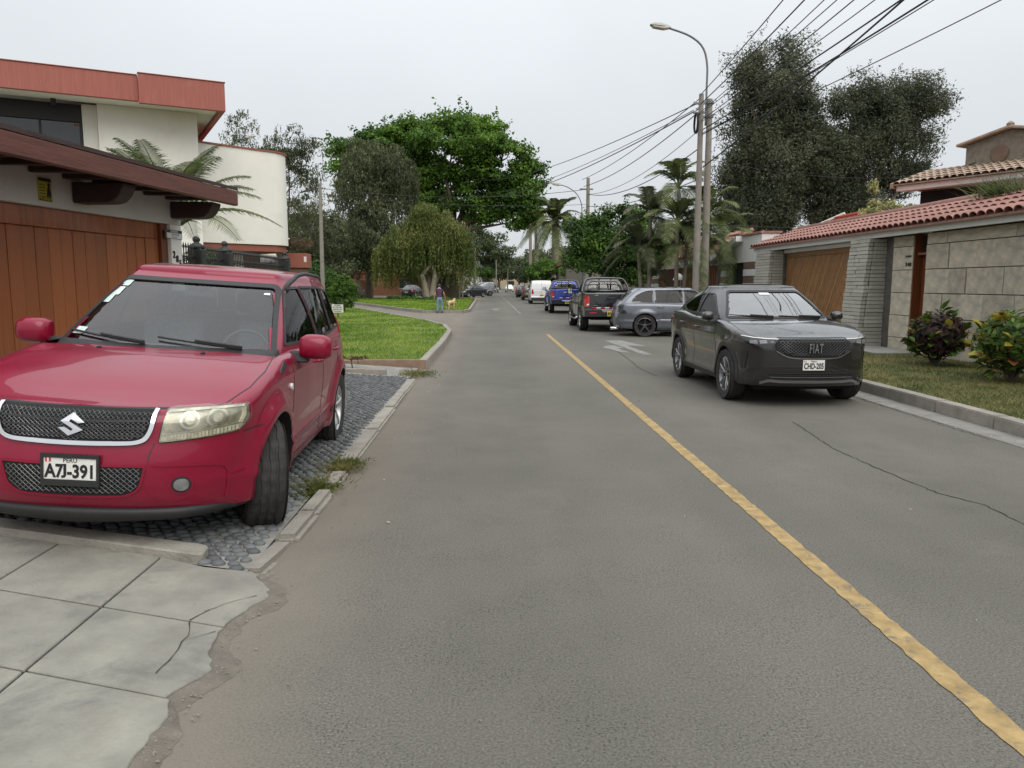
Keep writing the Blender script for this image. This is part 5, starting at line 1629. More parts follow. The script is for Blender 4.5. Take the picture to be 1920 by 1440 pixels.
tree("ficus_tree", (-3.71, 95, 0), lobes3([(-0.49, 0, 17.6, 6.6, 3.4), (-7.47, 0, 17.2, 4.0, 2.9), (5.25, 0, 16.2, 4.2, 3.4), (-10.9, 0, 16.0, 3.0, 2.8), (7.3, 0, 12.6, 3.0, 2.8), (2.67, 0, 13.4, 4.2, 2.4), (-3.72, 0, 14.0, 3.9, 2.9), (6.4, 0, 9.0, 2.4, 1.5), (3.0, 0, 18.8, 2.8, 2.0), (-4, 0, 20.0, 2.4, 1.5), (-13.2, 0, 13.4, 1.6, 1.6), (8.8, 0, 14.6, 1.6, 1.6), (1.0, 0, 20.4, 2.0, 1.2), (2.4, 0, 10.6, 3.0, 1.8), (7.6, 0, 10.4, 2.2, 1.6), (-3.4, 0, 11.2, 3.2, 2.0), (-6.4, 0, 13.6, 2.6, 2.2), (-9.5, 0, 18.4, 2.6, 1.6), (-12.6, 0, 17.0, 2.4, 1.8), (-5.6, 0, 19.3, 2.8, 1.6), (-14.2, 0, 15.2, 1.8, 1.6)], .8),
     "huge spreading fresh-green ficus tree above the fork in the road", L_FICUS, clusters=460, per=220, rc=1.35, leaf=.38, asp=.6, trunk_r=.75, fork=.52, limbs=90, bark=M_BARK, rcz=.42, lo=.45, wisps=(700, 2.2, 12))
tree("pepper_tree", (-12.41, 80, 0), lobes3([(0.83, 0, 13.6, 3.2, 2.5), (-0.31, 0, 10.8, 3.0, 2.7), (2.94, 0, 12.2, 2.5, 3.0), (1.76, 0, 7.63, 3.2, 2.6), (0.12, 0, 6.56, 3.6, 2.0)]),
     "tall grey-green pepper tree with drooping twigs left of the huge ficus", L_PEPPER, clusters=150, per=110, rc=.9, leaf=.34, asp=.32, trunk_r=.38, droop=.8, strands=(1700, 2.6, .15))
tree("willow_tree", (-5.52, 72, .14), lobes3([(-0.3, 0, 7.6, 1.5, 1.3), (1.2, 0, 6.7, 1.5, 1.3), (-2.3, 0, 5.3, 2.0, 1.3), (2.2, 0, 5.5, 1.7, 1.5), (-0.21, 0, 5.6, 2.4, 1.3), (-4.0, 0, 4.2, 1.2, 1.0), (3.3, 0, 4.3, .9, 1.0), (-1.4, 0, 6.6, 1.0, .9)]),
     "weeping yellow-green tree with several pale trunks on the island lawn", L_WILLOW, bark=M_BARKP, clusters=90, per=90, rc=.7, leaf=.27, asp=.34, trunk_r=.42, droop=.9, strands=(2500, 3.4, .13), multi=5, fork=.40)
tree("pepper_tree", (-12.47, 76, .14), lobes3([(-0.85, 0, 5.65, 2.6, 2.3), (0.45, 0, 4.86, 2.3, 2.0), (-2.4, 0, 4.6, 1.7, 1.6)]),
     "small single-trunked pepper tree beside the dark parked sedan", L_PEPPER, clusters=80, per=110, rc=.8, leaf=.28, asp=.34, trunk_r=.24, droop=.6, strands=(900, 1.9, .14))
tree("gum_tree", (-16.77, 62, 0), lobes3([(-2.18, 0, 13.4, 1.3, 1.2), (1.25, 0, 12.4, 2.0, 1.4), (2.63, 0, 11.0, 1.3, 1.9), (-0.43, 0, 11.2, 2.3, 1.3), (1.93, 0, 8.7, 1.9, 2.2), (2.66, 0, 5.8, 2.0, 2.0), (-3.2, 0, 12.2, .8, .8)]),
     "thin grey-green tree seen above the rounded house", L_PEPPER, clusters=95, per=80, rc=.62, leaf=.25, asp=.34, trunk_r=.3, droop=.5, strands=(650, 1.3, .14), limbs=50)
tree("gum_tree", (-14.2, 66, 0), lobes3([(0, 0, 6.0, 2.3, 2.6), (1.2, 0, 3.6, 2.0, 2.0), (-1.8, 0, 3.5, 2.2, 2.0)]),
     "dark bushy tree behind the left utility pole", L_PEPPER, clusters=90, per=120, rc=.75, leaf=.28, asp=.38, trunk_r=.25)
tree("shade_tree", (5.9, 37, .1), lobes3([(-0.1, 0, 4.0, 1.6, 1.0), (-1.15, 0, 3.7, 1.0, .9), (0.95, 0, 4.0, 1.0, 1.0), (-0.27, 0, 2.85, 1.7, 1.0), (0.6, 0, 2.36, 1.3, 1.0), (-1.1, 0, 2.6, 1.0, 0.8), (1.6, 0, 2.6, 1.0, 1.2), (2.2, 0, 3.4, .8, .8)]),
     "dense deep-green shade tree behind the black pickup", L_DARK, clusters=150, per=200, rc=.48, leaf=.17, asp=.5, trunk_r=.18, rcz=.7, wisps=(350, .6, 10))
tree("acacia_tree", (.99, 150, 0), lobes3([(-4.4, 0, 8.5, 4.6, 4.0), (-0.2, 0, 7.6, 4.2, 3.6), (-5.0, 0, 11.5, 3.2, 2.6)]),
     "grey-leaved tree filling the gap under the ficus crown", L_FAR, clusters=120, per=110, rc=1.3, leaf=.5, asp=.45, trunk_r=.35)
tree("round_tree", (5.45, 74, .1), lobes3([(-0.01, 0, 2.71, 1.54, 1.13), (-0.77, 0, 2.2, 1.13, 0.92)]),
     "small round light-green tree beyond the blue pickup", L_TOPI, clusters=60, per=130, rc=.5, leaf=.22, asp=.45, trunk_r=.14)
tree("umbrella_tree", (-1.6, 135, 0), lobes3([(0.01, 0, 3.7, 2.34, 0.8), (-1.33, 0, 3.4, 1.26, 0.65), (1.35, 0, 3.5, 1.26, 0.65)]),
     "flat-topped tree beside the distant white house", L_DARK, clusters=50, per=90, rc=.6, leaf=.3, asp=.5, trunk_r=.16, fork=.5)
tree("hedge_shrub", (-7.55, 40.5, .15), [(0, 0, .95, .66, .66, .85), (0, 0, 1.35, .50, .50, .55)], "clipped egg-shaped green shrub on the corner lawn", L_TOPI, cat="shrub",
     clusters=170, per=110, rc=.13, leaf=.075, asp=.5, trunk_r=.06, lo=.85, limbs=4)
tree("laurel_shrub", (-10.2, 46.5, .1), lobes3([(0, 0, 1.5, 1.2, 1.2), (-1.2, 0, 2.0, 1.1, 1.1), (1.0, 0, 1.2, 1.0, .9)]), "dark loose shrub behind the clipped egg-shaped shrub", L_DARK, cat="shrub", clusters=70, per=130, rc=.4, leaf=.15, asp=.45, trunk_r=.08)
tree("verge_shrub", (8.0, 57, .1), lobes3([(0, 0, 1.6, 1.3, 1.4), (.3, 0, 2.6, 1.0, 1.0)]), "dark green shrub on the verge behind the shade tree", L_DARK, cat="shrub", clusters=70, per=130, rc=.45, leaf=.18, asp=.45, trunk_r=.08)
tree("verge_shrub", (7.6, 66, .1), lobes3([(0, 0, 1.9, 1.5, 1.7), (1.2, 0, 2.4, 1.2, 1.2)]), "taller verge shrub just before the small round tree", L_FICUS, cat="shrub", clusters=80, per=130, rc=.5, leaf=.2, asp=.45, trunk_r=.08)
tree("garden_shrub", (-13.0, 52.0, .1), lobes3([(0, 0, 1.8, 1.6, 1.4), (1.5, 0, 1.4, 1.2, 1.1)]), "pale green garden shrub left of the clipped shrub", L_TOPI, cat="shrub", clusters=70, per=130, rc=.45, leaf=.17, asp=.45, trunk_r=.08)
tree("cream_leaf_shrub", (11.2, 21.6, 0), [(0, 0, 3.55, .75, .6, .25), (-.45, 0, 4.15, .16, .16, .50), (.75, 0, 3.5, .4, .4, .2), (-.7, 0, 3.4, .4, .4, .2)], "cream-leaved shrub showing over the tiled wall roof", L_CREAM, cat="shrub", clusters=60, per=34, rc=.15, leaf=.11, asp=.5, trunk_r=.05)
tree("vine_tangle", (-6.1, 25.2, 2.45), [(0, 0, .38, .55, .5, .22), (-.7, .3, .42, .5, .4, .2)], "tangle of dry brown vines on the terracotta planter", L_DRY, cat="plant", clusters=70, per=40, rc=.14, leaf=.12, asp=.14, trunk_r=.02, limbs=20, fork=.1)
rb_ = tree("rose_bush", (-6.5, 17.2, 0), [(0, 0, 1.9, .4, 1.0, .35), (0, 1.5, 1.9, .3, .6, .3)], "rose bush with red blooms behind the iron fence", L_DARK, cat="shrub", clusters=60, per=26, rc=.14, leaf=.09, asp=.5, trunk_r=.03)
M_ROSE = pm("rose_petal", (0.42, 0.02, 0.03), .6, var=.2, scale=20)
for (dy, dz) in ((.35, 2.26), (1.5, 2.18), (2.0, 2.05)):
    mb = MB()
    for k in range(9):
        a = k * 2.4; q = .012 * math.sqrt(k) * 1.6
        mb.lathe([(.012, 0), (.030, .02), (.026, .045), (.001, .03)], 'z', (q * math.cos(a) + .1, dy + q * math.sin(a), dz), 7)
    mb.obj("rose_bloom", M_ROSE, rb_)
tree("dried_plant", (-2.35, 13.45, .05), [(0, 0, .14, .30, .16, .10), (-.35, 0, .15, .25, .16, .12)], "low dry brown plant by the lawn kerb beside the red SUV", L_DRY, cat="plant", clusters=60, per=30, rc=.07, leaf=.06, asp=.35, trunk_r=.012, limbs=4)
for i, (x, y, r, h, lab) in enumerate(((-7.2, 66.0, 1.5, .35, "broad leafy ground cover under the weeping tree"), (-4.3, 63.5, 1.2, .32, "flowering ground cover nearest the person with the dog"), (-12.9, 74, 1.0, .4, "low dark plant at the foot of the small pepper tree"))):
    tree("ground_cover", (x, y, .14), [(0, 0, h * .6, r, r * .8, h * .6)], lab, L_DARK, cat="plant", clusters=60, per=30, rc=.22, leaf=.16, asp=.5, trunk_r=.02, limbs=3)

# far trees along both sides of the road, down to the vanishing point
FT = [(-9, 108, 7, 3.2), (-14, 118, 9, 4.0), (-20, 100, 9, 4.5), (-26, 112, 12, 5), (9, 96, 6.0, 2.6), (11, 116, 7.5, 3.4), (8.5, 138, 6.5, 3.2), (-7, 165, 8, 4), (-4, 200, 9, 4.5), (3, 235, 11, 6), (8, 205, 9, 4.6), (12, 172, 8.5, 4.2), (-12, 215, 12, 6), (14, 240, 12, 6.5), (-3, 262, 11, 7), (-24, 150, 12, 6), (20, 150, 11, 5.5), (28, 120, 10, 5), (-34, 90, 10, 5), (-28, 74, 7, 3.5)]
FL = ["far roadside tree just left of the distant houses", "far leafy tree behind the brick boundary wall", "broad far tree behind the parked sedans", "tall far tree at the left behind the pepper tree", "low tree on the right beyond the round tree",
      "tree on the right beside the canary palm", "rounded tree on the right near the far cars", "roadside tree left of the far white car", "larger tree left of the road's end", "tree closing the end of the road",
      "tree right of the road's end", "tree on the right behind the thin palms", "big tree far behind the white house", "big tree far behind the palms on the right", "dark tree at the very end of the road",
      "wide tree far behind the ficus", "wide tree far behind the shade tree", "far tree behind the striped house", "far tree behind the rounded house", "low tree behind the left garden shrub"]
for (x, y, h, r), lab in zip(FT, FL):
    tree("roadside_tree", (x, y, 0), [(0, 0, h * .62, r, r, h * .30), (r * .5, 0, h * .5, r * .6, r * .6, h * .25), (-r * .5, .3, h * .55, r * .6, r * .6, h * .22), (0, 0, h * .85, r * .5, r * .5, h * .15)], lab, L_FAR if y > 130 else L_PEPPER,
         clusters=60, per=80, rc=r * .3, leaf=.12 * r, asp=.5, trunk_r=.07 * r, group="trees along the far road")

# ------------------------------------------------------------------ palms
def frond_mesh(length, droop, nl, ll, mat, lw=.03, vee=.35, elev=.9):
    """rachis along +x rising then drooping, leaflets on both sides"""
    mb = MB()
    t = np.linspace(0, 1, 16)
    x = length * (t * math.cos(elev) + .35 * t * t * (1 - math.cos(elev)))
    z = length * (t * math.sin(elev) - droop * t ** 2.2)
    pts = [(float(a), 0.0, float(b)) for a, b in zip(x, z)]
    mb.tube(pts, list(np.linspace(.022, .004, 16)), 5)
    for i in range(nl):
        u = .14 + .85 * i / nl
        px_, pz_ = np.interp(u, t, x), np.interp(u, t, z)
        tx, tz = np.interp(min(1, u + .03), t, x) - px_, np.interp(min(1, u + .03), t, z) - pz_
        l_ = math.hypot(tx, tz); tx /= l_; tz /= l_
        L_ = ll * (math.sin(math.pi * (.12 + .85 * u)) ** .7) * random.uniform(.85, 1.1)
        for s_ in (1, -1):
            d = Vector((tx * .62, s_ * .78, tz * .62 + vee * .4)).normalized()
            m1 = Vector((px_, 0, pz_)) + d * L_ * .5
            tp = Vector((px_, 0, pz_)) + d * L_ + Vector((0, 0, -L_ * random.uniform(.18, .42)))
            w_ = Vector((tx, 0, tz)) * lw * .5
            b0 = Vector((px_, 0, pz_))
            mb.add([b0 - w_ * .6, b0 + w_ * .6, m1 + w_, tp, m1 - w_], [(0, 1, 2, 4), (4, 2, 3)])
    me = mb.mesh("frond", mat, recalc=False)
    return me

def palm(name, loc, stems, label, mat, flen, ll, nl, nf, trunk=(.09, .07), lw=.03, droop=.55, group=None, dead=0, elevs=(1.25, .9, .45, .05), bark=None):
    root = empty(name, loc, (0, 0, random.uniform(0, 6)), label, "palm", group)
    fm = [frond_mesh(flen * random.uniform(.9, 1.1), droop * (0.8 + .3 * k), nl, ll, mat, lw, elev=e) for k, e in enumerate(elevs)]
    for (dx, dy, h) in stems:
        mb = MB()
        mb.tube([tuple(p) for p in catmull([(dx * .4, dy * .4, -.1), (dx * .75, dy * .75, h * .5), (dx, dy, h)], 12)], list(np.linspace(trunk[0], trunk[1], 12)), 9)
        mb.obj("trunk", bark or M_PALMT, root, smooth=True)
        for i in range(nf):
            k = i * len(elevs) // nf
            link("frond", fm[k], root, (dx, dy, h + .12 * (1 - k / len(elevs))), (random.uniform(-.1, .1), random.uniform(-.12, .12), i * 2.399 + random.uniform(-.25, .25)), (1, 1, 1))
    return root
palm("date_palm", (-5.55, 13.9, 0), [(0, 0, 2.45)], "young feathery palm behind the garage pillar", L_PALM, 1.95, .44, 60, 25, (.10, .10), .018, .34, elevs=(1.35, 1.15, .9, .55))
palm("areca_palm", (6.70, 27.6, .1), [(0, 0, 4.75), (.35, .3, 3.5), (-.3, .2, 2.7)], "tallest feathery palm clump between the two street poles", L_PALM, 1.75, .50, 34, 13, (.085, .06), .045, .62)
palm("areca_palm", (5.85, 28.2, .1), [(0, 0, 3.85), (.3, .3, 2.6)], "feathery palm clump left of the concrete poles", L_PALMD, 1.65, .48, 34, 13, (.085, .06), .045, .66)
palm("areca_palm", (8.05, 28.4, .1), [(0, 0, 3.9), (-.4, .3, 3.0)], "feathery palm clump right of the street lamp pole", L_PALM, 1.75, .50, 34, 13, (.085, .06), .045, .62)
palm("canary_palm", (7.7, 90, .1), [(0, 0, 8.4)], "big canary palm crown over the shade tree", L_PALM, 4.6, 1.0, 40, 34, (.45, .40), .12, .55, elevs=(1.35, 1.0, .6, .2, -.3))
palm("fan_palm", (6.4, 120, .1), [(0, 0, 15.4)], "tall thin palm with shaggy crown at the edge of the ficus", L_PALMD, 2.3, .9, 22, 22, (.28, .20), .14, .75, elevs=(1.2, .6, 0, -.8))
palm("fan_palm", (8.0, 132, .1), [(0, 0, 13.2)], "shorter thin palm right of the shaggy one", L_PALMD, 2.3, .9, 22, 20, (.28, .20), .14, .75, elevs=(1.2, .6, 0, -.6))

# ------------------------------------------------------------------ croton shrubs with leaves one can pick apart
def broad_leaf(name, mat, l=.15, w=.055):
    vs = [(0, 0, 0), (l * .3, w * .8, .012), (l * .3, -w * .8, .012), (l * .62, w, .006), (l * .62, -w, .006), (l, 0, -.03), (l * .3, 0, -.008), (l * .62, 0, -.014)]
    fs = [(0, 6, 1), (0, 2, 6), (6, 7, 3, 1), (6, 2, 4, 7), (7, 5, 3), (7, 4, 5)]
    me = bpy.data.meshes.new(name); me.from_pydata(vs, [], fs); me.materials.append(mat)
    me.polygons.foreach_set("use_smooth", [True] * len(fs)); return me
def croton(loc, r, h, label, mats, n=290, l=.17, pick=((0, 0, 3), (1, 1, 2))):
    root = empty("croton_shrub", loc, (0, 0, 0), label, "shrub")
    ms = [broad_leaf("leaf", m, l * random.uniform(.9, 1.1), l * .34) for m in mats]
    st_ = MB()
    tips = []
    for i in range(26):
        a = i * 2.4; q = math.sqrt((i + .5) / 26)
        tp = Vector((r * q * math.cos(a) * .85, r * q * math.sin(a) * .85, h * (.35 + .6 * math.sqrt(max(0, 1 - q * q))) * random.uniform(.85, 1.08)))
        st_.tube([(random.uniform(-.05, .05), random.uniform(-.05, .05), -.02), (tp.x * .4, tp.y * .4, tp.z * .55), tuple(tp)], [.014, .010, .005], 5)
        tips.append(tp)
    st_.obj("stems", M_BARK, root)
    w = unit(1700); P = w * np.array([r * .80, r * .80, h * .44]) * (RNG.random(1700) ** .4)[:, None] + np.array([0, 0, h * .52])
    v, f = leaf_quads(P, l * .75, .4, nrm=w)
    o = link("inner_leaves", np_mesh("inner_leaves", v, f, mats[1] if mats[0] is L_YEL else mats[2]), root); o["kind"] = "stuff"
    for i in range(n):
        tp = tips[i % len(tips)]
        u = random.random()
        p = Vector((tp.x * (.55 + .45 * u), tp.y * (.55 + .45 * u), tp.z * (.35 + .65 * u)))
        az = math.atan2(tp.y, tp.x) + random.uniform(-1.6, 1.6)
        el = random.uniform(-.5, .75) if u < .8 else random.uniform(.1, 1.2)
        # yellow leaves sit in the top rosettes of some branches
        hi = u > .62 and (i % len(tips)) % 3 != 1
        k = random.choice(pick[0]) if hi else random.choice(pick[1])
        link("leaf", ms[k], root, p, (random.uniform(-.6, .6), -el, az), (random.uniform(.75, 1.2),) * 3)
    return root
croton((7.85, 13.25, .13), .62, 1.02, "croton shrub with dark and green leaves beside the wooden front door", (L_GRN, L_GRN, L_PUR, L_YEL), 298, .165, ((0, 0, 0, 3), (0, 1, 1, 2)))
croton((7.65, 10.95, .13), .75, 1.12, "yellow and green leaved croton shrub at the right edge of the lawn", (L_YEL, L_GRN, L_PUR, L_RED), 299, .175, ((0, 0, 0, 1), (1, 1, 0, 3)))
gr_ = []
for i, (y, lab) in enumerate(((14.6, "arching grass clump on the tiled wall roof nearer the tower"), (13.0, "dry grass clump on the tiled wall roof at the right edge"))):
    q = RNG.normal(0, 1, (520, 2)) * np.array([.10, .32]) + np.array([9.75, y])
    me = blades("roof_grass", q, 3.16, .36, .012, L_PALM, .9)
    tag(link("roof_grass", me), lab, "grass clump", kind=None)

# ------------------------------------------------------------------ poles, lamps, cables
M_POLE = pm("concrete_pole", (0.235, 0.215, 0.185), .9, var=.14, scale=5, bump=.2, bscale=40)
M_STEEL = pm("galvanised_steel", (0.165, 0.17, 0.175), .5, var=.15, scale=8, metal=.4)
M_LAMPG = pm("lamp_housing", (0.36, 0.37, 0.35), .5, var=.12, scale=9)
M_LAMPB = pm("lamp_bowl", (0.50, 0.49, 0.42), .25, var=.15, scale=9, coat=.6)
M_CABLE = pm("black_cable", (0.014, 0.014, 0.015), .6, var=.2, scale=4)
def pole(loc, h, r0, r1, label, lean=(0, 0), name="utility_pole", mat=None):
    root = empty(name, (loc[0], loc[1], loc[2] if len(loc) > 2 else 0), (lean[0], lean[1], 0), label, "pole")
    mb = MB(); mb.lathe([(r0, -.3), (r0, 0), (r1, h), (.001, h)], 'z', n=18); o = mb.obj("shaft", mat or M_POLE, root); smooth_by_angle(o.data, 40)
    return root
def lamp_arm(root, pts, r, head_dir):
    mb = MB(); c_ = catmull(pts, 26); mb.tube([tuple(p) for p in c_], r, 8); mb.obj("lamp_arm", M_STEEL, root, smooth=True)
    e = Vector(pts[-1]); d = Vector(head_dir).normalized(); a = math.atan2(d.y, d.x)
    hd = empty("lamp_head", tuple(e), (0, -math.asin(d.z), a), parent=root)
    sh_ = MB()
    for i, (x, w, zt_h) in enumerate(((-.08, .05, .05), (.05, .09, .10), (.25, .13, .13), (.48, .13, .11), (.60, .09, .05))):
        for k in range(9):
            q = math.pi * k / 8
            sh_.v.append((x, w * math.cos(q), zt_h * math.sin(q)))
    for i in range(4):
        for k in range(8):
            sh_.f.append((i * 9 + k, i * 9 + k + 1, (i + 1) * 9 + k + 1, (i + 1) * 9 + k)); sh_.m.append(0)
    sh_.obj("lamp_cover", M_LAMPG, hd, smooth=True, recalc=True)
    bw = MB(); bw.prism([(-.06, -.002), (.55, -.002), (.50, -.06), (.15, -.075), (-.02, -.03)], 'y', -.115, .115); bw.obj("lamp_bowl", M_LAMPB, hd, bevel=.02)
p1 = pole((6.98, 26.0, .05), 7.68, .130, .078, "concrete utility pole with a cable coil, left of the curved street lamp")
cl = MB()
for k in range(3):
    cl.tube([(-.13 - .02 * k, .22 * math.cos(a), 6.75 + .32 * math.sin(a)) for a in np.linspace(0, 2 * math.pi, 22)], .018, 5, cap=False)
cl.obj("cable_coil", M_CABLE, p1)
for z in (7.05, 7.35):
    b = MB(); b.box(-.25, .12, -.04, .04, z, z + .06); b.obj("cross_bracket", M_STEEL, p1)
    i_ = MB(); i_.lathe([(.03, z + .06), (.045, z + .10), (.03, z + .14), (.001, z + .15)], 'z', (-.2, 0, 0), 10); i_.obj("insulator", M_WLENS, p1)
p2 = pole((7.36, 26.35, .05), 7.6, .155, .088, "concrete street lamp pole with a curved arm over the road", name="street_lamp")
lamp_arm(p2, [(-.12, 0, 6.75), (-.12, 0, 7.9), (-.13, 0, 8.7), (-.30, 0, 9.25), (-.75, 0, 9.6), (-1.45, 0, 9.84)], .035, (-1, 0, .12))
for z in (7.0, 7.45):
    b = MB(); b.lathe([(.13, z), (.14, z), (.14, z + .07), (.13, z + .07)], 'z', n=14); b.box(-.20, -.10, -.03, .03, z, z + .07); b.obj("clamp", M_STEEL, p2)
p3 = pole((5.95, 47, .05), 7.8, .15, .10, "far concrete utility pole behind the shade tree")
b = MB(); b.box(-.5, .3, -.05, .05, 7.1, 7.18); b.obj("cross_bracket", M_STEEL, p3)
p4 = pole((5.9, 49.5, 0), 6.0, .10, .06, "far curved street lamp left of the far utility pole", name="street_lamp", mat=M_STEEL)
lamp_arm(p4, [(0, 0, 5.9), (-.05, 0, 6.6), (-.35, 0, 7.2), (-.9, 0, 7.6), (-1.35, 0, 7.75)], .03, (-1, 0, .12))
p5 = pole((-8.95, 42, .1), 6.75, .13, .08, "slim concrete pole left of the clipped shrub", lean=(0, rad(.3)))
p6 = pole((-1.95, 105, 0), 6.5, .22, .15, "concrete pole beside the wooden booth far down the road")
p7 = pole((1.2, 128, 0), 5.5, .12, .08, "thin far pole beside the flat-topped tree")
p8 = pole((5.5, 88, .1), 6.0, .13, .09, "thin pole beyond the bronze SUV")
p9 = pole((3.6, 150, 0), 7.0, .14, .1, "thin pole near the end of the road")
p10 = pole((-17.6, 55, 0), 10.4, .10, .07, "distant lamp post above the roof of the rounded house", name="street_lamp", mat=M_STEEL)
lamp_arm(p10, [(0, 0, 10.3), (.1, 0, 10.9), (.5, 0, 11.4), (1.0, 0, 11.55)], .03, (1, 0, .1))
def cable(a, b, sag, r, label="black overhead cable strung between the poles", n=26, group="overhead cables"):
    A, B = Vector(a), Vector(b)
    pts = []
    for i in range(n + 1):
        t = i / n; p = A.lerp(B, t); p.z -= sag * 4 * t * (1 - t); pts.append(tuple(p))
    mb = MB(); mb.tube(pts, r, 5)
    return tag(mb.obj("overhead_cable", M_CABLE, smooth=True), label, "cable", group)
T1 = (6.95, 26, 7.5)
near = [((6.95, 26.0, 7.70), (4.9, -6, 8.6), .35, .014), ((6.95, 26.0, 7.40), (5.5, -6, 8.4), .4, .016), ((6.9, 26, 7.1), (6.3, -6, 8.6), .45, .011), ((6.9, 26, 7.05), (6.6, -6, 8.4), .5, .011), ((7.0, 26, 6.9), (7.4, -6, 8.7), .5, .013),
        ((7.0, 26, 6.85), (8.2, -6, 8.6), .55, .011), ((7.05, 26, 6.6), (9.2, -6, 8.7), .5, .018), ((7.1, 26, 5.4), (8.3, -6, 10.2), .5, .020), ((7.05, 26, 6.45), (10.0, -6, 8.7), .55, .020), ((7.05, 26, 6.5), (9.6, -6, 8.3), .6, .011), ((7.36, 26, 6.3), (15.6, 2, 9.9), .35, .013)]
ORD = ["first", "second", "third", "fourth", "fifth", "sixth", "seventh", "eighth", "ninth", "tenth", "last"]
for (a, b, s, r), od in zip(near, ORD): cable(a, b, s, r, od + " from the left of the cables leaving through the picture's top edge")
farw = [((6.95, 26, 7.6), (5.6, 47, 7.75), .25, .016), ((6.95, 26, 7.2), (5.7, 47, 7.35), .35, .018), ((6.95, 26, 6.6), (5.95, 47, 6.9), .5, .012), ((6.95, 26, 6.0), (5.95, 47, 6.9), .55, .018), ((6.95, 26, 5.0), (5.95, 47, 6.2), .3, .016)]
for (a, b, s, r), od in zip(farw, ["highest", "second highest", "middle", "second lowest", "lowest"]): cable(a, b, s, r, od + " of the cables from the near pole to the far pole", group="cables between the right-hand poles")
left_ = [((6.9, 26, 7.45), (-3.0, 100, 15.0), 1.2, .018), ((6.9, 26, 7.30), (-3.0, 100, 13.6), 1.4, .014), ((6.9, 26, 7.25), (-3.0, 100, 13.2), 1.5, .022)]
for (a, b, s, r), od in zip(left_, ["highest", "middle", "lowest"]): cable(a, b, s, r, od + " of three cables running from the near pole into the ficus crown", group="cables towards the ficus")
for (a, b, s, r), od in zip((((5.6, 47, 7.15), (-8.95, 42, 6.6), .45, .015), ((5.8, 47, 6.3), (-8.95, 42, 6.3), .3, .012)), ("upper", "lower")): cable(a, b, s, r, od + " cable crossing the road between the far pole and the left pole", group="cables across the road")
for (a, b, s, r), od in zip((((7.4, 26.3, 3.55), (16.0, 21.5, 3.6), .25, .012), ((7.4, 26.3, 5.7), (16.5, 24, 5.2), .5, .008), ((16.3, 26.0, 5.6), (13.0, 33, 4.4), .2, .010)),
        ("low thin service cable in front of the olive trees to the tower house", "high thin service cable from the lamp pole to the tower house", "short thin cable from the tower down behind the tiled roof")): cable(a, b, s, r, od, group="service cables to the houses")

# ------------------------------------------------------------------ lawn sign, lantern, booth
ls = empty("lawn_sign", (-6.35, 32.6, .15), (0, 0, rad(-4)), "small white notice board on a stake in the corner lawn", "sign")
MB().box(-.24, .24, -.012, .012, .22, .56).obj("board", M_WHITE, ls, bevel=.004)
MB().box(-.02, .02, .013, .035, -.1, .5).obj("stake", M_WOODD, ls)
for txt, z, s_ in (("PROHIBIDO", .52, .05), ("EL USO DEL", .44, .075), ("JARDIN NO", .35, .075), ("PISAR GRACIAS", .27, .045)):
    text_obj("sign_text", txt, s_, M_INK, ls, (0, -.014, z), (rad(90), 0, 0), depth=.001, bold=.002)
ln_ = empty("garden_lantern", (7.45, 30.2, .1), (0, 0, 0), "white lantern on a post in front of the striped house", "lantern")
mb = MB(); mb.lathe([(.05, 0), (.04, 1.15), (.10, 1.2)], 'z', n=10); mb.obj("post", M_WHITE, ln_)
mb = MB()
for k in range(6):
    a = k * math.pi / 3; mb.tube([(.14 * math.cos(a), .14 * math.sin(a), 1.2), (.19 * math.cos(a), .19 * math.sin(a), 1.62)], .018, 5)
mb.lathe([(.26, 1.62), (.20, 1.72), (.06, 1.84), (.001, 1.88)], 'z', n=12); mb.lathe([(.16, 1.18), (.16, 1.22), (.001, 1.22)], 'z', n=12); mb.obj("lantern_cage", M_WHITE, ln_)
bo_ = empty("wooden_booth", (-3.55, 74.5, .14), (0, 0, rad(4)), "grey-brown wooden guard booth on the island lawn beside the person", "booth")
M_BOOTH = pm("weathered_booth_wood", (0.115, 0.095, 0.070), .9, var=.3, scale=4, bump=.4, bscale=14, stretch=(6, 6, .8), rnd=.15)
M_BOOTHL = pm("pale_booth_post", (0.26, 0.23, 0.18), .9, var=.2, scale=4, bump=.3, bscale=14)
for k in range(7):
    MB().box(-.9 + k * .22, -.9 + k * .22 + .214, -.03, .03, 0, 1.25).obj("plank", M_BOOTH, bo_, bevel=.005)
for (x, y, m) in ((-.95, 0, M_BOOTH), (.72, -.02, M_BOOTHL), (1.05, 1.0, M_BOOTHL), (-.95, 1.2, M_BOOTH)):
    MB().box(x - .07, x + .07, y - .07, y + .07, -.05, 2.3).obj("post", m, bo_, bevel=.01)
MB().box(-1.1, 1.25, -.25, 1.5, 2.30, 2.40).obj("roof", M_BOOTH, bo_, bevel=.015)
MB().box(-.85, .62, 1.1, 1.16, 0, 2.28).obj("rear_wall", M_BOOTH, bo_)
MB().box(.76, .82, .1, 1.1, 0, 1.25).obj("side_wall", M_BOOTH, bo_)
nb = MB().box(-.62, .28, -.06, -.035, 1.3, 2.05).obj("notice_board", M_SIGNG, bo_)
MB().box(-.30, .12, -.072, -.062, 1.42, 1.92).obj("notice_print", M_INK, nb)
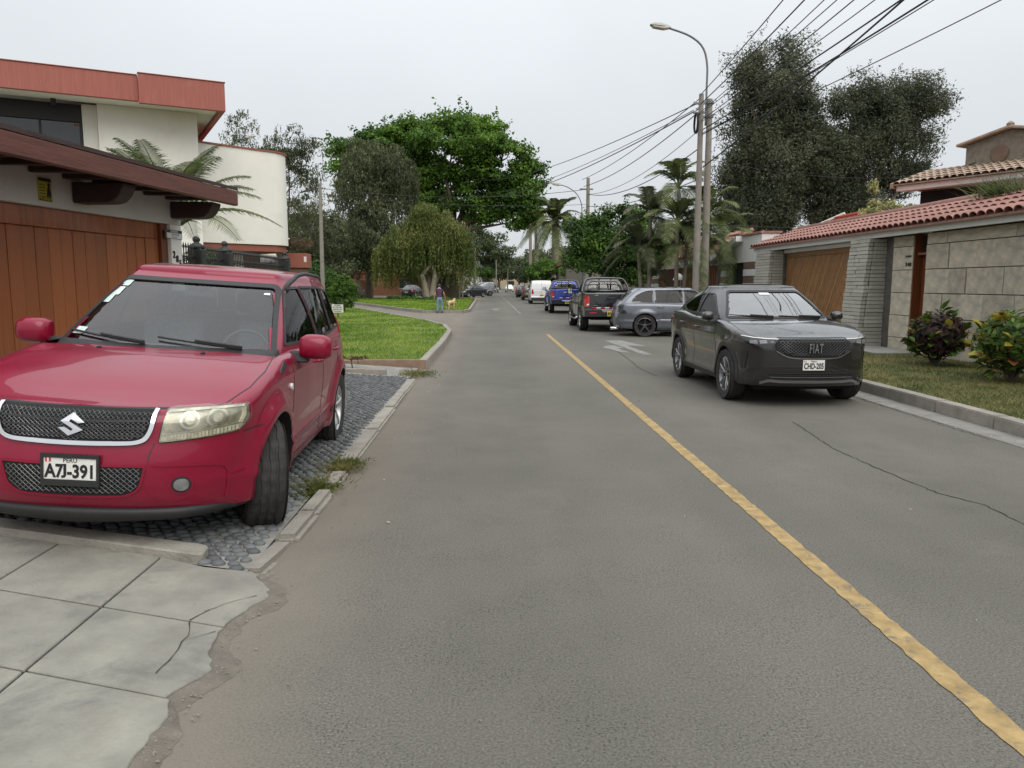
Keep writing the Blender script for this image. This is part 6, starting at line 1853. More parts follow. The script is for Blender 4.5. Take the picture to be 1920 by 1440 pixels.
# ------------------------------------------------------------------ houses far down the street
def far_house(loc, rz, w, d, h, wallm, label, wins=(), roof=None, door=None):
    r = empty("far_house", loc, (0, 0, rz), label, "house", )
    MB().box(-w / 2, w / 2, 0, d, 0, h).obj("wall", wallm, r)
    MB().box(-w / 2 - .15, w / 2 + .15, -.15, d + .15, h + .002, h + .25).obj("roof", roof or M_WHITE, r)
    for (x, z, ww, hh) in wins:
        o = MB().box(x - ww / 2, x + ww / 2, -.03, .03, z, z + hh).obj("window", M_WINDOW, r)
        MB().box(x - ww / 2 - .08, x + ww / 2 + .08, -.06, .02, z - .1, z - .005).obj("sill", M_WHITE, o)
    if door:
        MB().box(door - .5, door + .5, -.04, .03, 0, 2.1).obj("door", M_WOODDR, r)
    return r
far_house((-6.2, 150, 0), rad(-2), 9, 8, 6.5, M_WHITE, "white two-storey house far down the left side", ((-2.8, 3.6, 1.4, 1.5), (.2, 3.6, 1.4, 1.5), (3.0, 3.6, 1.2, 1.5), (1.8, 1.0, 1.6, 1.3)), door=-1)
M_TANW = pm("tan_render", (0.42, 0.35, 0.24), .9, var=.1, scale=1.5)
M_BRKW = pm("orange_brick_wall", (0.30, 0.14, 0.07), .9, var=.18, scale=2.5, bump=.3, bscale=30)
far_house((4.5, 262, 0), 0, 16, 8, 4.5, M_TANW, "tan house closing the far end of the road", ((-5, 1.2, 2, 1.4), (3, 1.2, 2, 1.4)), door=0)
far_house((-14.0, 250, 0), 0, 14, 8, 5.5, M_STUCCO, "cream house left of the far road's end", ((-3, 1.2, 2, 1.4), (3, 1.2, 2, 1.4)), door=0)
far_house((-14.5, 108, 0), rad(6), 22, 6, 3.1, M_BRKW, "low orange brick house behind the parked dark sedans", ((-8, 1.0, 1.8, 1.2), (8, 1.0, 1.8, 1.2), (3, 1.0, 1.8, 1.2)), M_TERRA2, -3)
far_house((-28, 84, 0), rad(22), 12, 7, 5.4, M_STUCCO, "cream house behind the dark shrubs at the left", ((-3.5, 3.2, 1.8, 1.4), (2.5, 3.2, 1.8, 1.4), (-3.5, .9, 1.8, 1.4)), M_TERRA2, 1)
far_house((-21.5, 66, 0), rad(25), 9, 6, 3.4, M_BRICKB, "brown low house between the rounded house and the pepper tree", ((-2.5, 1.0, 1.6, 1.2), (2.5, 1.0, 1.6, 1.2)), M_WHITE, 0)
far_house((12.5, 62, 0), rad(90), 26, 6, 3.2, M_ROUGHB, "long grey-brown house behind the right-hand verge", ((-8, 1.0, 2, 1.3), (-2, 1.0, 2, 1.3), (6, 1.0, 2, 1.3)), M_TERRA2, 2)
far_house((12.5, 110, 0), rad(90), 40, 6, 3.6, M_TANW, "tan house farther along the right-hand verge", ((-8, 1.0, 2, 1.3), (-2, 1.0, 2, 1.3), (6, 1.0, 2, 1.3)), M_TERRA2, 2)

def mirror_housing(c, sx, x0, x1, y, z0, z1, mat, stalk=True, d=.16):
    mb = MB()
    n = 7
    # rounded shell lofted across the width
    for i in range(n):
        t = i / (n - 1)
        x = x0 + (x1 - x0) * t
        k = (1 - (abs(t - .48) / .60) ** 4)
        h, dd = (z1 - z0) / 2 * (.45 + .55 * k), d * (.35 + .65 * k)
        zc = (z0 + z1) / 2 - .01 * (1 - k)
        for a in range(14):
            q = 2 * math.pi * a / 14
            ca, sa = math.cos(q), math.sin(q)
            yy = y + dd * .5 * (abs(ca) ** .6 * (1 if ca > 0 else -1)) * (.45 if ca > 0 else 1)
            mb.v.append((sx * x, yy, zc + h * (abs(sa) ** .7 * (1 if sa > 0 else -1))))
    for i in range(n - 1):
        for a in range(14):
            mb.f.append((i * 14 + a, i * 14 + (a + 1) % 14, (i + 1) * 14 + (a + 1) % 14, (i + 1) * 14 + a)); mb.m.append(0)
    mb.f.append(tuple(range(14))); mb.m.append(0)
    mb.f.append(tuple((n - 1) * 14 + a for a in range(14))); mb.m.append(0)
    o = mb.obj("wing_mirror", mat, c.root)
    smooth_by_angle(o.data, 60)
    # mirror face on the rear side and foot
    g = MB().box(*sorted((sx * (x0 + .03), sx * (x1 - .03))), y + d * .2, y + d * .235, z0 + .025, z1 - .025)
    g.obj("mirror_face", M_CHROME, o, bevel=.004)
    if stalk:
        f = MB().prism([(y - .05, z0 - .03), (y + .05, z0 - .03), (y + .03, z0 + .05), (y - .03, z0 + .05)], 'x', *sorted((sx * (x0 - .08), sx * (x0 + .06))))
        f.obj("mirror_foot", M_BLACK, o, bevel=.01)
    return o

def lattice(c, name, poly, face, mat, dx, dz, off=.004, r=.0022, amp=1.0, low=False, kind='diamond', parent=None):
    """mesh grille following the body inside a polygon"""
    mb = MB()
    xs = [p[0] for p in poly]; zs = [p[1] for p in poly]
    x0, x1, z0, z1 = min(xs), max(xs), min(zs), max(zs)
    st = dx / 2
    rows = int((z1 - z0) / dz) + 2
    cols = int((x1 - x0) / st) + 2
    def run(pts):
        cur = []
        for p in pts:
            if in_poly(poly, *p):
                h, n = c.hit(p[0], p[1], face, low); cur.append(h + n * off)
            else:
                if len(cur) > 1: mb.tube(cur, r, 4, cap=False)
                cur = []
        if len(cur) > 1: mb.tube(cur, r, 4, cap=False)
    for j in range(rows):
        for ph in (0, 1):
            pts = []
            for i in range(cols):
                for sub in (0, .5):
                    u = i + sub
                    tri = abs(((u + ph) % 2) - 1)
                    pts.append((x0 + u * st, z0 + j * dz + (tri - .5) * dz * amp))
            run(pts)
    return mb.obj(name, mat, parent or c.root)

def handle(c, face, y, z, mat, w=.2):
    sx = 1 if face == 's' else -1
    h, n = c.hit(y, z, face)
    x = h.x
    mb = MB()
    pts = [(x - sx * .01, y - w / 2, z), (x + sx * .03, y - w / 2 + .025, z + .003), (x + sx * .035, y, z + .005), (x + sx * .03, y + w / 2 - .025, z + .003), (x - sx * .01, y + w / 2, z)]
    mb.tube(pts, [.010, .013, .014, .013, .010], 8)
    o = mb.obj("door_handle", mat, c.root, smooth=True)
    return o

def wiper(c, p0, p1, face='f'):
    mb = MB()
    pts, arm = [], []
    for i in range(12):
        t = i / 11
        h, n = c.hit(p0[0] + (p1[0] - p0[0]) * t, p0[1] + (p1[1] - p0[1]) * t, face, 'g')
        pts.append(h + n * .012)
        if i < 7: arm.append(h + n * .03)
    mb.tube(pts, .008, 5); mb.tube(arm, .010, 5)
    return mb.obj("wiper", M_BLACK, c.root)

def disc(x, z, r, n=20):
    return [(x + r * math.cos(2 * math.pi * k / n), z + r * math.sin(2 * math.pi * k / n)) for k in range(n)]

def mx_(poly):
    return [(-p[0], p[1]) for p in poly][::-1]

def shrink(poly, d):
    """inset a polygon (approximate, towards inside along averaged normals)"""
    n = len(poly)
    area = sum(poly[i][0] * poly[(i + 1) % n][1] - poly[(i + 1) % n][0] * poly[i][1] for i in range(n))
    sg = 1 if area > 0 else -1
    out = []
    for i in range(n):
        p0, p, p1 = Vector(poly[i - 1]), Vector(poly[i]), Vector(poly[(i + 1) % n])
        a = (p - p0); b = (p1 - p)
        a = a.normalized() if a.length > 1e-9 else b.normalized()
        b = b.normalized() if b.length > 1e-9 else a
        t = a + b
        t = t.normalized() if t.length > 1e-9 else a
        nrm = Vector((-t.y, t.x)) * sg
        k = max(.5, nrm.dot(Vector((-a.y, a.x)) * sg))
        out.append(tuple(p + nrm * d / k))
    return out

# ================================================================== red compact SUV in the foreground
P_RED = pm("cherry_red_paint", (0.225, 0.005, 0.028), .34, var=.06, scale=3.5, coat=.55, rvar=.06, coatr=.03, spec=.22)
ws = rpoly([(-.735, 1.075), (.735, 1.075), (.585, 1.555), (-.585, 1.555)], [.05, .05, .06, .06])
ws_in = shrink(ws, .03)
sw1 = rpoly([(1.56, 1.125), (2.52, 1.120), (2.52, 1.545), (2.16, 1.535)], [.03, .03, .03, .08])
sw2 = rpoly([(2.55, 1.120), (3.34, 1.125), (3.34, 1.545), (2.55, 1.548)], .03)
sw3 = rpoly([(3.37, 1.130), (3.98, 1.150), (3.82, 1.500), (3.37, 1.543)], [.03, .05, .07, .03])
rw = rpoly([(-.62, 1.14), (.62, 1.14), (.54, 1.50), (-.54, 1.50)], .06)
SUV = dict(L=4.25, hw=.885, arch=.405, wz=.36, axles=(.87, 3.51), np=96, nv=26, rt=.06,
           plan=[(0, 0), (.2, .008), (.42, .045), (.60, .125), (.74, .26), (.825, .44), (.86, .75), (.872, 1.2), (.88, 2.2), (.88, 3.3), (.865, 3.8), (.80, 4.08), (.6, 4.2), (.3, 4.24), (0, 4.25)],
           zb=[(0, .30), (.4, .30), (1.2, .27), (3.2, .27), (4.25, .36)],
           zt=[(0, .872), (.12, .876), (.3, .90), (.6, .975), (1.0, 1.05), (1.3, 1.085), (2.5, 1.10), (3.8, 1.12), (4.25, 1.10)],
           pf=[(.28, .13), (.34, .05), (.42, .012), (.56, 0), (.64, .012), (.70, .028), (.80, .045), (.875, .07), (.92, .09)],
           ps=[(.25, .055), (.33, .03), (.45, .02), (.475, .005), (.50, .018), (.75, 0), (.92, .004), (1.0, .02), (1.12, .045)],
           pr=[(.3, .06), (.42, 0), (.62, 0), (.66, .05), (.9, .06), (1.12, .09)],
           crown=[(0, 0), (.08, .004), (.2, .014), (.5, .034), (.9, .036), (1.3, .012), (4.25, .03)], crown_p=3.2,
           flare=[(.87, .43, .045), (3.51, .43, .040)],
           green=[(1.0, 1.06, 4.18, .765, .835, .79, .20, .06), (1.10, 1.225, 4.16, .752, .825, .78, .19, .06), (1.33, 1.62, 4.08, .675, .755, .71, .15, .07),
                  (1.53, 1.985, 3.97, .60, .675, .645, .12, .08), (1.60, 2.13, 3.90, .575, .645, .615, .11, .08)], re=.055, rcrown=.03,
           windows=[(ws, 'f', ws_in), (sw1, 's', shrink(sw1, .02)), (sw2, 's', shrink(sw2, .02)), (sw3, 's', shrink(sw3, .02)), (rw, 'r', shrink(rw, .03))])
c = Car("sport_utility_vehicle", SUV, P_RED, M_WELL, (-2.245, 4.018, .033), (0, rad(3.9), rad(2.5)),
        "cherry red compact SUV in the foreground parked on the pebbled driveway", "car")
VIT = c
def fit_windows(c, side_glass, frame=M_BLACK, front=M_GLASS, rear=M_TINT):
    for (poly, face, hole) in c.sp['windows']:
        if face == 's':
            for f in 'sS':
                c.window(poly, hole, f, side_glass, frame, "side_window")
        elif face == 'f':
            c.window(poly, hole, 'f', front, frame, "windscreen")
        else:
            c.window(poly, hole, 'r', rear, frame, "rear_window")
fit_windows(c, M_TINT)
interior(c, 1.62, 1.10, .80, 2.35, 3.25)
add_wheels(c, .362, .235, .225, (5, .055, .40, 0.0), (M_ALLOY, M_WELL), M_RUBBER, steer=rad(21), track=.775, seg=96)
# hood and fender seams
for sx in (1, -1):
    g = [(sx * .44, .135), (sx * .58, .20), (sx * .70, .33), (sx * .775, .55), (sx * .79, .85), (sx * .765, 1.15), (sx * .75, 1.26)]
    c.line("hood_seam", g, .007, 't', M_BLACK)
c.line("hood_front_seam", [(-.44, .8745), (-.2, .872), (0, .8715), (.2, .872), (.44, .8745)], .007, 'f', M_BLACK)
for f in 'sS':
    c.line("door_seam", [(1.40, 1.06), (1.36, .80), (1.36, .42), (1.42, .34), (2.40, .33), (2.53, .36), (2.54, 1.09)], .008, f, M_BLACK)
    c.line("door_seam", [(2.54, .36), (2.60, .33), (3.02, .34), (3.14, .52), (3.34, .84), (3.36, 1.10)], .008, f, M_BLACK)
    c.line("door_moulding", [(1.40, .475), (2.0, .478), (2.52, .482), (3.02, .50)], .020, f, P_RED, thick=.008)
    handle(c, f, 2.36, .955, P_RED); handle(c, f, 3.20, .985, P_RED)
    c.patch("side_indicator", disc(1.27, .875, .024), f, M_WLENS, thick=.010, step=.02)
    c.patch("fender_vent", rpoly([(1.02, .985), (1.21, 1.025), (1.20, 1.055), (1.03, 1.01)], .01), f, M_BLACK, thick=.004)
    c.patch("rear_lamp", rpoly([(4.03, .80), (4.16, .80), (4.13, 1.25), (4.02, 1.25)], .02), f, M_TAIL, thick=.010)
    c.patch("tow_scrape", rpoly([(3.02, .40), (3.13, .46), (3.15, .52), (3.10, .49), (3.01, .44)], .01), f, M_BLACK, off=0, thick=.001)
# grille
gr = rpoly([(-.395, .866), (.395, .866), (.372, .762), (.325, .712), (.0, .700), (-.325, .712), (-.372, .762)], [.01, .01, .05, .05, .2, .05, .05])
c.patch("grille_backing", gr, 'f', M_WELL, off=.005, thick=.003, step=.03)
M_MESH = pm("grille_mesh_metal", (0.16, 0.16, 0.165), .38, var=.2, scale=20, metal=.5)
lattice(c, "grille_mesh", shrink(gr, .004), 'f', M_MESH, .050, .0195, off=.014, r=.0022)
for z in (.738, .776, .814):
    c.line("grille_bar", [(-.36, z), (-.2, z - .004), (0, z - .006), (.2, z - .004), (.36, z)], .010, 'f', M_BLACK, off=.010, thick=.006)
go = [(-.408, .866), (-.388, .752), (-.338, .697), (-.2, .683), (0, .679), (.2, .683), (.338, .697), (.388, .752), (.408, .866)]
gi = [(-.388, .866), (-.370, .764), (-.325, .716), (-.2, .706), (0, .702), (.2, .706), (.325, .716), (.370, .764), (.388, .866)]
go = [tuple(p) for p in catmull(go, 60)]; gi = [tuple(p) for p in catmull(gi, 60)]
c.band("grille_surround", go, gi, 'f', M_CHROME, off=.004, thick=.014, closed=False)
em = [(515, 178), (600, 125), (693, 183), (645, 190), (592, 165), (580, 178), (685, 237), (580, 285), (500, 225), (548, 220), (597, 247), (612, 232)]
em = [((x - 597) * .00068, .782 - (y - 205) * .00068) for x, y in em]
c.patch("emblem", em[::-1], 'f', M_CHROME, off=.014, thick=.012, smooth=False, step=.5)
# lower grille, plate
lg = rpoly([(-.352, .578), (.362, .572), (.336, .455), (.27, .418), (0, .410), (-.26, .418), (-.322, .455)], [.01, .01, .04, .05, .2, .05, .04])
c.patch("lower_grille_backing", lg, 'f', M_WELL, off=0, thick=.002)
lattice(c, "lower_grille_mesh", shrink(lg, .004), 'f', M_MESH, .060, .0275, off=.007, r=.0022)
c.band("lower_grille_rim", lg, shrink(lg, -.012), 'f', P_RED, off=.001, thick=.006)
plate_obj(c, "A7J-391", "PERU", 'f', .008, .556, .272, .130, M_PLATE, M_INK, M_BLACK, red=M_FLAG, bold=.0025)
# bumper details
bo = [(.40, .585), (.66, .572), (.73, .54), (.735, .45), (.72, .36)]
for s_ in (1, -1):
    c.line("bumper_crease", [(s_ * x, z) for x, z in catmull(bo, 24)], .012, 'f', P_RED, off=.0, thick=.005)
    c.patch("fog_lamp_bezel", [(s_ * x, z) for x, z in disc(.535, .474, .060)][::s_], 'f', P_RED, off=0, thick=.004, step=.03)
    c.patch("fog_lamp_ring", [(s_ * x, z) for x, z in disc(.535, .474, .045)][::s_], 'f', M_BLACK, off=.004, thick=.004, step=.03)
    c.patch("fog_lamp", [(s_ * x, z) for x, z in disc(.535, .474, .034)][::s_], 'f', M_LAMPD, off=.008, thick=.006, step=.02)
    c.line("bumper_strip", [(s_ * .74, .50), (s_ * .80, .515)], .010, 'f', P_RED, off=.001, thick=.005)
    c.line("bumper_seam", [(s_ * .405, .70), (s_ * .385, .64), (s_ * .38, .585)], .005, 'f', M_BLACK)
    fs_ = 's' if s_ > 0 else 'S'
    c.line("bumper_seam", [(.36, .735), (.47, .742), (.55, .742)], .007, fs_, M_BLACK)
    # headlight: reflector bowls under a yellowed cover
    hl = rpoly([(.448, .868), (.425, .703), (.60, .722), (.775, .748), (.808, .80), (.800, .888), (.60, .876)], [.01, .01, .3, .03, .05, .02, .2])
    hl = [(s_ * x, z) for x, z in hl][::s_]
    lamp = c.patch("headlight", hl, 'f', M_LAMPB_, off=.005, thick=.003, step=.03)
    for (hx, hz, hr) in ((.560, .818, .046), (.680, .826, .048)):
        for q_, (fr_, m_) in enumerate(((1.0, M_CHROMED), (.72, M_LAMPB_), (.45, M_LENS))):
            c.patch("reflector", [(s_ * x, z) for x, z in disc(hx, hz, hr * fr_)][::s_], 'f', m_, off=.008 + q_ * .0035, thick=.003, step=.03, parent=lamp)
    lo_ = rpoly([(.432, .712), (.60, .728), (.765, .753), (.785, .785), (.60, .757), (.440, .742)], .004)
    c.patch("indicator_strip", [(s_ * x, z) for x, z in lo_][::s_], 'f', M_LENS, off=.008, thick=.003, step=.03, parent=lamp)
    for q_ in range(22):
        xq = .445 + q_ * .0155
        zq = .716 + (xq - .44) * .105
        c.line("flute", [(s_ * xq, zq), (s_ * xq, zq + .026)], .004, 'f', M_CHROMED, off=.011, thick=.002, parent=lamp)
    c.line("lamp_divider", [(s_ * .442, .746), (s_ * .6, .762), (s_ * .79, .792)], .006, 'f', M_CHROMED, off=.009, thick=.004, parent=lamp)
    c.line("lamp_rim", [(s_ * .455, .858), (s_ * .60, .868), (s_ * .785, .879)], .010, 'f', M_LENS, off=.009, thick=.004, parent=lamp)
    c.line("lamp_rim", [(s_ * .775, .79), (s_ * .788, .83), (s_ * .786, .872)], .012, 'f', M_LENS, off=.009, thick=.004, parent=lamp)
    c.band("headlight_seam", hl, shrink(hl, -.006), 'f', M_BLACK, off=.0, thick=.002)
    c.patch("headlight_cover", shrink(hl, .002), 'f', M_LENSG, off=.022, thick=.004, step=.03, parent=lamp)
    mirror_housing(c, s_, .87, 1.09, 1.58, 1.045, 1.225, P_RED, d=.20)
    # roof rail
    rl = MB()
    pts = []
    for t in np.linspace(0, 1, 22):
        y = 2.20 + t * 1.65
        h, n = c.hit(.605 - .0 * t, y, 't')
        lift = .006 * min(1, math.sin(math.pi * min(1, max(0, t))) * 4.5)
        pts.append((s_ * (.600), y, h.z + lift))
    rl.tube(pts, [.020 if 0 < i < 21 else .012 for i in range(22)], 8)
    for v in range(2):
        y = pts[1 if v == 0 else -2][1]
        rl.box(*sorted((s_ * .58, s_ * .622)), y - .06, y + .06, pts[1][2] - .06, pts[1][2])
    rl.obj("roof_rail", M_BLACK, c.root, smooth=True)
# front lip, cowl, wipers, washer jets, stickers, interior mirror, spare wheel
lipo = catmull([(-.80, .44), (-.62, .20), (-.42, .10), (0, .05), (.42, .10), (.62, .20), (.80, .44)], 40)
lip = MB()
for i, (x, y) in enumerate(lipo):
    e = abs(x) / .8
    for (dy, z) in ((.0, .335), (-.012, .30), (.02, .245 + .03 * e), (.10, .235 + .03 * e), (.14, .30)):
        lip.v.append((x, y + dy, z))
for i in range(39):
    for k in range(5):
        lip.f.append((i * 5 + k, i * 5 + (k + 1) % 5, (i + 1) * 5 + (k + 1) % 5, (i + 1) * 5 + k)); lip.m.append(0)
lip.obj("front_lip", M_BLACK, c.root, smooth=True)
cw = rpoly([(-.755, 1.03), (.755, 1.03), (.735, 1.105), (-.735, 1.105)], .01)
c.patch("cowl", cw, 'f', M_BLACK, off=.001, thick=.006, low='g')
wiper(c, (-.10, 1.105), (-.68, 1.155)); wiper(c, (.52, 1.10), (-.04, 1.150))
for sx in (-.33, .33):
    h, n = c.hit(sx, 1.08, 't'); MB().box(sx - .012, sx + .012, 1.07, 1.10, h.z - .01, h.z + .014).obj("washer_jet", M_BLACK, c.root, bevel=.004)
for (x, z, w, h) in ((-.545, 1.500, .050, .022), (-.575, 1.440, .055, .030), (-.605, 1.385, .050, .030), (-.640, 1.165, .060, .022)):
    c.patch("windscreen_sticker", rpoly([(x - w, z - h), (x + w * .8, z - h), (x + w, z + h), (x - w * .7, z + h)], .01), 'f', M_STICK, off=-.003, thick=.001, low='g')
c.patch("windscreen_sticker", rpoly([(.50, 1.475), (.545, 1.475), (.54, 1.49), (.50, 1.49)], .003), 'f', M_PLATE, off=-.003, thick=.001, low='g')
im = MB(); im.box(-.12, .12, 2.04, 2.07, 1.42, 1.475); im.box(-.015, .015, 2.02, 2.04, 1.46, 1.54)
im.obj("rear_view_mirror", M_BLACK, c.root, bevel=.012)
sp_ = MB(); sp_.lathe([(.001, 4.20), (.34, 4.20), (.36, 4.26), (.355, 4.38), (.33, 4.42), (.001, 4.43)], 'y', (0, 0, .86), 36)
o = sp_.obj("spare_wheel_cover", P_RED, c.root); smooth_by_angle(o.data, 40)
sb = MB(); sb.tube([(-.02, 2.2, 1.40), (-.02, 2.2, 1.28)], .004, 4); sb.tube([(.10, 2.2, 1.40), (.10, 2.2, 1.27)], .004, 4)
und = MB().box(-.62, .62, .35, 4.0, .24, .34); und.obj("underbody", M_WELL, c.root)

# ================================================================== charcoal crossover on the right
P_GREY = paint("charcoal_paint", (0.024, 0.023, 0.0235), metal=.35, rough=.30)
P_GREYB = pm("dark_cladding", (0.028, 0.028, 0.029), .5, var=.15, scale=14)
M_ALLOY_F = pm("satin_alloy_rim", (0.26, 0.26, 0.265), .35, var=.15, scale=9, metal=.8)
M_MESHD = pm("dark_grille_mesh", (0.055, 0.055, 0.057), .45, var=.2, scale=20, metal=.3)
M_SKID = pm("satin_trim", (0.32, 0.32, 0.33), .28, var=.1, scale=9, metal=.8)
fws = rpoly([(-.725, 1.075), (.725, 1.075), (.530, 1.462), (-.530, 1.462)], [.05, .05, .06, .06])
fs1 = rpoly([(1.50, 1.09), (2.42, 1.105), (2.42, 1.425), (2.15, 1.415)], [.03, .03, .03, .10])
fs2 = rpoly([(2.46, 1.105), (3.20, 1.12), (3.58, 1.19), (3.26, 1.305), (2.95, 1.375), (2.46, 1.426)], [.03, .08, .03, .1, .1, .03])
frw = rpoly([(-.58, 1.18), (.58, 1.18), (.50, 1.40), (-.50, 1.40)], .06)
FST = dict(L=4.43, hw=.885, arch=.385, wz=.345, axles=(.86, 3.40), np=92, nv=26, rt=.05,
           plan=[(0, 0), (.25, .012), (.48, .06), (.66, .15), (.78, .30), (.845, .52), (.865, .8), (.872, 1.3), (.88, 2.4), (.885, 3.3), (.865, 3.9), (.79, 4.24), (.55, 4.38), (.25, 4.425), (0, 4.43)],
           zb=[(0, .27), (.5, .27), (1.2, .24), (3.2, .24), (4.43, .34)],
           zt=[(0, .878), (.15, .885), (.35, .92), (.8, 1.0), (1.3, 1.055), (2.5, 1.085), (3.4, 1.12), (4.1, 1.10), (4.43, 1.04)],
           pf=[(.24, .14), (.30, .06), (.40, .025), (.50, .005), (.60, 0), (.72, .0), (.82, .02), (.88, .055), (.93, .09)],
           ps=[(.24, .05), (.33, .015), (.42, .02), (.55, .03), (.70, .018), (.82, .0), (.92, .01), (1.0, .02), (1.12, .05)],
           pr=[(.3, .08), (.42, .02), (.62, 0), (.85, .03), (1.05, .06), (1.12, .10)],
           crown=[(0, 0), (.10, .004), (.25, .02), (.6, .042), (1.0, .035), (1.3, .006), (4.43, .02)], crown_p=3.4,
           flare=[(.86, .41, .022), (3.40, .41, .022)],
           green=[(.98, 1.0, 4.36, .775, .84, .74, .22, .10), (1.10, 1.20, 4.22, .755, .825, .72, .20, .12), (1.22, 1.42, 3.98, .705, .785, .69, .17, .14),
                  (1.34, 1.65, 3.66, .645, .735, .65, .14, .16), (1.455, 1.895, 3.24, .585, .675, .60, .12, .18), (1.495, 1.99, 3.10, .565, .650, .575, .11, .18)], re=.036, rcrown=.03,
           windows=[(fws, 'f', shrink(fws, .028)), (fs1, 's', shrink(fs1, .02)), (fs2, 's', shrink(fs2, .02)), (frw, 'r', shrink(frw, .03))])
c = Car("crossover_car", FST, P_GREY, M_WELL, (4.05, 9.42, 0), (0, 0, 0), "charcoal grey coupe-style crossover facing the camera beside the right kerb", "car")
FIA = c
fit_windows(c, M_TINT, front=M_GLASSR)
interior(c, 1.62, 1.07, .78, 2.35, 3.10)
add_wheels(c, .345, .22, .235, (5, .026, .42, .24), (M_ALLOY_F, M_WELL), M_RUBBER, track=.765, seg=72)
for s_ in (1, -1):
    c.line("hood_seam", [(s_ * .43, .115), (s_ * .62, .19), (s_ * .735, .35), (s_ * .775, .6), (s_ * .77, .95), (s_ * .75, 1.2)], .006, 't', M_BLACK)
    f = 's' if s_ > 0 else 'S'
    c.line("door_seam", [(1.36, 1.04), (1.34, .75), (1.36, .36), (1.42, .30), (2.38, .29), (2.46, .33), (2.46, 1.09)], .007, f, M_BLACK)
    c.line("door_seam", [(2.47, .33), (2.52, .29), (2.92, .30), (3.04, .52), (3.26, .84), (3.28, 1.10)], .007, f, M_BLACK)
    c.line("wheel_arch_trim", [(.86 + .415 * math.cos(a), .345 + .415 * math.sin(a)) for a in np.linspace(rad(-12), rad(192), 30)], .055, f, P_GREYB, off=.001, thick=.008)
    c.line("wheel_arch_trim", [(3.40 + .415 * math.cos(a), .345 + .415 * math.sin(a)) for a in np.linspace(rad(-12), rad(192), 30)], .055, f, P_GREYB, off=.001, thick=.008)
    c.line("sill_trim", [(1.27, .275), (2.0, .27), (3.0, .275)], .10, f, P_GREYB, off=.001, thick=.012)
    handle(c, f, 2.28, .915, P_GREY, .19); handle(c, f, 3.12, .945, P_GREY, .19)
    mirror_housing(c, s_, .86, 1.01, 1.52, 1.045, 1.165, P_GREY, d=.15)
    # slim headlight
    hl = rpoly([(.425, .868), (.44, .828), (.60, .786), (.735, .782), (.775, .815), (.815, .905), (.70, .885), (.55, .872)], [.01, .02, .1, .05, .04, .02, .1, .1])
    hl = [(s_ * x, z) for x, z in hl][::s_]
    lamp = c.patch("headlight", hl, 'f', M_DGLASS, off=.001, thick=.004)
    c.patch("reflector", [(s_ * x, z) for x, z in rpoly([(.56, .815), (.64, .805), (.645, .845), (.57, .85)], .01)][::s_], 'f', M_LAMPD, off=.005, thick=.005, parent=lamp)
    c.patch("reflector", [(s_ * x, z) for x, z in rpoly([(.66, .803), (.74, .808), (.735, .850), (.665, .847)], .01)][::s_], 'f', M_LAMPD, off=.005, thick=.005, parent=lamp)
    c.line("running_light", [(s_ * .43, .864), (s_ * .56, .866), (s_ * .70, .877), (s_ * .80, .897)], .010, 'f', M_CHROMED, off=.005, thick=.004, parent=lamp)
    c.patch("fog_slot", [(s_ * x, z) for x, z in rpoly([(.765, .48), (.795, .48), (.80, .70), (.745, .70)], .015)][::s_], 'f', M_BLACK, off=.001, thick=.006)
    c.patch("fog_lamp", [(s_ * x, z) for x, z in rpoly([(.58, .355), (.68, .36), (.68, .395), (.60, .385)], .01)][::s_], 'f', M_DGLASS, off=.002, thick=.006)
    c.patch("rear_lamp", rpoly([(4.10, .88), (4.34, .88), (4.34, .98), (4.06, 1.0)], .02), f, M_TAIL, thick=.008)
    c.line("shoulder_crease", [(.55, .93), (1.3, .985), (2.4, 1.0), (3.4, 1.02), (3.9, 1.02)], .008, f, P_GREY, off=0, thick=.004)
g1 = rpoly([(-.43, .862), (.43, .862), (.50, .79), (.44, .715), (.30, .655), (0, .642), (-.30, .655), (-.44, .715), (-.50, .79)], [.03, .03, .05, .08, .1, .2, .1, .08, .05])
c.patch("grille_surround", shrink(g1, -.022), 'f', M_BLACK, off=.0, thick=.006)
c.patch("grille_backing", g1, 'f', M_WELL, off=.006, thick=.002)
lattice(c, "grille_mesh", shrink(g1, .006), 'f', M_MESHD, .086, .034, off=.014, r=.0050)
c.line("grille_trim", [tuple(p) for p in catmull([(-.46, .72), (-.30, .642), (0, .628), (.30, .642), (.46, .72)], 30)], .010, 'f', M_SKID, off=.006, thick=.006)
t = text_obj("grille_badge", "FIAT", .165, M_SKID, c.root, (0, -.030, .752), (rad(90), 0, 0), sx=.44, depth=.010, bold=.002, space=1.25)
lg2 = rpoly([(-.56, .468), (.56, .468), (.66, .42), (.50, .375), (-.50, .375), (-.66, .42)], [.03, .03, .03, .06, .06, .03])
c.patch("lower_grille", lg2, 'f', M_BLACK, off=.001, thick=.004)
for z in (.395, .420, .445):
    c.line("lower_grille_bar", [(-.52, z), (0, z), (.52, z)], .008, 'f', M_SKID if z == .395 else P_GREYB, off=.006, thick=.010)
c.line("bumper_fold", [tuple(p) for p in catmull([(-.74, .47), (-.60, .515), (-.3, .525), (0, .527), (.3, .525), (.60, .515), (.74, .47)], 40)], .014, 'f', P_GREY, off=0, thick=.012)
c.line("skid_trim", [tuple(p) for p in catmull([(-.62, .312), (-.52, .345), (-.40, .338), (0, .335), (.40, .338), (.52, .345), (.62, .312)], 40)], .030, 'f', M_SKID, off=.002, thick=.012)
plate_obj(c, "CHD-205", "PERU", 'f', -.01, .548, .275, .130, M_PLATE, M_INK, None, red=M_FLAG, bold=.0025)
wiper(c, (-.10, 1.085), (-.66, 1.115)); wiper(c, (.60, 1.08), (-.02, 1.105))
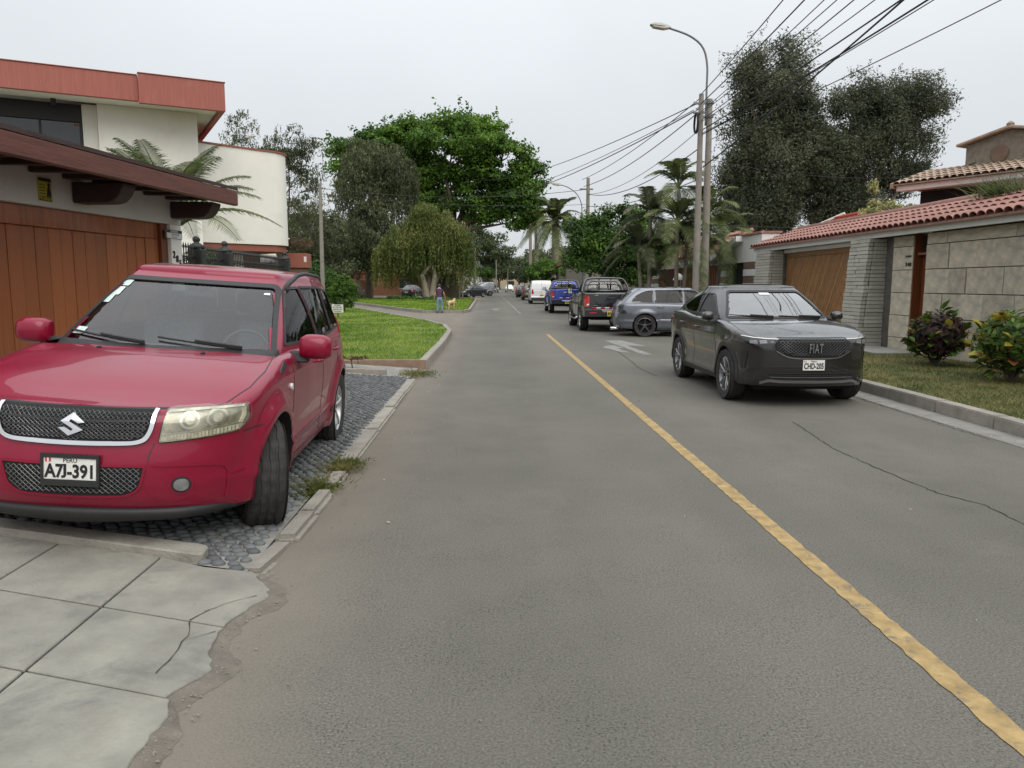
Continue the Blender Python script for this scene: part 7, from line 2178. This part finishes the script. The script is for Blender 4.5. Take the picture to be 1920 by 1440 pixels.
c.patch("windscreen_sticker", rpoly([(-.10, 1.40), (.05, 1.40), (.05, 1.43), (-.10, 1.43)], .004), 'f', M_PLATE, off=-.002, thick=.001, low='g')
c.patch("sensor_housing", rpoly([(-.15, 1.385), (.10, 1.385), (.13, 1.47), (-.18, 1.47)], .02), 'f', M_BLACK, off=-.012, thick=.0, low='g')
MB().box(-.62, .62, .35, 4.1, .20, .30).obj("underbody", M_WELL, c.root)

# ================================================================== shared shapes for the other cars
def shape_wagon():
    w = rpoly([(-.70, .98), (.70, .98), (.55, 1.385), (-.55, 1.385)], .06)
    s1 = rpoly([(1.55, 1.0), (2.46, 1.005), (2.46, 1.385), (2.12, 1.375)], [.03, .03, .03, .1])
    s2 = rpoly([(2.49, 1.005), (3.32, 1.01), (3.32, 1.375), (2.49, 1.387)], .03)
    s3 = rpoly([(3.35, 1.01), (4.02, 1.025), (3.90, 1.20), (3.62, 1.345), (3.35, 1.372)], [.03, .06, .1, .1, .03])
    r = rpoly([(-.60, 1.05), (.60, 1.05), (.50, 1.33), (-.50, 1.33)], .06)
    return dict(L=4.52, hw=.885, arch=.37, wz=.33, axles=(.93, 3.61), np=84, nv=24, rt=.06,
           plan=[(0, 0), (.3, .02), (.55, .08), (.72, .2), (.82, .4), (.86, .7), (.872, 1.3), (.88, 2.4), (.88, 3.4), (.862, 3.95), (.80, 4.3), (.6, 4.45), (.3, 4.51), (0, 4.52)],
           zb=[(0, .24), (1.2, .20), (3.2, .20), (4.52, .27)],
           zt=[(0, .70), (.3, .78), (.8, .88), (1.3, .94), (2.5, .97), (3.5, .99), (4.2, .98), (4.52, .93)],
           pf=[(.22, .08), (.35, 0), (.55, 0), (.75, .06), (.9, .1)],
           ps=[(.2, .06), (.28, .02), (.40, .02), (.46, .005), (.50, .02), (.7, 0), (.85, .012), (1.0, .04)],
           pr=[(.25, .10), (.35, .02), (.55, 0), (.66, .015), (.80, .05), (1.0, .09)],
           crown=[(0, 0), (.1, .01), (.5, .04), (1.3, .015), (4.52, .02)], crown_p=3,
           flare=[(.93, .39, .02), (3.61, .39, .025)],
           green=[(.90, 1.0, 4.46, .77, .83, .76, .2, .1), (1.0, 1.2, 4.38, .75, .815, .74, .19, .1), (1.2, 1.62, 4.18, .67, .745, .68, .15, .11), (1.36, 1.96, 3.98, .59, .675, .61, .12, .12), (1.405, 2.1, 3.90, .56, .645, .58, .11, .12)],
           re=.045, rcrown=.03, windows=[(w, 'f', shrink(w, .03)), (s1, 's', shrink(s1, .015)), (s2, 's', shrink(s2, .015)), (s3, 's', shrink(s3, .015)), (r, 'r', shrink(r, .03))])

def shape_pickup():
    w = rpoly([(-.70, 1.20), (.70, 1.20), (.56, 1.63), (-.56, 1.63)], .06)
    s1 = rpoly([(1.72, 1.22), (2.50, 1.22), (2.50, 1.64), (2.15, 1.63)], [.03, .03, .03, .1])
    s2 = rpoly([(2.55, 1.22), (3.28, 1.24), (3.22, 1.62), (2.55, 1.64)], .05)
    r = rpoly([(-.60, 1.32), (.60, 1.32), (.50, 1.655), (-.50, 1.655)], [.05, .05, .14, .14])
    return dict(L=5.15, hw=.90, arch=.43, wz=.385, axles=(.92, 4.05), np=90, nv=22, rt=.045,
           plan=[(0, 0), (.3, .02), (.55, .08), (.74, .22), (.84, .45), (.87, .8), (.88, 1.4), (.885, 2.6), (.885, 3.5), (.885, 4.4), (.87, 4.95), (.82, 5.08), (.6, 5.135), (.3, 5.15), (0, 5.15)],
           zb=[(0, .46), (1.2, .42), (3.4, .42), (5.15, .52)],
           zt=[(0, 1.02), (.3, 1.06), (.8, 1.12), (1.3, 1.17), (2.5, 1.19), (3.3, 1.20), (3.5, 1.27), (5.15, 1.28)],
           pf=[(.4, .1), (.5, 0), (.8, .01), (1.1, .08)], ps=[(.4, .05), (.5, .02), (.8, 0), (1.05, .015), (1.3, .03)],
           pr=[(.46, .05), (.55, .0), (.68, .0), (.72, .06), (.95, .065), (1.3, .075)],
           crown=[(0, 0), (.1, .01), (.5, .05), (1.3, .02), (3.4, .02), (3.5, 0), (5.15, 0)], crown_p=3,
           flare=[(.92, .46, .035), (4.05, .46, .035)], cuts=[(-.78, .78, 3.56, 5.04, 1.0)],
           green=[(1.10, 1.20, 3.44, .78, .83, .80, .2, .03), (1.2, 1.38, 3.43, .76, .815, .785, .18, .03), (1.45, 1.85, 3.39, .66, .735, .70, .14, .04), (1.64, 2.2, 3.33, .575, .655, .62, .1, .05), (1.70, 2.35, 3.28, .54, .615, .58, .1, .06)],
           re=.036, rcrown=.03, windows=[(w, 'f', shrink(w, .03)), (s1, 's', shrink(s1, .015)), (s2, 's', shrink(s2, .015)), (r, 'r', shrink(r, .025))])

def shape_van():
    w = rpoly([(-.72, 1.10), (.72, 1.10), (.62, 1.62), (-.62, 1.62)], .06)
    s1 = rpoly([(1.35, 1.08), (2.15, 1.10), (2.15, 1.58), (1.80, 1.57)], [.03, .03, .03, .1])
    return dict(L=4.15, hw=.90, arch=.36, wz=.32, axles=(.88, 3.45), np=72, nv=20, rt=.03,
           plan=[(0, 0), (.4, .04), (.7, .2), (.84, .5), (.88, 1.0), (.89, 2.4), (.89, 3.6), (.87, 4.0), (.80, 4.11), (.5, 4.14), (0, 4.15)],
           zb=[(0, .28), (4.15, .30)], zt=[(0, .80), (.4, .92), (1.0, 1.05), (1.6, 1.08), (4.15, 1.08)],
           pf=[(.25, .1), (.4, 0), (.8, .05), (1, .1)], ps=[(.25, .05), (.4, .01), (.8, 0), (1.1, .01)], pr=[(.25, .03), (.4, -.03), (.56, -.03), (.60, .02), (1.1, .02)],
           crown=[(0, 0), (.1, .01), (.5, .05), (1.2, .02), (4.15, 0)], crown_p=3, flare=[(.88, .38, .02), (3.45, .38, .02)],
           green=[(1.0, .80, 4.10, .82, .865, .855, .2, .02), (1.1, .98, 4.10, .80, .865, .85, .2, .02), (1.4, 1.45, 4.06, .74, .84, .82, .16, .03), (1.68, 1.92, 4.0, .66, .80, .78, .12, .04), (1.78, 2.15, 3.96, .63, .775, .75, .1, .05)],
           re=.06, rcrown=.03, windows=[(w, 'f', shrink(w, .03)), (s1, 's', shrink(s1, .015))])

def shape_sedan(trunk=True):
    w = rpoly([(-.68, 1.0), (.68, 1.0), (.54, 1.37), (-.54, 1.37)], .06)
    s1 = rpoly([(1.55, 1.0), (2.40, 1.01), (2.40, 1.385), (2.10, 1.375)], [.03, .03, .03, .1])
    s2 = rpoly([(2.44, 1.01), (3.15, 1.03), (3.30, 1.10), (2.95, 1.32), (2.44, 1.385)], [.03, .05, .03, .1, .03])
    r = rpoly([(-.60, 1.05), (.60, 1.05), (.50, 1.33), (-.50, 1.33)], .06)
    yr = 3.95 if trunk else 4.25
    return dict(L=4.5, hw=.87, arch=.36, wz=.315, axles=(.9, 3.55), np=64, nv=18, rt=.05,
           plan=[(0, 0), (.3, .02), (.55, .08), (.72, .2), (.81, .4), (.845, .7), (.86, 1.3), (.865, 2.4), (.86, 3.4), (.84, 3.95), (.78, 4.28), (.55, 4.44), (.3, 4.49), (0, 4.5)],
           zb=[(0, .24), (1.2, .20), (3.2, .20), (4.5, .28)], zt=[(0, .70), (.3, .80), (.8, .90), (1.3, .96), (2.5, .98), (3.5, 1.0), (4.2, 1.0), (4.5, .95)],
           pf=[(.22, .08), (.35, 0), (.55, 0), (.75, .06), (.9, .1)], ps=[(.2, .06), (.3, .02), (.5, .01), (.7, 0), (.85, .012), (1.0, .04)], pr=[(.25, .10), (.35, .02), (.55, 0), (.75, .03), (1.0, .08)],
           crown=[(0, 0), (.1, .01), (.5, .04), (1.3, .015), (4.5, .02)], crown_p=3, flare=[(.9, .38, .02), (3.55, .38, .02)],
           green=[(.92, 1.0, yr + .15, .75, .80, .74, .2, .1), (1.02, 1.22, yr, .735, .785, .72, .19, .12), (1.2, 1.6, yr - .3, .66, .72, .66, .15, .13), (1.36, 1.95, yr - .62, .58, .65, .59, .12, .14), (1.41, 2.12, yr - .80, .55, .62, .56, .11, .14)],
           re=.045, rcrown=.03, windows=[(w, 'f', shrink(w, .03)), (s1, 's', shrink(s1, .015)), (s2, 's', shrink(s2, .015)), (r, 'r', shrink(r, .03))])

def shape_suv():
    d = dict(SUV); d['np'] = 64; d['nv'] = 18
    return d

def dress(c, z_tail=(.72, 1.0), plate=None, plate_bg=None, see=False, tail=None, glass=None):
    """lights, plate, bumper strips and windows for a car seen from farther away"""
    sp = c.sp
    fit_windows(c, glass or M_DGLASS, front=M_DGLASS if not see else M_GLASS, rear=M_DGLASS if not see else (glass or M_TINT))
    hw, L = sp['hw'], sp['L']
    zt0 = sp['zt'][0][1]
    for s_ in (1, -1):
        hl = [(s_ * x, z) for x, z in rpoly([(.42, zt0 - .10), (.78, zt0 - .07), (.80, zt0 + .02), (.45, zt0 - .005)], .03)][::s_]
        c.patch("headlight", hl, 'f', M_LENS, off=.002, thick=.006)
        tl = [(s_ * x, z) for x, z in rpoly([(.62, z_tail[0]), (.80, z_tail[0]), (.79, z_tail[1]), (.66, z_tail[1])], .02)][::s_]
        c.patch("tail_light", tl, 'r', tail or M_TAIL, off=.002, thick=.010)
        f = 's' if s_ > 0 else 'S'
        zb = sp['green'][1][0]
        mirror_housing(c, s_, hw - .02, hw + .15, sp['green'][1][1] + .38, zb + .0, zb + .13, c.paint, d=.14)
        ya = sp['axles'][0] + .48
        c.line("door_seam", [(ya, zb - .04), (ya, .45), (ya + .06, .34), (2.45, .33), (2.46, zb - .03)], .010, f, M_BLACK)
        handle(c, f, 2.30, zb - .16, c.paint)
    gz = zt0 - .14
    c.patch("grille", rpoly([(-.36, gz - .07), (.36, gz - .07), (.38, gz + .07), (-.38, gz + .07)], .03), 'f', M_BLACK, off=.002, thick=.006)
    c.patch("lower_grille", rpoly([(-.5, .36), (.5, .36), (.52, .46), (-.52, .46)], .03), 'f', M_BLACK, off=.002, thick=.004)
    if plate:
        plate_obj(c, plate, None, 'r', 0, z_tail[0] - .10, .30, .15, plate_bg or M_PLATEY, M_INK, bold=.006)
    plate_obj(c, "P", None, 'f', 0, .52, .30, .13, M_PLATE, M_PLATE)
    MB().box(-.6, .6, .4, L - .4, sp['zb'][1][1] - .05, sp['zb'][1][1] + .05).obj("underbody", M_WELL, c.root)

# ================================================================== the other parked cars
P_SILVER = paint("slate_silver_paint", (0.125, 0.135, 0.158), metal=.6, rough=.30)
c = Car("station_wagon", shape_wagon(), P_SILVER, M_WELL, (8.27, 23.40, 0), (0, 0, rad(87)), "slate silver station wagon parked nose-in, side-on behind the charcoal crossover", "car")
dress(c, (.74, .95), None, see=True, glass=M_TINT, tail=M_DGLASS)
interior(c, 1.6, .97, .76, 2.35, 3.2, .5)
M_CAL = pm("red_caliper", (0.45, 0.03, 0.02), .4, var=.1)
add_wheels(c, .330, .215, .235, (5, .036, .40, 0), (M_ALLOY_D, M_WELL), M_RUBBER, track=.775)
for f in 'S':
    c.line("side_moulding", [(1.45, .49), (2.4, .50), (3.16, .505)], .018, f, M_CHROME, off=.002, thick=.004)
    c.line("sill_skirt", [(1.36, .235), (2.3, .235), (3.18, .245)], .07, f, P_SILVER, off=.003, thick=.02)
    handle(c, f, 3.16, .87, P_SILVER)
    c.patch("tail_light_wrap", rpoly([(4.14, .70), (4.33, .68), (4.36, .76), (4.20, .80)], .02), f, M_DGLASS, thick=.006)
for sx in (-1,):
    MB().box(*sorted((sx * .64, sx * .60)), 3.55, 3.68, .36, .48).obj("brake_caliper", M_CAL, c.root, bevel=.01)
ex = MB(); ex.tube([(-.55, 4.30, .24), (-.55, 4.60, .235)], .045, 12); ex.tube([(-.42, 4.30, .24), (-.42, 4.58, .235)], .04, 12); ex.obj("exhaust_tip", M_CHROME, c.root, smooth=True)

def pickup(paint_m, loc, rz, label, plate, bumper, roll, glass):
    c = Car("pickup_truck", shape_pickup(), paint_m, M_WELL, loc, (0, 0, rz), label, "pickup truck")
    fit_windows(c, M_TINT, front=M_GLASS, rear=M_GLASS)
    interior(c, 1.85, 1.2, .78, 2.5, 3.0, .75)
    add_wheels(c, .385, .265, .235, (6, .05, .40, 0), (M_ALLOY, M_WELL), M_RUBBER, track=.775)
    for s_ in (1, -1):
        tl = [(s_ * x, z) for x, z in rpoly([(.70, .83), (.845, .83), (.845, 1.17), (.70, 1.17)], .02)][::s_]
        lamp = c.patch("tail_light", tl, 'r', M_TAIL, off=.002, thick=.018)
        c.patch("reversing_lens", [(s_ * x, z) for x, z in rpoly([(.72, .87), (.79, .87), (.79, .92), (.72, .92)], .01)][::s_], 'r', M_WLENS, off=.022, thick=.003, parent=lamp)
        hl = [(s_ * x, z) for x, z in rpoly([(.48, .86), (.78, .88), (.80, .99), (.50, .98)], .03)][::s_]
        c.patch("headlight", hl, 'f', M_LENS, off=.002, thick=.006)
        mirror_housing(c, s_, .90, 1.10, 1.85, 1.20, 1.40, M_BLACK, d=.16)
        f = 's' if s_ > 0 else 'S'
        c.line("door_seam", [(1.45, 1.15), (1.45, .60), (1.52, .48), (2.50, .48), (2.52, 1.18)], .010, f, M_BLACK)
        c.line("door_seam", [(2.53, .50), (3.30, .50), (3.38, 1.20)], .010, f, M_BLACK)
        c.line("cab_gap", [(3.47, .45), (3.47, 1.24)], .022, f, M_BLACK)
        handle(c, f, 2.36, 1.05, paint_m); handle(c, f, 3.18, 1.06, paint_m)
        st = MB(); st.tube([(s_ * .90, 1.45, .42), (s_ * .95, 1.6, .38), (s_ * .95, 3.2, .38), (s_ * .90, 3.35, .42)], .035, 8); st.obj("side_step", M_CHROME, c.root, smooth=True)
        c.line("tailgate_seam", [(s_ * .685, .76), (s_ * .685, 1.25)], .010, 'r', M_BLACK)
        c.line("wheel_arch_flare", [(4.05 + .455 * math.cos(a), .385 + .455 * math.sin(a)) for a in np.linspace(0, math.pi, 24)], .06, f, M_BLACK, off=.001, thick=.015)
        c.line("wheel_arch_flare", [(.92 + .455 * math.cos(a), .385 + .455 * math.sin(a)) for a in np.linspace(0, math.pi, 24)], .06, f, M_BLACK, off=.001, thick=.015)
    c.line("tailgate_seam", [(-.685, .76), (0, .76), (.685, .76)], .012, 'r', M_BLACK)
    hd = MB(); hd.box(-.12, .12, 5.06, 5.10, 1.07, 1.13); hd.obj("tailgate_handle", M_BLACK, c.root, bevel=.01)
    bp = MB(); bp.prism([(-.86, .50), (.86, .50), (.88, .60), (.86, .74), (.34, .74), (.28, .66), (-.28, .66), (-.34, .74), (-.86, .74), (-.88, .60)], 'y', 5.13, 5.27)
    bp.obj("rear_bumper", bumper, c.root, bevel=.015)
    plate_obj(c, plate, None, 'r', 0, .60, .30, .15, M_PLATEY, M_INK, y=5.282, bold=.006)
    if roll:
        rb = MB()
        for yy, z1 in ((3.62, 1.74),):
            pts = [(-.80, yy + .25, 1.27), (-.76, yy + .12, 1.48), (-.66, yy + .02, z1 - .06), (-.52, yy, z1), (0, yy, z1 + .015), (.52, yy, z1), (.66, yy + .02, z1 - .06), (.76, yy + .12, 1.48), (.80, yy + .25, 1.27)]
            rb.tube([tuple(p) for p in catmull(pts, 40)], .038, 8)
        for s_ in (1, -1):
            rb.tube([(s_ * .80, 3.87, 1.27), (s_ * .80, 4.6, 1.27)], .03, 6)
        for x in (-.2, .2):
            rb.tube([(x, 3.62, 1.74), (x, 3.62, 1.30)], .025, 6)
        rb.box(-.78, .78, 3.585, 3.65, 1.285, 1.36)
        rb.obj("roll_bar", roll, c.root, smooth=True)
    MB().box(-.6, .6, .5, 4.7, .38, .50).obj("underbody", M_WELL, c.root)
    bl = MB(); bl.box(-.76, .76, 3.54, 5.02, .78, .82); bl.box(-.79, -.76, 3.54, 5.02, .78, 1.24); bl.box(.76, .79, 3.54, 5.02, .78, 1.24); bl.box(-.76, .76, 3.52, 3.54, .78, 1.24)
    bl.obj("bed_liner", M_BLACK, c.root)
    gz = .92
    c.patch("grille", rpoly([(-.42, gz - .12), (.42, gz - .12), (.44, gz + .07), (-.44, gz + .07)], .03), 'f', M_BLACK, off=.002, thick=.008)
    return c
P_BLK = paint("black_paint", (0.010, 0.0105, 0.011), metal=.1, rough=.25)
P_BLU = paint("cobalt_blue_paint", (0.010, 0.045, 0.36), metal=.3, rough=.28)
c = pickup(P_BLK, (3.96, 30.05, 0), rad(180), "black pickup truck with roll bar and red and white reflective tape", "BYK-667", M_BLACK, P_BLK, True)
M_RFW = pm("white_reflective_tape", (0.72, 0.72, 0.72), .3, var=.05); M_RFR = pm("red_reflective_tape", (0.5, 0.02, 0.05), .3, var=.05)
for i in range(9):
    x = -.62 + i * .1378
    MB().box(x, x + .137, 5.13, 5.142, .775, .812).obj("reflective_strip", M_RFR if i % 2 == 0 else M_RFW, c.root)
for s_ in (1, -1):
    MB().box(*sorted((s_ * .50, s_ * .72)), 5.27, 5.28, .62, .655).obj("bumper_reflector", M_RFR, c.root)
MB().box(.42, .54, 5.085, 5.092, 1.185, 1.20).obj("tailgate_badge", M_CHROME, c.root)
MB().box(.44, .56, 5.085, 5.092, .86, .875).obj("tailgate_badge", M_CHROME, c.root)
MB().box(-.56, -.44, 5.085, 5.092, .92, .94).obj("tailgate_badge", M_CHROME, c.root)
c = pickup(P_BLU, (4.16, 46.0, 0), rad(180), "bright blue pickup truck parked ahead of the black pickup", "AYK-730", M_BLACK, P_BLK, True)
for i in range(5):
    x = -.45 + i * .18
    MB().box(x, x + .17, 5.10, 5.112, .82, .86).obj("reflective_strip", M_RFW if i % 2 == 0 else M_RFR, c.root)
MB().box(-.2, .2, 5.085, 5.095, 1.10, 1.15).obj("tailgate_badge", M_RFW, c.root)

P_WHT = paint("white_paint", (0.72, 0.73, 0.73), metal=0, rough=.35)
P_TAN = paint("bronze_paint", (0.14, 0.115, 0.085), metal=.6, rough=.32)
c = Car("panel_van", shape_van(), P_WHT, M_WELL, (4.15, 65.0, 0), (0, 0, rad(180)), "white windowless panel van parked ahead of the blue pickup", "van", see_through=False)
dress(c, (.78, 1.15), "AEK-512")
add_wheels(c, .32, .2, .2, (6, .05, .38, 0), (M_ALLOY_D, M_WELL), M_RUBBER, seg=36)
c.line("rear_door_seam", [(0, .62), (0, 1.70)], .014, 'r', M_BLACK)
MB().box(-.86, .86, 4.15, 4.24, .34, .50).obj("rear_bumper", M_BLACK, c.root, bevel=.02)

def far_car(shape, paint_m, loc, rz, label, name="parked_car", cat="car", plate="AKP-318", group=None):
    c = Car(name, shape, paint_m, M_WELL, loc, (0, 0, rz), label, cat, group, see_through=False)
    dress(c, (.70, .98), plate)
    add_wheels(c, shape['wz'], .2, .2, (5, .05, .38, 0), (M_ALLOY, M_WELL), M_RUBBER, seg=36)
    return c
P_NAVY = paint("midnight_paint", (0.016, 0.018, 0.028), metal=.4, rough=.28)
P_CHAR = paint("graphite_paint", (0.055, 0.06, 0.07), metal=.5, rough=.3)
P_SILV2 = paint("pale_silver_paint", (0.42, 0.44, 0.47), metal=.6, rough=.3)
far_car(shape_suv(), P_TAN, (4.15, 79.5, 0), rad(180), "bronze brown SUV parked ahead of the white van", name="sport_utility_vehicle")
far_car(shape_sedan(False), P_CHAR, (4.6, 96.0, 0), rad(172), "grey hatchback parked beyond the bronze SUV", name="hatchback_car")
far_car(shape_sedan(), P_NAVY, (5.0, 118.0, 0), rad(176), "dark sedan farthest along the right kerb beyond the grey hatchback", name="sedan_car")
far_car(shape_suv(), P_WHT, (-1.1, 118.0, 0), rad(-3), "white SUV facing the camera far down the road", name="sport_utility_vehicle")
far_car(shape_sedan(), P_NAVY, (0.6, 140.0, 0), rad(-5), "dark car parked just behind the distant white SUV", name="sedan_car")
far_car(shape_sedan(), P_WHT, (4.2, 158.0, 0), rad(0), "white car at the far end of the road facing the camera", name="sedan_car")

far_car(shape_sedan(), P_CHAR, (-14.3, 92.0, 0), rad(115), "charcoal sedan parked side-on behind the small pepper tree", name="sedan_car")
far_car(shape_sedan(), P_NAVY, (-19.0, 91.0, 0), rad(70), "black sedan parked behind the clipped egg-shaped shrub", name="sedan_car")
far_car(shape_sedan(), P_NAVY, (-8.7, 97.0, 0), rad(165), "midnight blue sedan parked left of the weeping tree's trunks", name="sedan_car")
far_car(shape_sedan(False), P_WHT, (-5.3, 96.0, 0), rad(-20), "white hatchback half hidden between the tree trunks and the booth", name="hatchback_car")
far_car(shape_van(), P_SILV2, (-3.4, 104.0, 0), rad(-80), "silver minivan parked across the drive right of the booth", name="minivan", cat="van")
far_car(shape_sedan(False), P_CHAR, (-3.6, 92.0, 0), rad(-40), "blue-grey hatchback directly right of the wooden booth", name="hatchback_car")

# ------------------------------------------------------------------ person and dog
def skin_mesh(verts, edges, radii, root=0, sub=2):
    me = bpy.data.meshes.new("skeleton"); me.from_pydata(verts, edges, [])
    o = bpy.data.objects.new("tmp_skin", me); COL.objects.link(o)
    md = o.modifiers.new("s", 'SKIN'); md.use_smooth_shade = True; md.branch_smoothing = .6
    sv = me.skin_vertices[0].data
    for i, r in enumerate(radii):
        sv[i].radius = r if hasattr(r, '__len__') else (r, r)
    sv[root].use_root = True
    m2 = o.modifiers.new("u", 'SUBSURF'); m2.levels = sub; m2.render_levels = sub
    bpy.context.view_layer.update()
    r = bpy.data.meshes.new_from_object(o.evaluated_get(bpy.context.evaluated_depsgraph_get()))
    bpy.data.objects.remove(o)
    r.polygons.foreach_set("use_smooth", [True] * len(r.polygons))
    return r
M_SKIN = pm("skin", (0.42, 0.24, 0.165), .6, var=.08, scale=8)
M_VEST = pm("plum_navy_top", (0.030, 0.022, 0.045), .9, var=.3, scale=9, bump=.2, bscale=60, col2=(0.075, 0.022, 0.045))
M_JEAN = pm("washed_blue_jeans", (0.165, 0.245, 0.32), .9, var=.22, scale=7, bump=.2, bscale=90)
M_HAIR = pm("black_hair", (0.012, 0.010, 0.010), .6, var=.2, scale=30, bump=.3, bscale=90)
M_SHOE = pm("dark_shoe", (0.035, 0.045, 0.085), .7, var=.2, scale=10)
M_COLLAR = pm("pale_collar", (0.52, 0.46, 0.50), .8, var=.1, scale=10)
M_FUR = pm("golden_fur", (0.42, 0.27, 0.13), .9, var=.25, scale=9, bump=.5, bscale=60, col2=(0.62, 0.47, 0.30))
M_LEASH = pm("brown_leash", (0.14, 0.07, 0.03), .7, var=.2, scale=9)
pr = empty("person", (-2.66, 41.75, 0.0), (0, 0, rad(6)), "person in a dark top and washed blue jeans stooping beside a golden dog", "person")
# stands with the back to the camera, bending forward; y points away from the camera
V_ = [(0, 0, .80), (0, .03, .92), (0, .10, 1.10), (0, .17, 1.24), (0, .22, 1.32), (0, .26, 1.37), (0, .30, 1.45),      # 0 pelvis .. 6 head
      (-.10, .0, .76), (-.115, .02, .44), (-.12, -.02, .10), (-.125, .10, .045),                                   # 7-10 left leg
      (.10, .0, .76), (.12, .04, .44), (.125, .0, .10), (.13, .12, .045),                                          # 11-14 right leg
      (-.17, .18, 1.22), (-.23, .17, 1.00), (-.27, .24, .80), (-.28, .26, .73),                                     # 15-18 left arm
      (.17, .18, 1.22), (.25, .22, 1.00), (.31, .32, .82), (.32, .34, .75)]                                        # 19-22 right arm
E_ = [(0, 1), (1, 2), (2, 3), (3, 4), (4, 5), (5, 6), (0, 7), (7, 8), (8, 9), (9, 10), (0, 11), (11, 12), (12, 13), (13, 14), (3, 15), (15, 16), (16, 17), (17, 18), (3, 19), (19, 20), (20, 21), (21, 22)]
R_ = [(.15, .11), (.145, .105), (.155, .10), (.15, .09), (.055, .055), (.055, .055), (.085, .10), .095, .07, .055, .045, .095, .07, .055, .045, .062, .047, .036, .030, .062, .047, .036, .030]
bm_ = skin_mesh(V_, E_, R_)
for m in (M_VEST, M_JEAN, M_SKIN, M_SHOE): bm_.materials.append(m)
for p in bm_.polygons:
    c_ = p.center
    if c_.z < .085: p.material_index = 3
    elif c_.z < .86 and abs(c_.x) < .22 and c_.y < .2: p.material_index = 1
    elif c_.z > 1.33 or (abs(c_.x) > .19 and c_.z < 1.16): p.material_index = 2
    else: p.material_index = 0
link("body", bm_, pr)
hm_ = MB()
for sx, ex, ey, ez in ((-1, -.28, .26, .73), (1, .32, .34, .75)):
    for k, (dx, ln) in enumerate(((-.024, .060), (-.008, .070), (.008, .066), (.024, .052))):
        hm_.tube([(ex + dx, ey + .01, ez - .01), (ex + dx * 1.1, ey + .02, ez - .03 - ln * .5), (ex + dx, ey + .04, ez - .03 - ln)], [.009, .009, .006], 6)
    hm_.tube([(ex - sx * .02, ey - .01, ez), (ex - sx * .045, ey + .02, ez - .03), (ex - sx * .04, ey + .045, ez - .06)], [.010, .009, .007], 6)
hm_.obj("fingers", M_SKIN, pr, smooth=True)
hr = MB(); hr.lathe([(.001, .115), (.05, .105), (.088, .06), (.098, 0), (.090, -.05), (.070, -.085)], 'z', (0, 0, 0), 16)
o = hr.obj("hair", M_HAIR, pr, smooth=True); o.location = (0, .295, 1.455); o.rotation_euler = (rad(-25), 0, 0)
fc = MB(); fc.lathe([(.001, .02), (.012, .012), (.014, 0), (.001, -.012)], 'y', (0, .40, 1.43), 8); fc.box(-.035, -.02, .385, .392, 1.455, 1.465); fc.box(.02, .035, .385, .392, 1.455, 1.465); fc.box(-.025, .025, .380, .388, 1.385, 1.393)
fc.obj("face", M_SKIN, pr)
er = MB()
for sx in (-1, 1): er.lathe([(.001, -.01), (.022, -.006), (.022, .006), (.001, .01)], 'x', (sx * .09, .31, 1.44), 10)
er.obj("ears", M_SKIN, pr)
co = MB(); co.tube([(.085 * math.cos(a), .215 + .075 * math.sin(a), 1.305 - .03 * math.cos(a - 1.57)) for a in np.linspace(0, 2 * math.pi, 20)], .022, 6, cap=False)
co.obj("collar", M_COLLAR, pr, smooth=True)
dg = empty("dog", (-2.12, 42.75, .14), (0, 0, rad(150)), "golden dog standing on a leash at the person's right side", "dog")
DVt = [(0, .28, .40), (0, 0, .41), (0, -.24, .42), (0, -.36, .52), (0, -.42, .60), (0, -.54, .57),          # 0 rump, 1 mid, 2 chest, 3 neck, 4 head, 5 muzzle
       (-.07, .30, .30), (-.075, .24, .20), (-.075, .33, .12), (-.075, .30, .02), (.07, .30, .30), (.075, .24, .20), (.075, .33, .12), (.075, .30, .02),
       (-.07, -.22, .30), (-.07, -.20, .16), (-.07, -.23, .02), (.07, -.22, .30), (.07, -.20, .16), (.07, -.25, .02), (0, .40, .46), (0, .54, .52), (0, .62, .62)]
DEt = [(0, 1), (1, 2), (2, 3), (3, 4), (4, 5), (0, 6), (6, 7), (7, 8), (8, 9), (0, 10), (10, 11), (11, 12), (12, 13), (2, 14), (14, 15), (15, 16), (2, 17), (17, 18), (18, 19), (0, 20), (20, 21), (21, 22)]
DRt = [(.10, .11), (.105, .115), (.115, .14), .085, .08, .045, .07, .045, .028, .028, .07, .045, .028, .028, .055, .032, .028, .055, .032, .028, .035, .03, .02]
dm_ = skin_mesh(DVt, DEt, DRt, root=1); dm_.materials.append(M_FUR); link("body", dm_, dg)
ea = MB()
for s_ in (-1, 1): ea.prism([(-.44, .66), (-.37, .66), (-.36, .56), (-.40, .53)], 'x', *sorted((s_ * .065, s_ * .09)))
ea.obj("ears", M_LEASH, dg, bevel=.008)
ns = MB(); ns.lathe([(.001, -.02), (.02, -.01), (.02, .01), (.001, .02)], 'y', (0, -.60, .575), 8); ns.obj("nose", M_HAIR, dg)
le = MB(); le.tube([tuple(p) for p in catmull([(-2.37, 42.10, .72), (-2.30, 42.3, .58), (-2.0, 43.05, .70)], 10)], .008, 5)
tag(le.obj("dog_leash", M_LEASH), "thin leash from the person's hand to the golden dog", "leash")
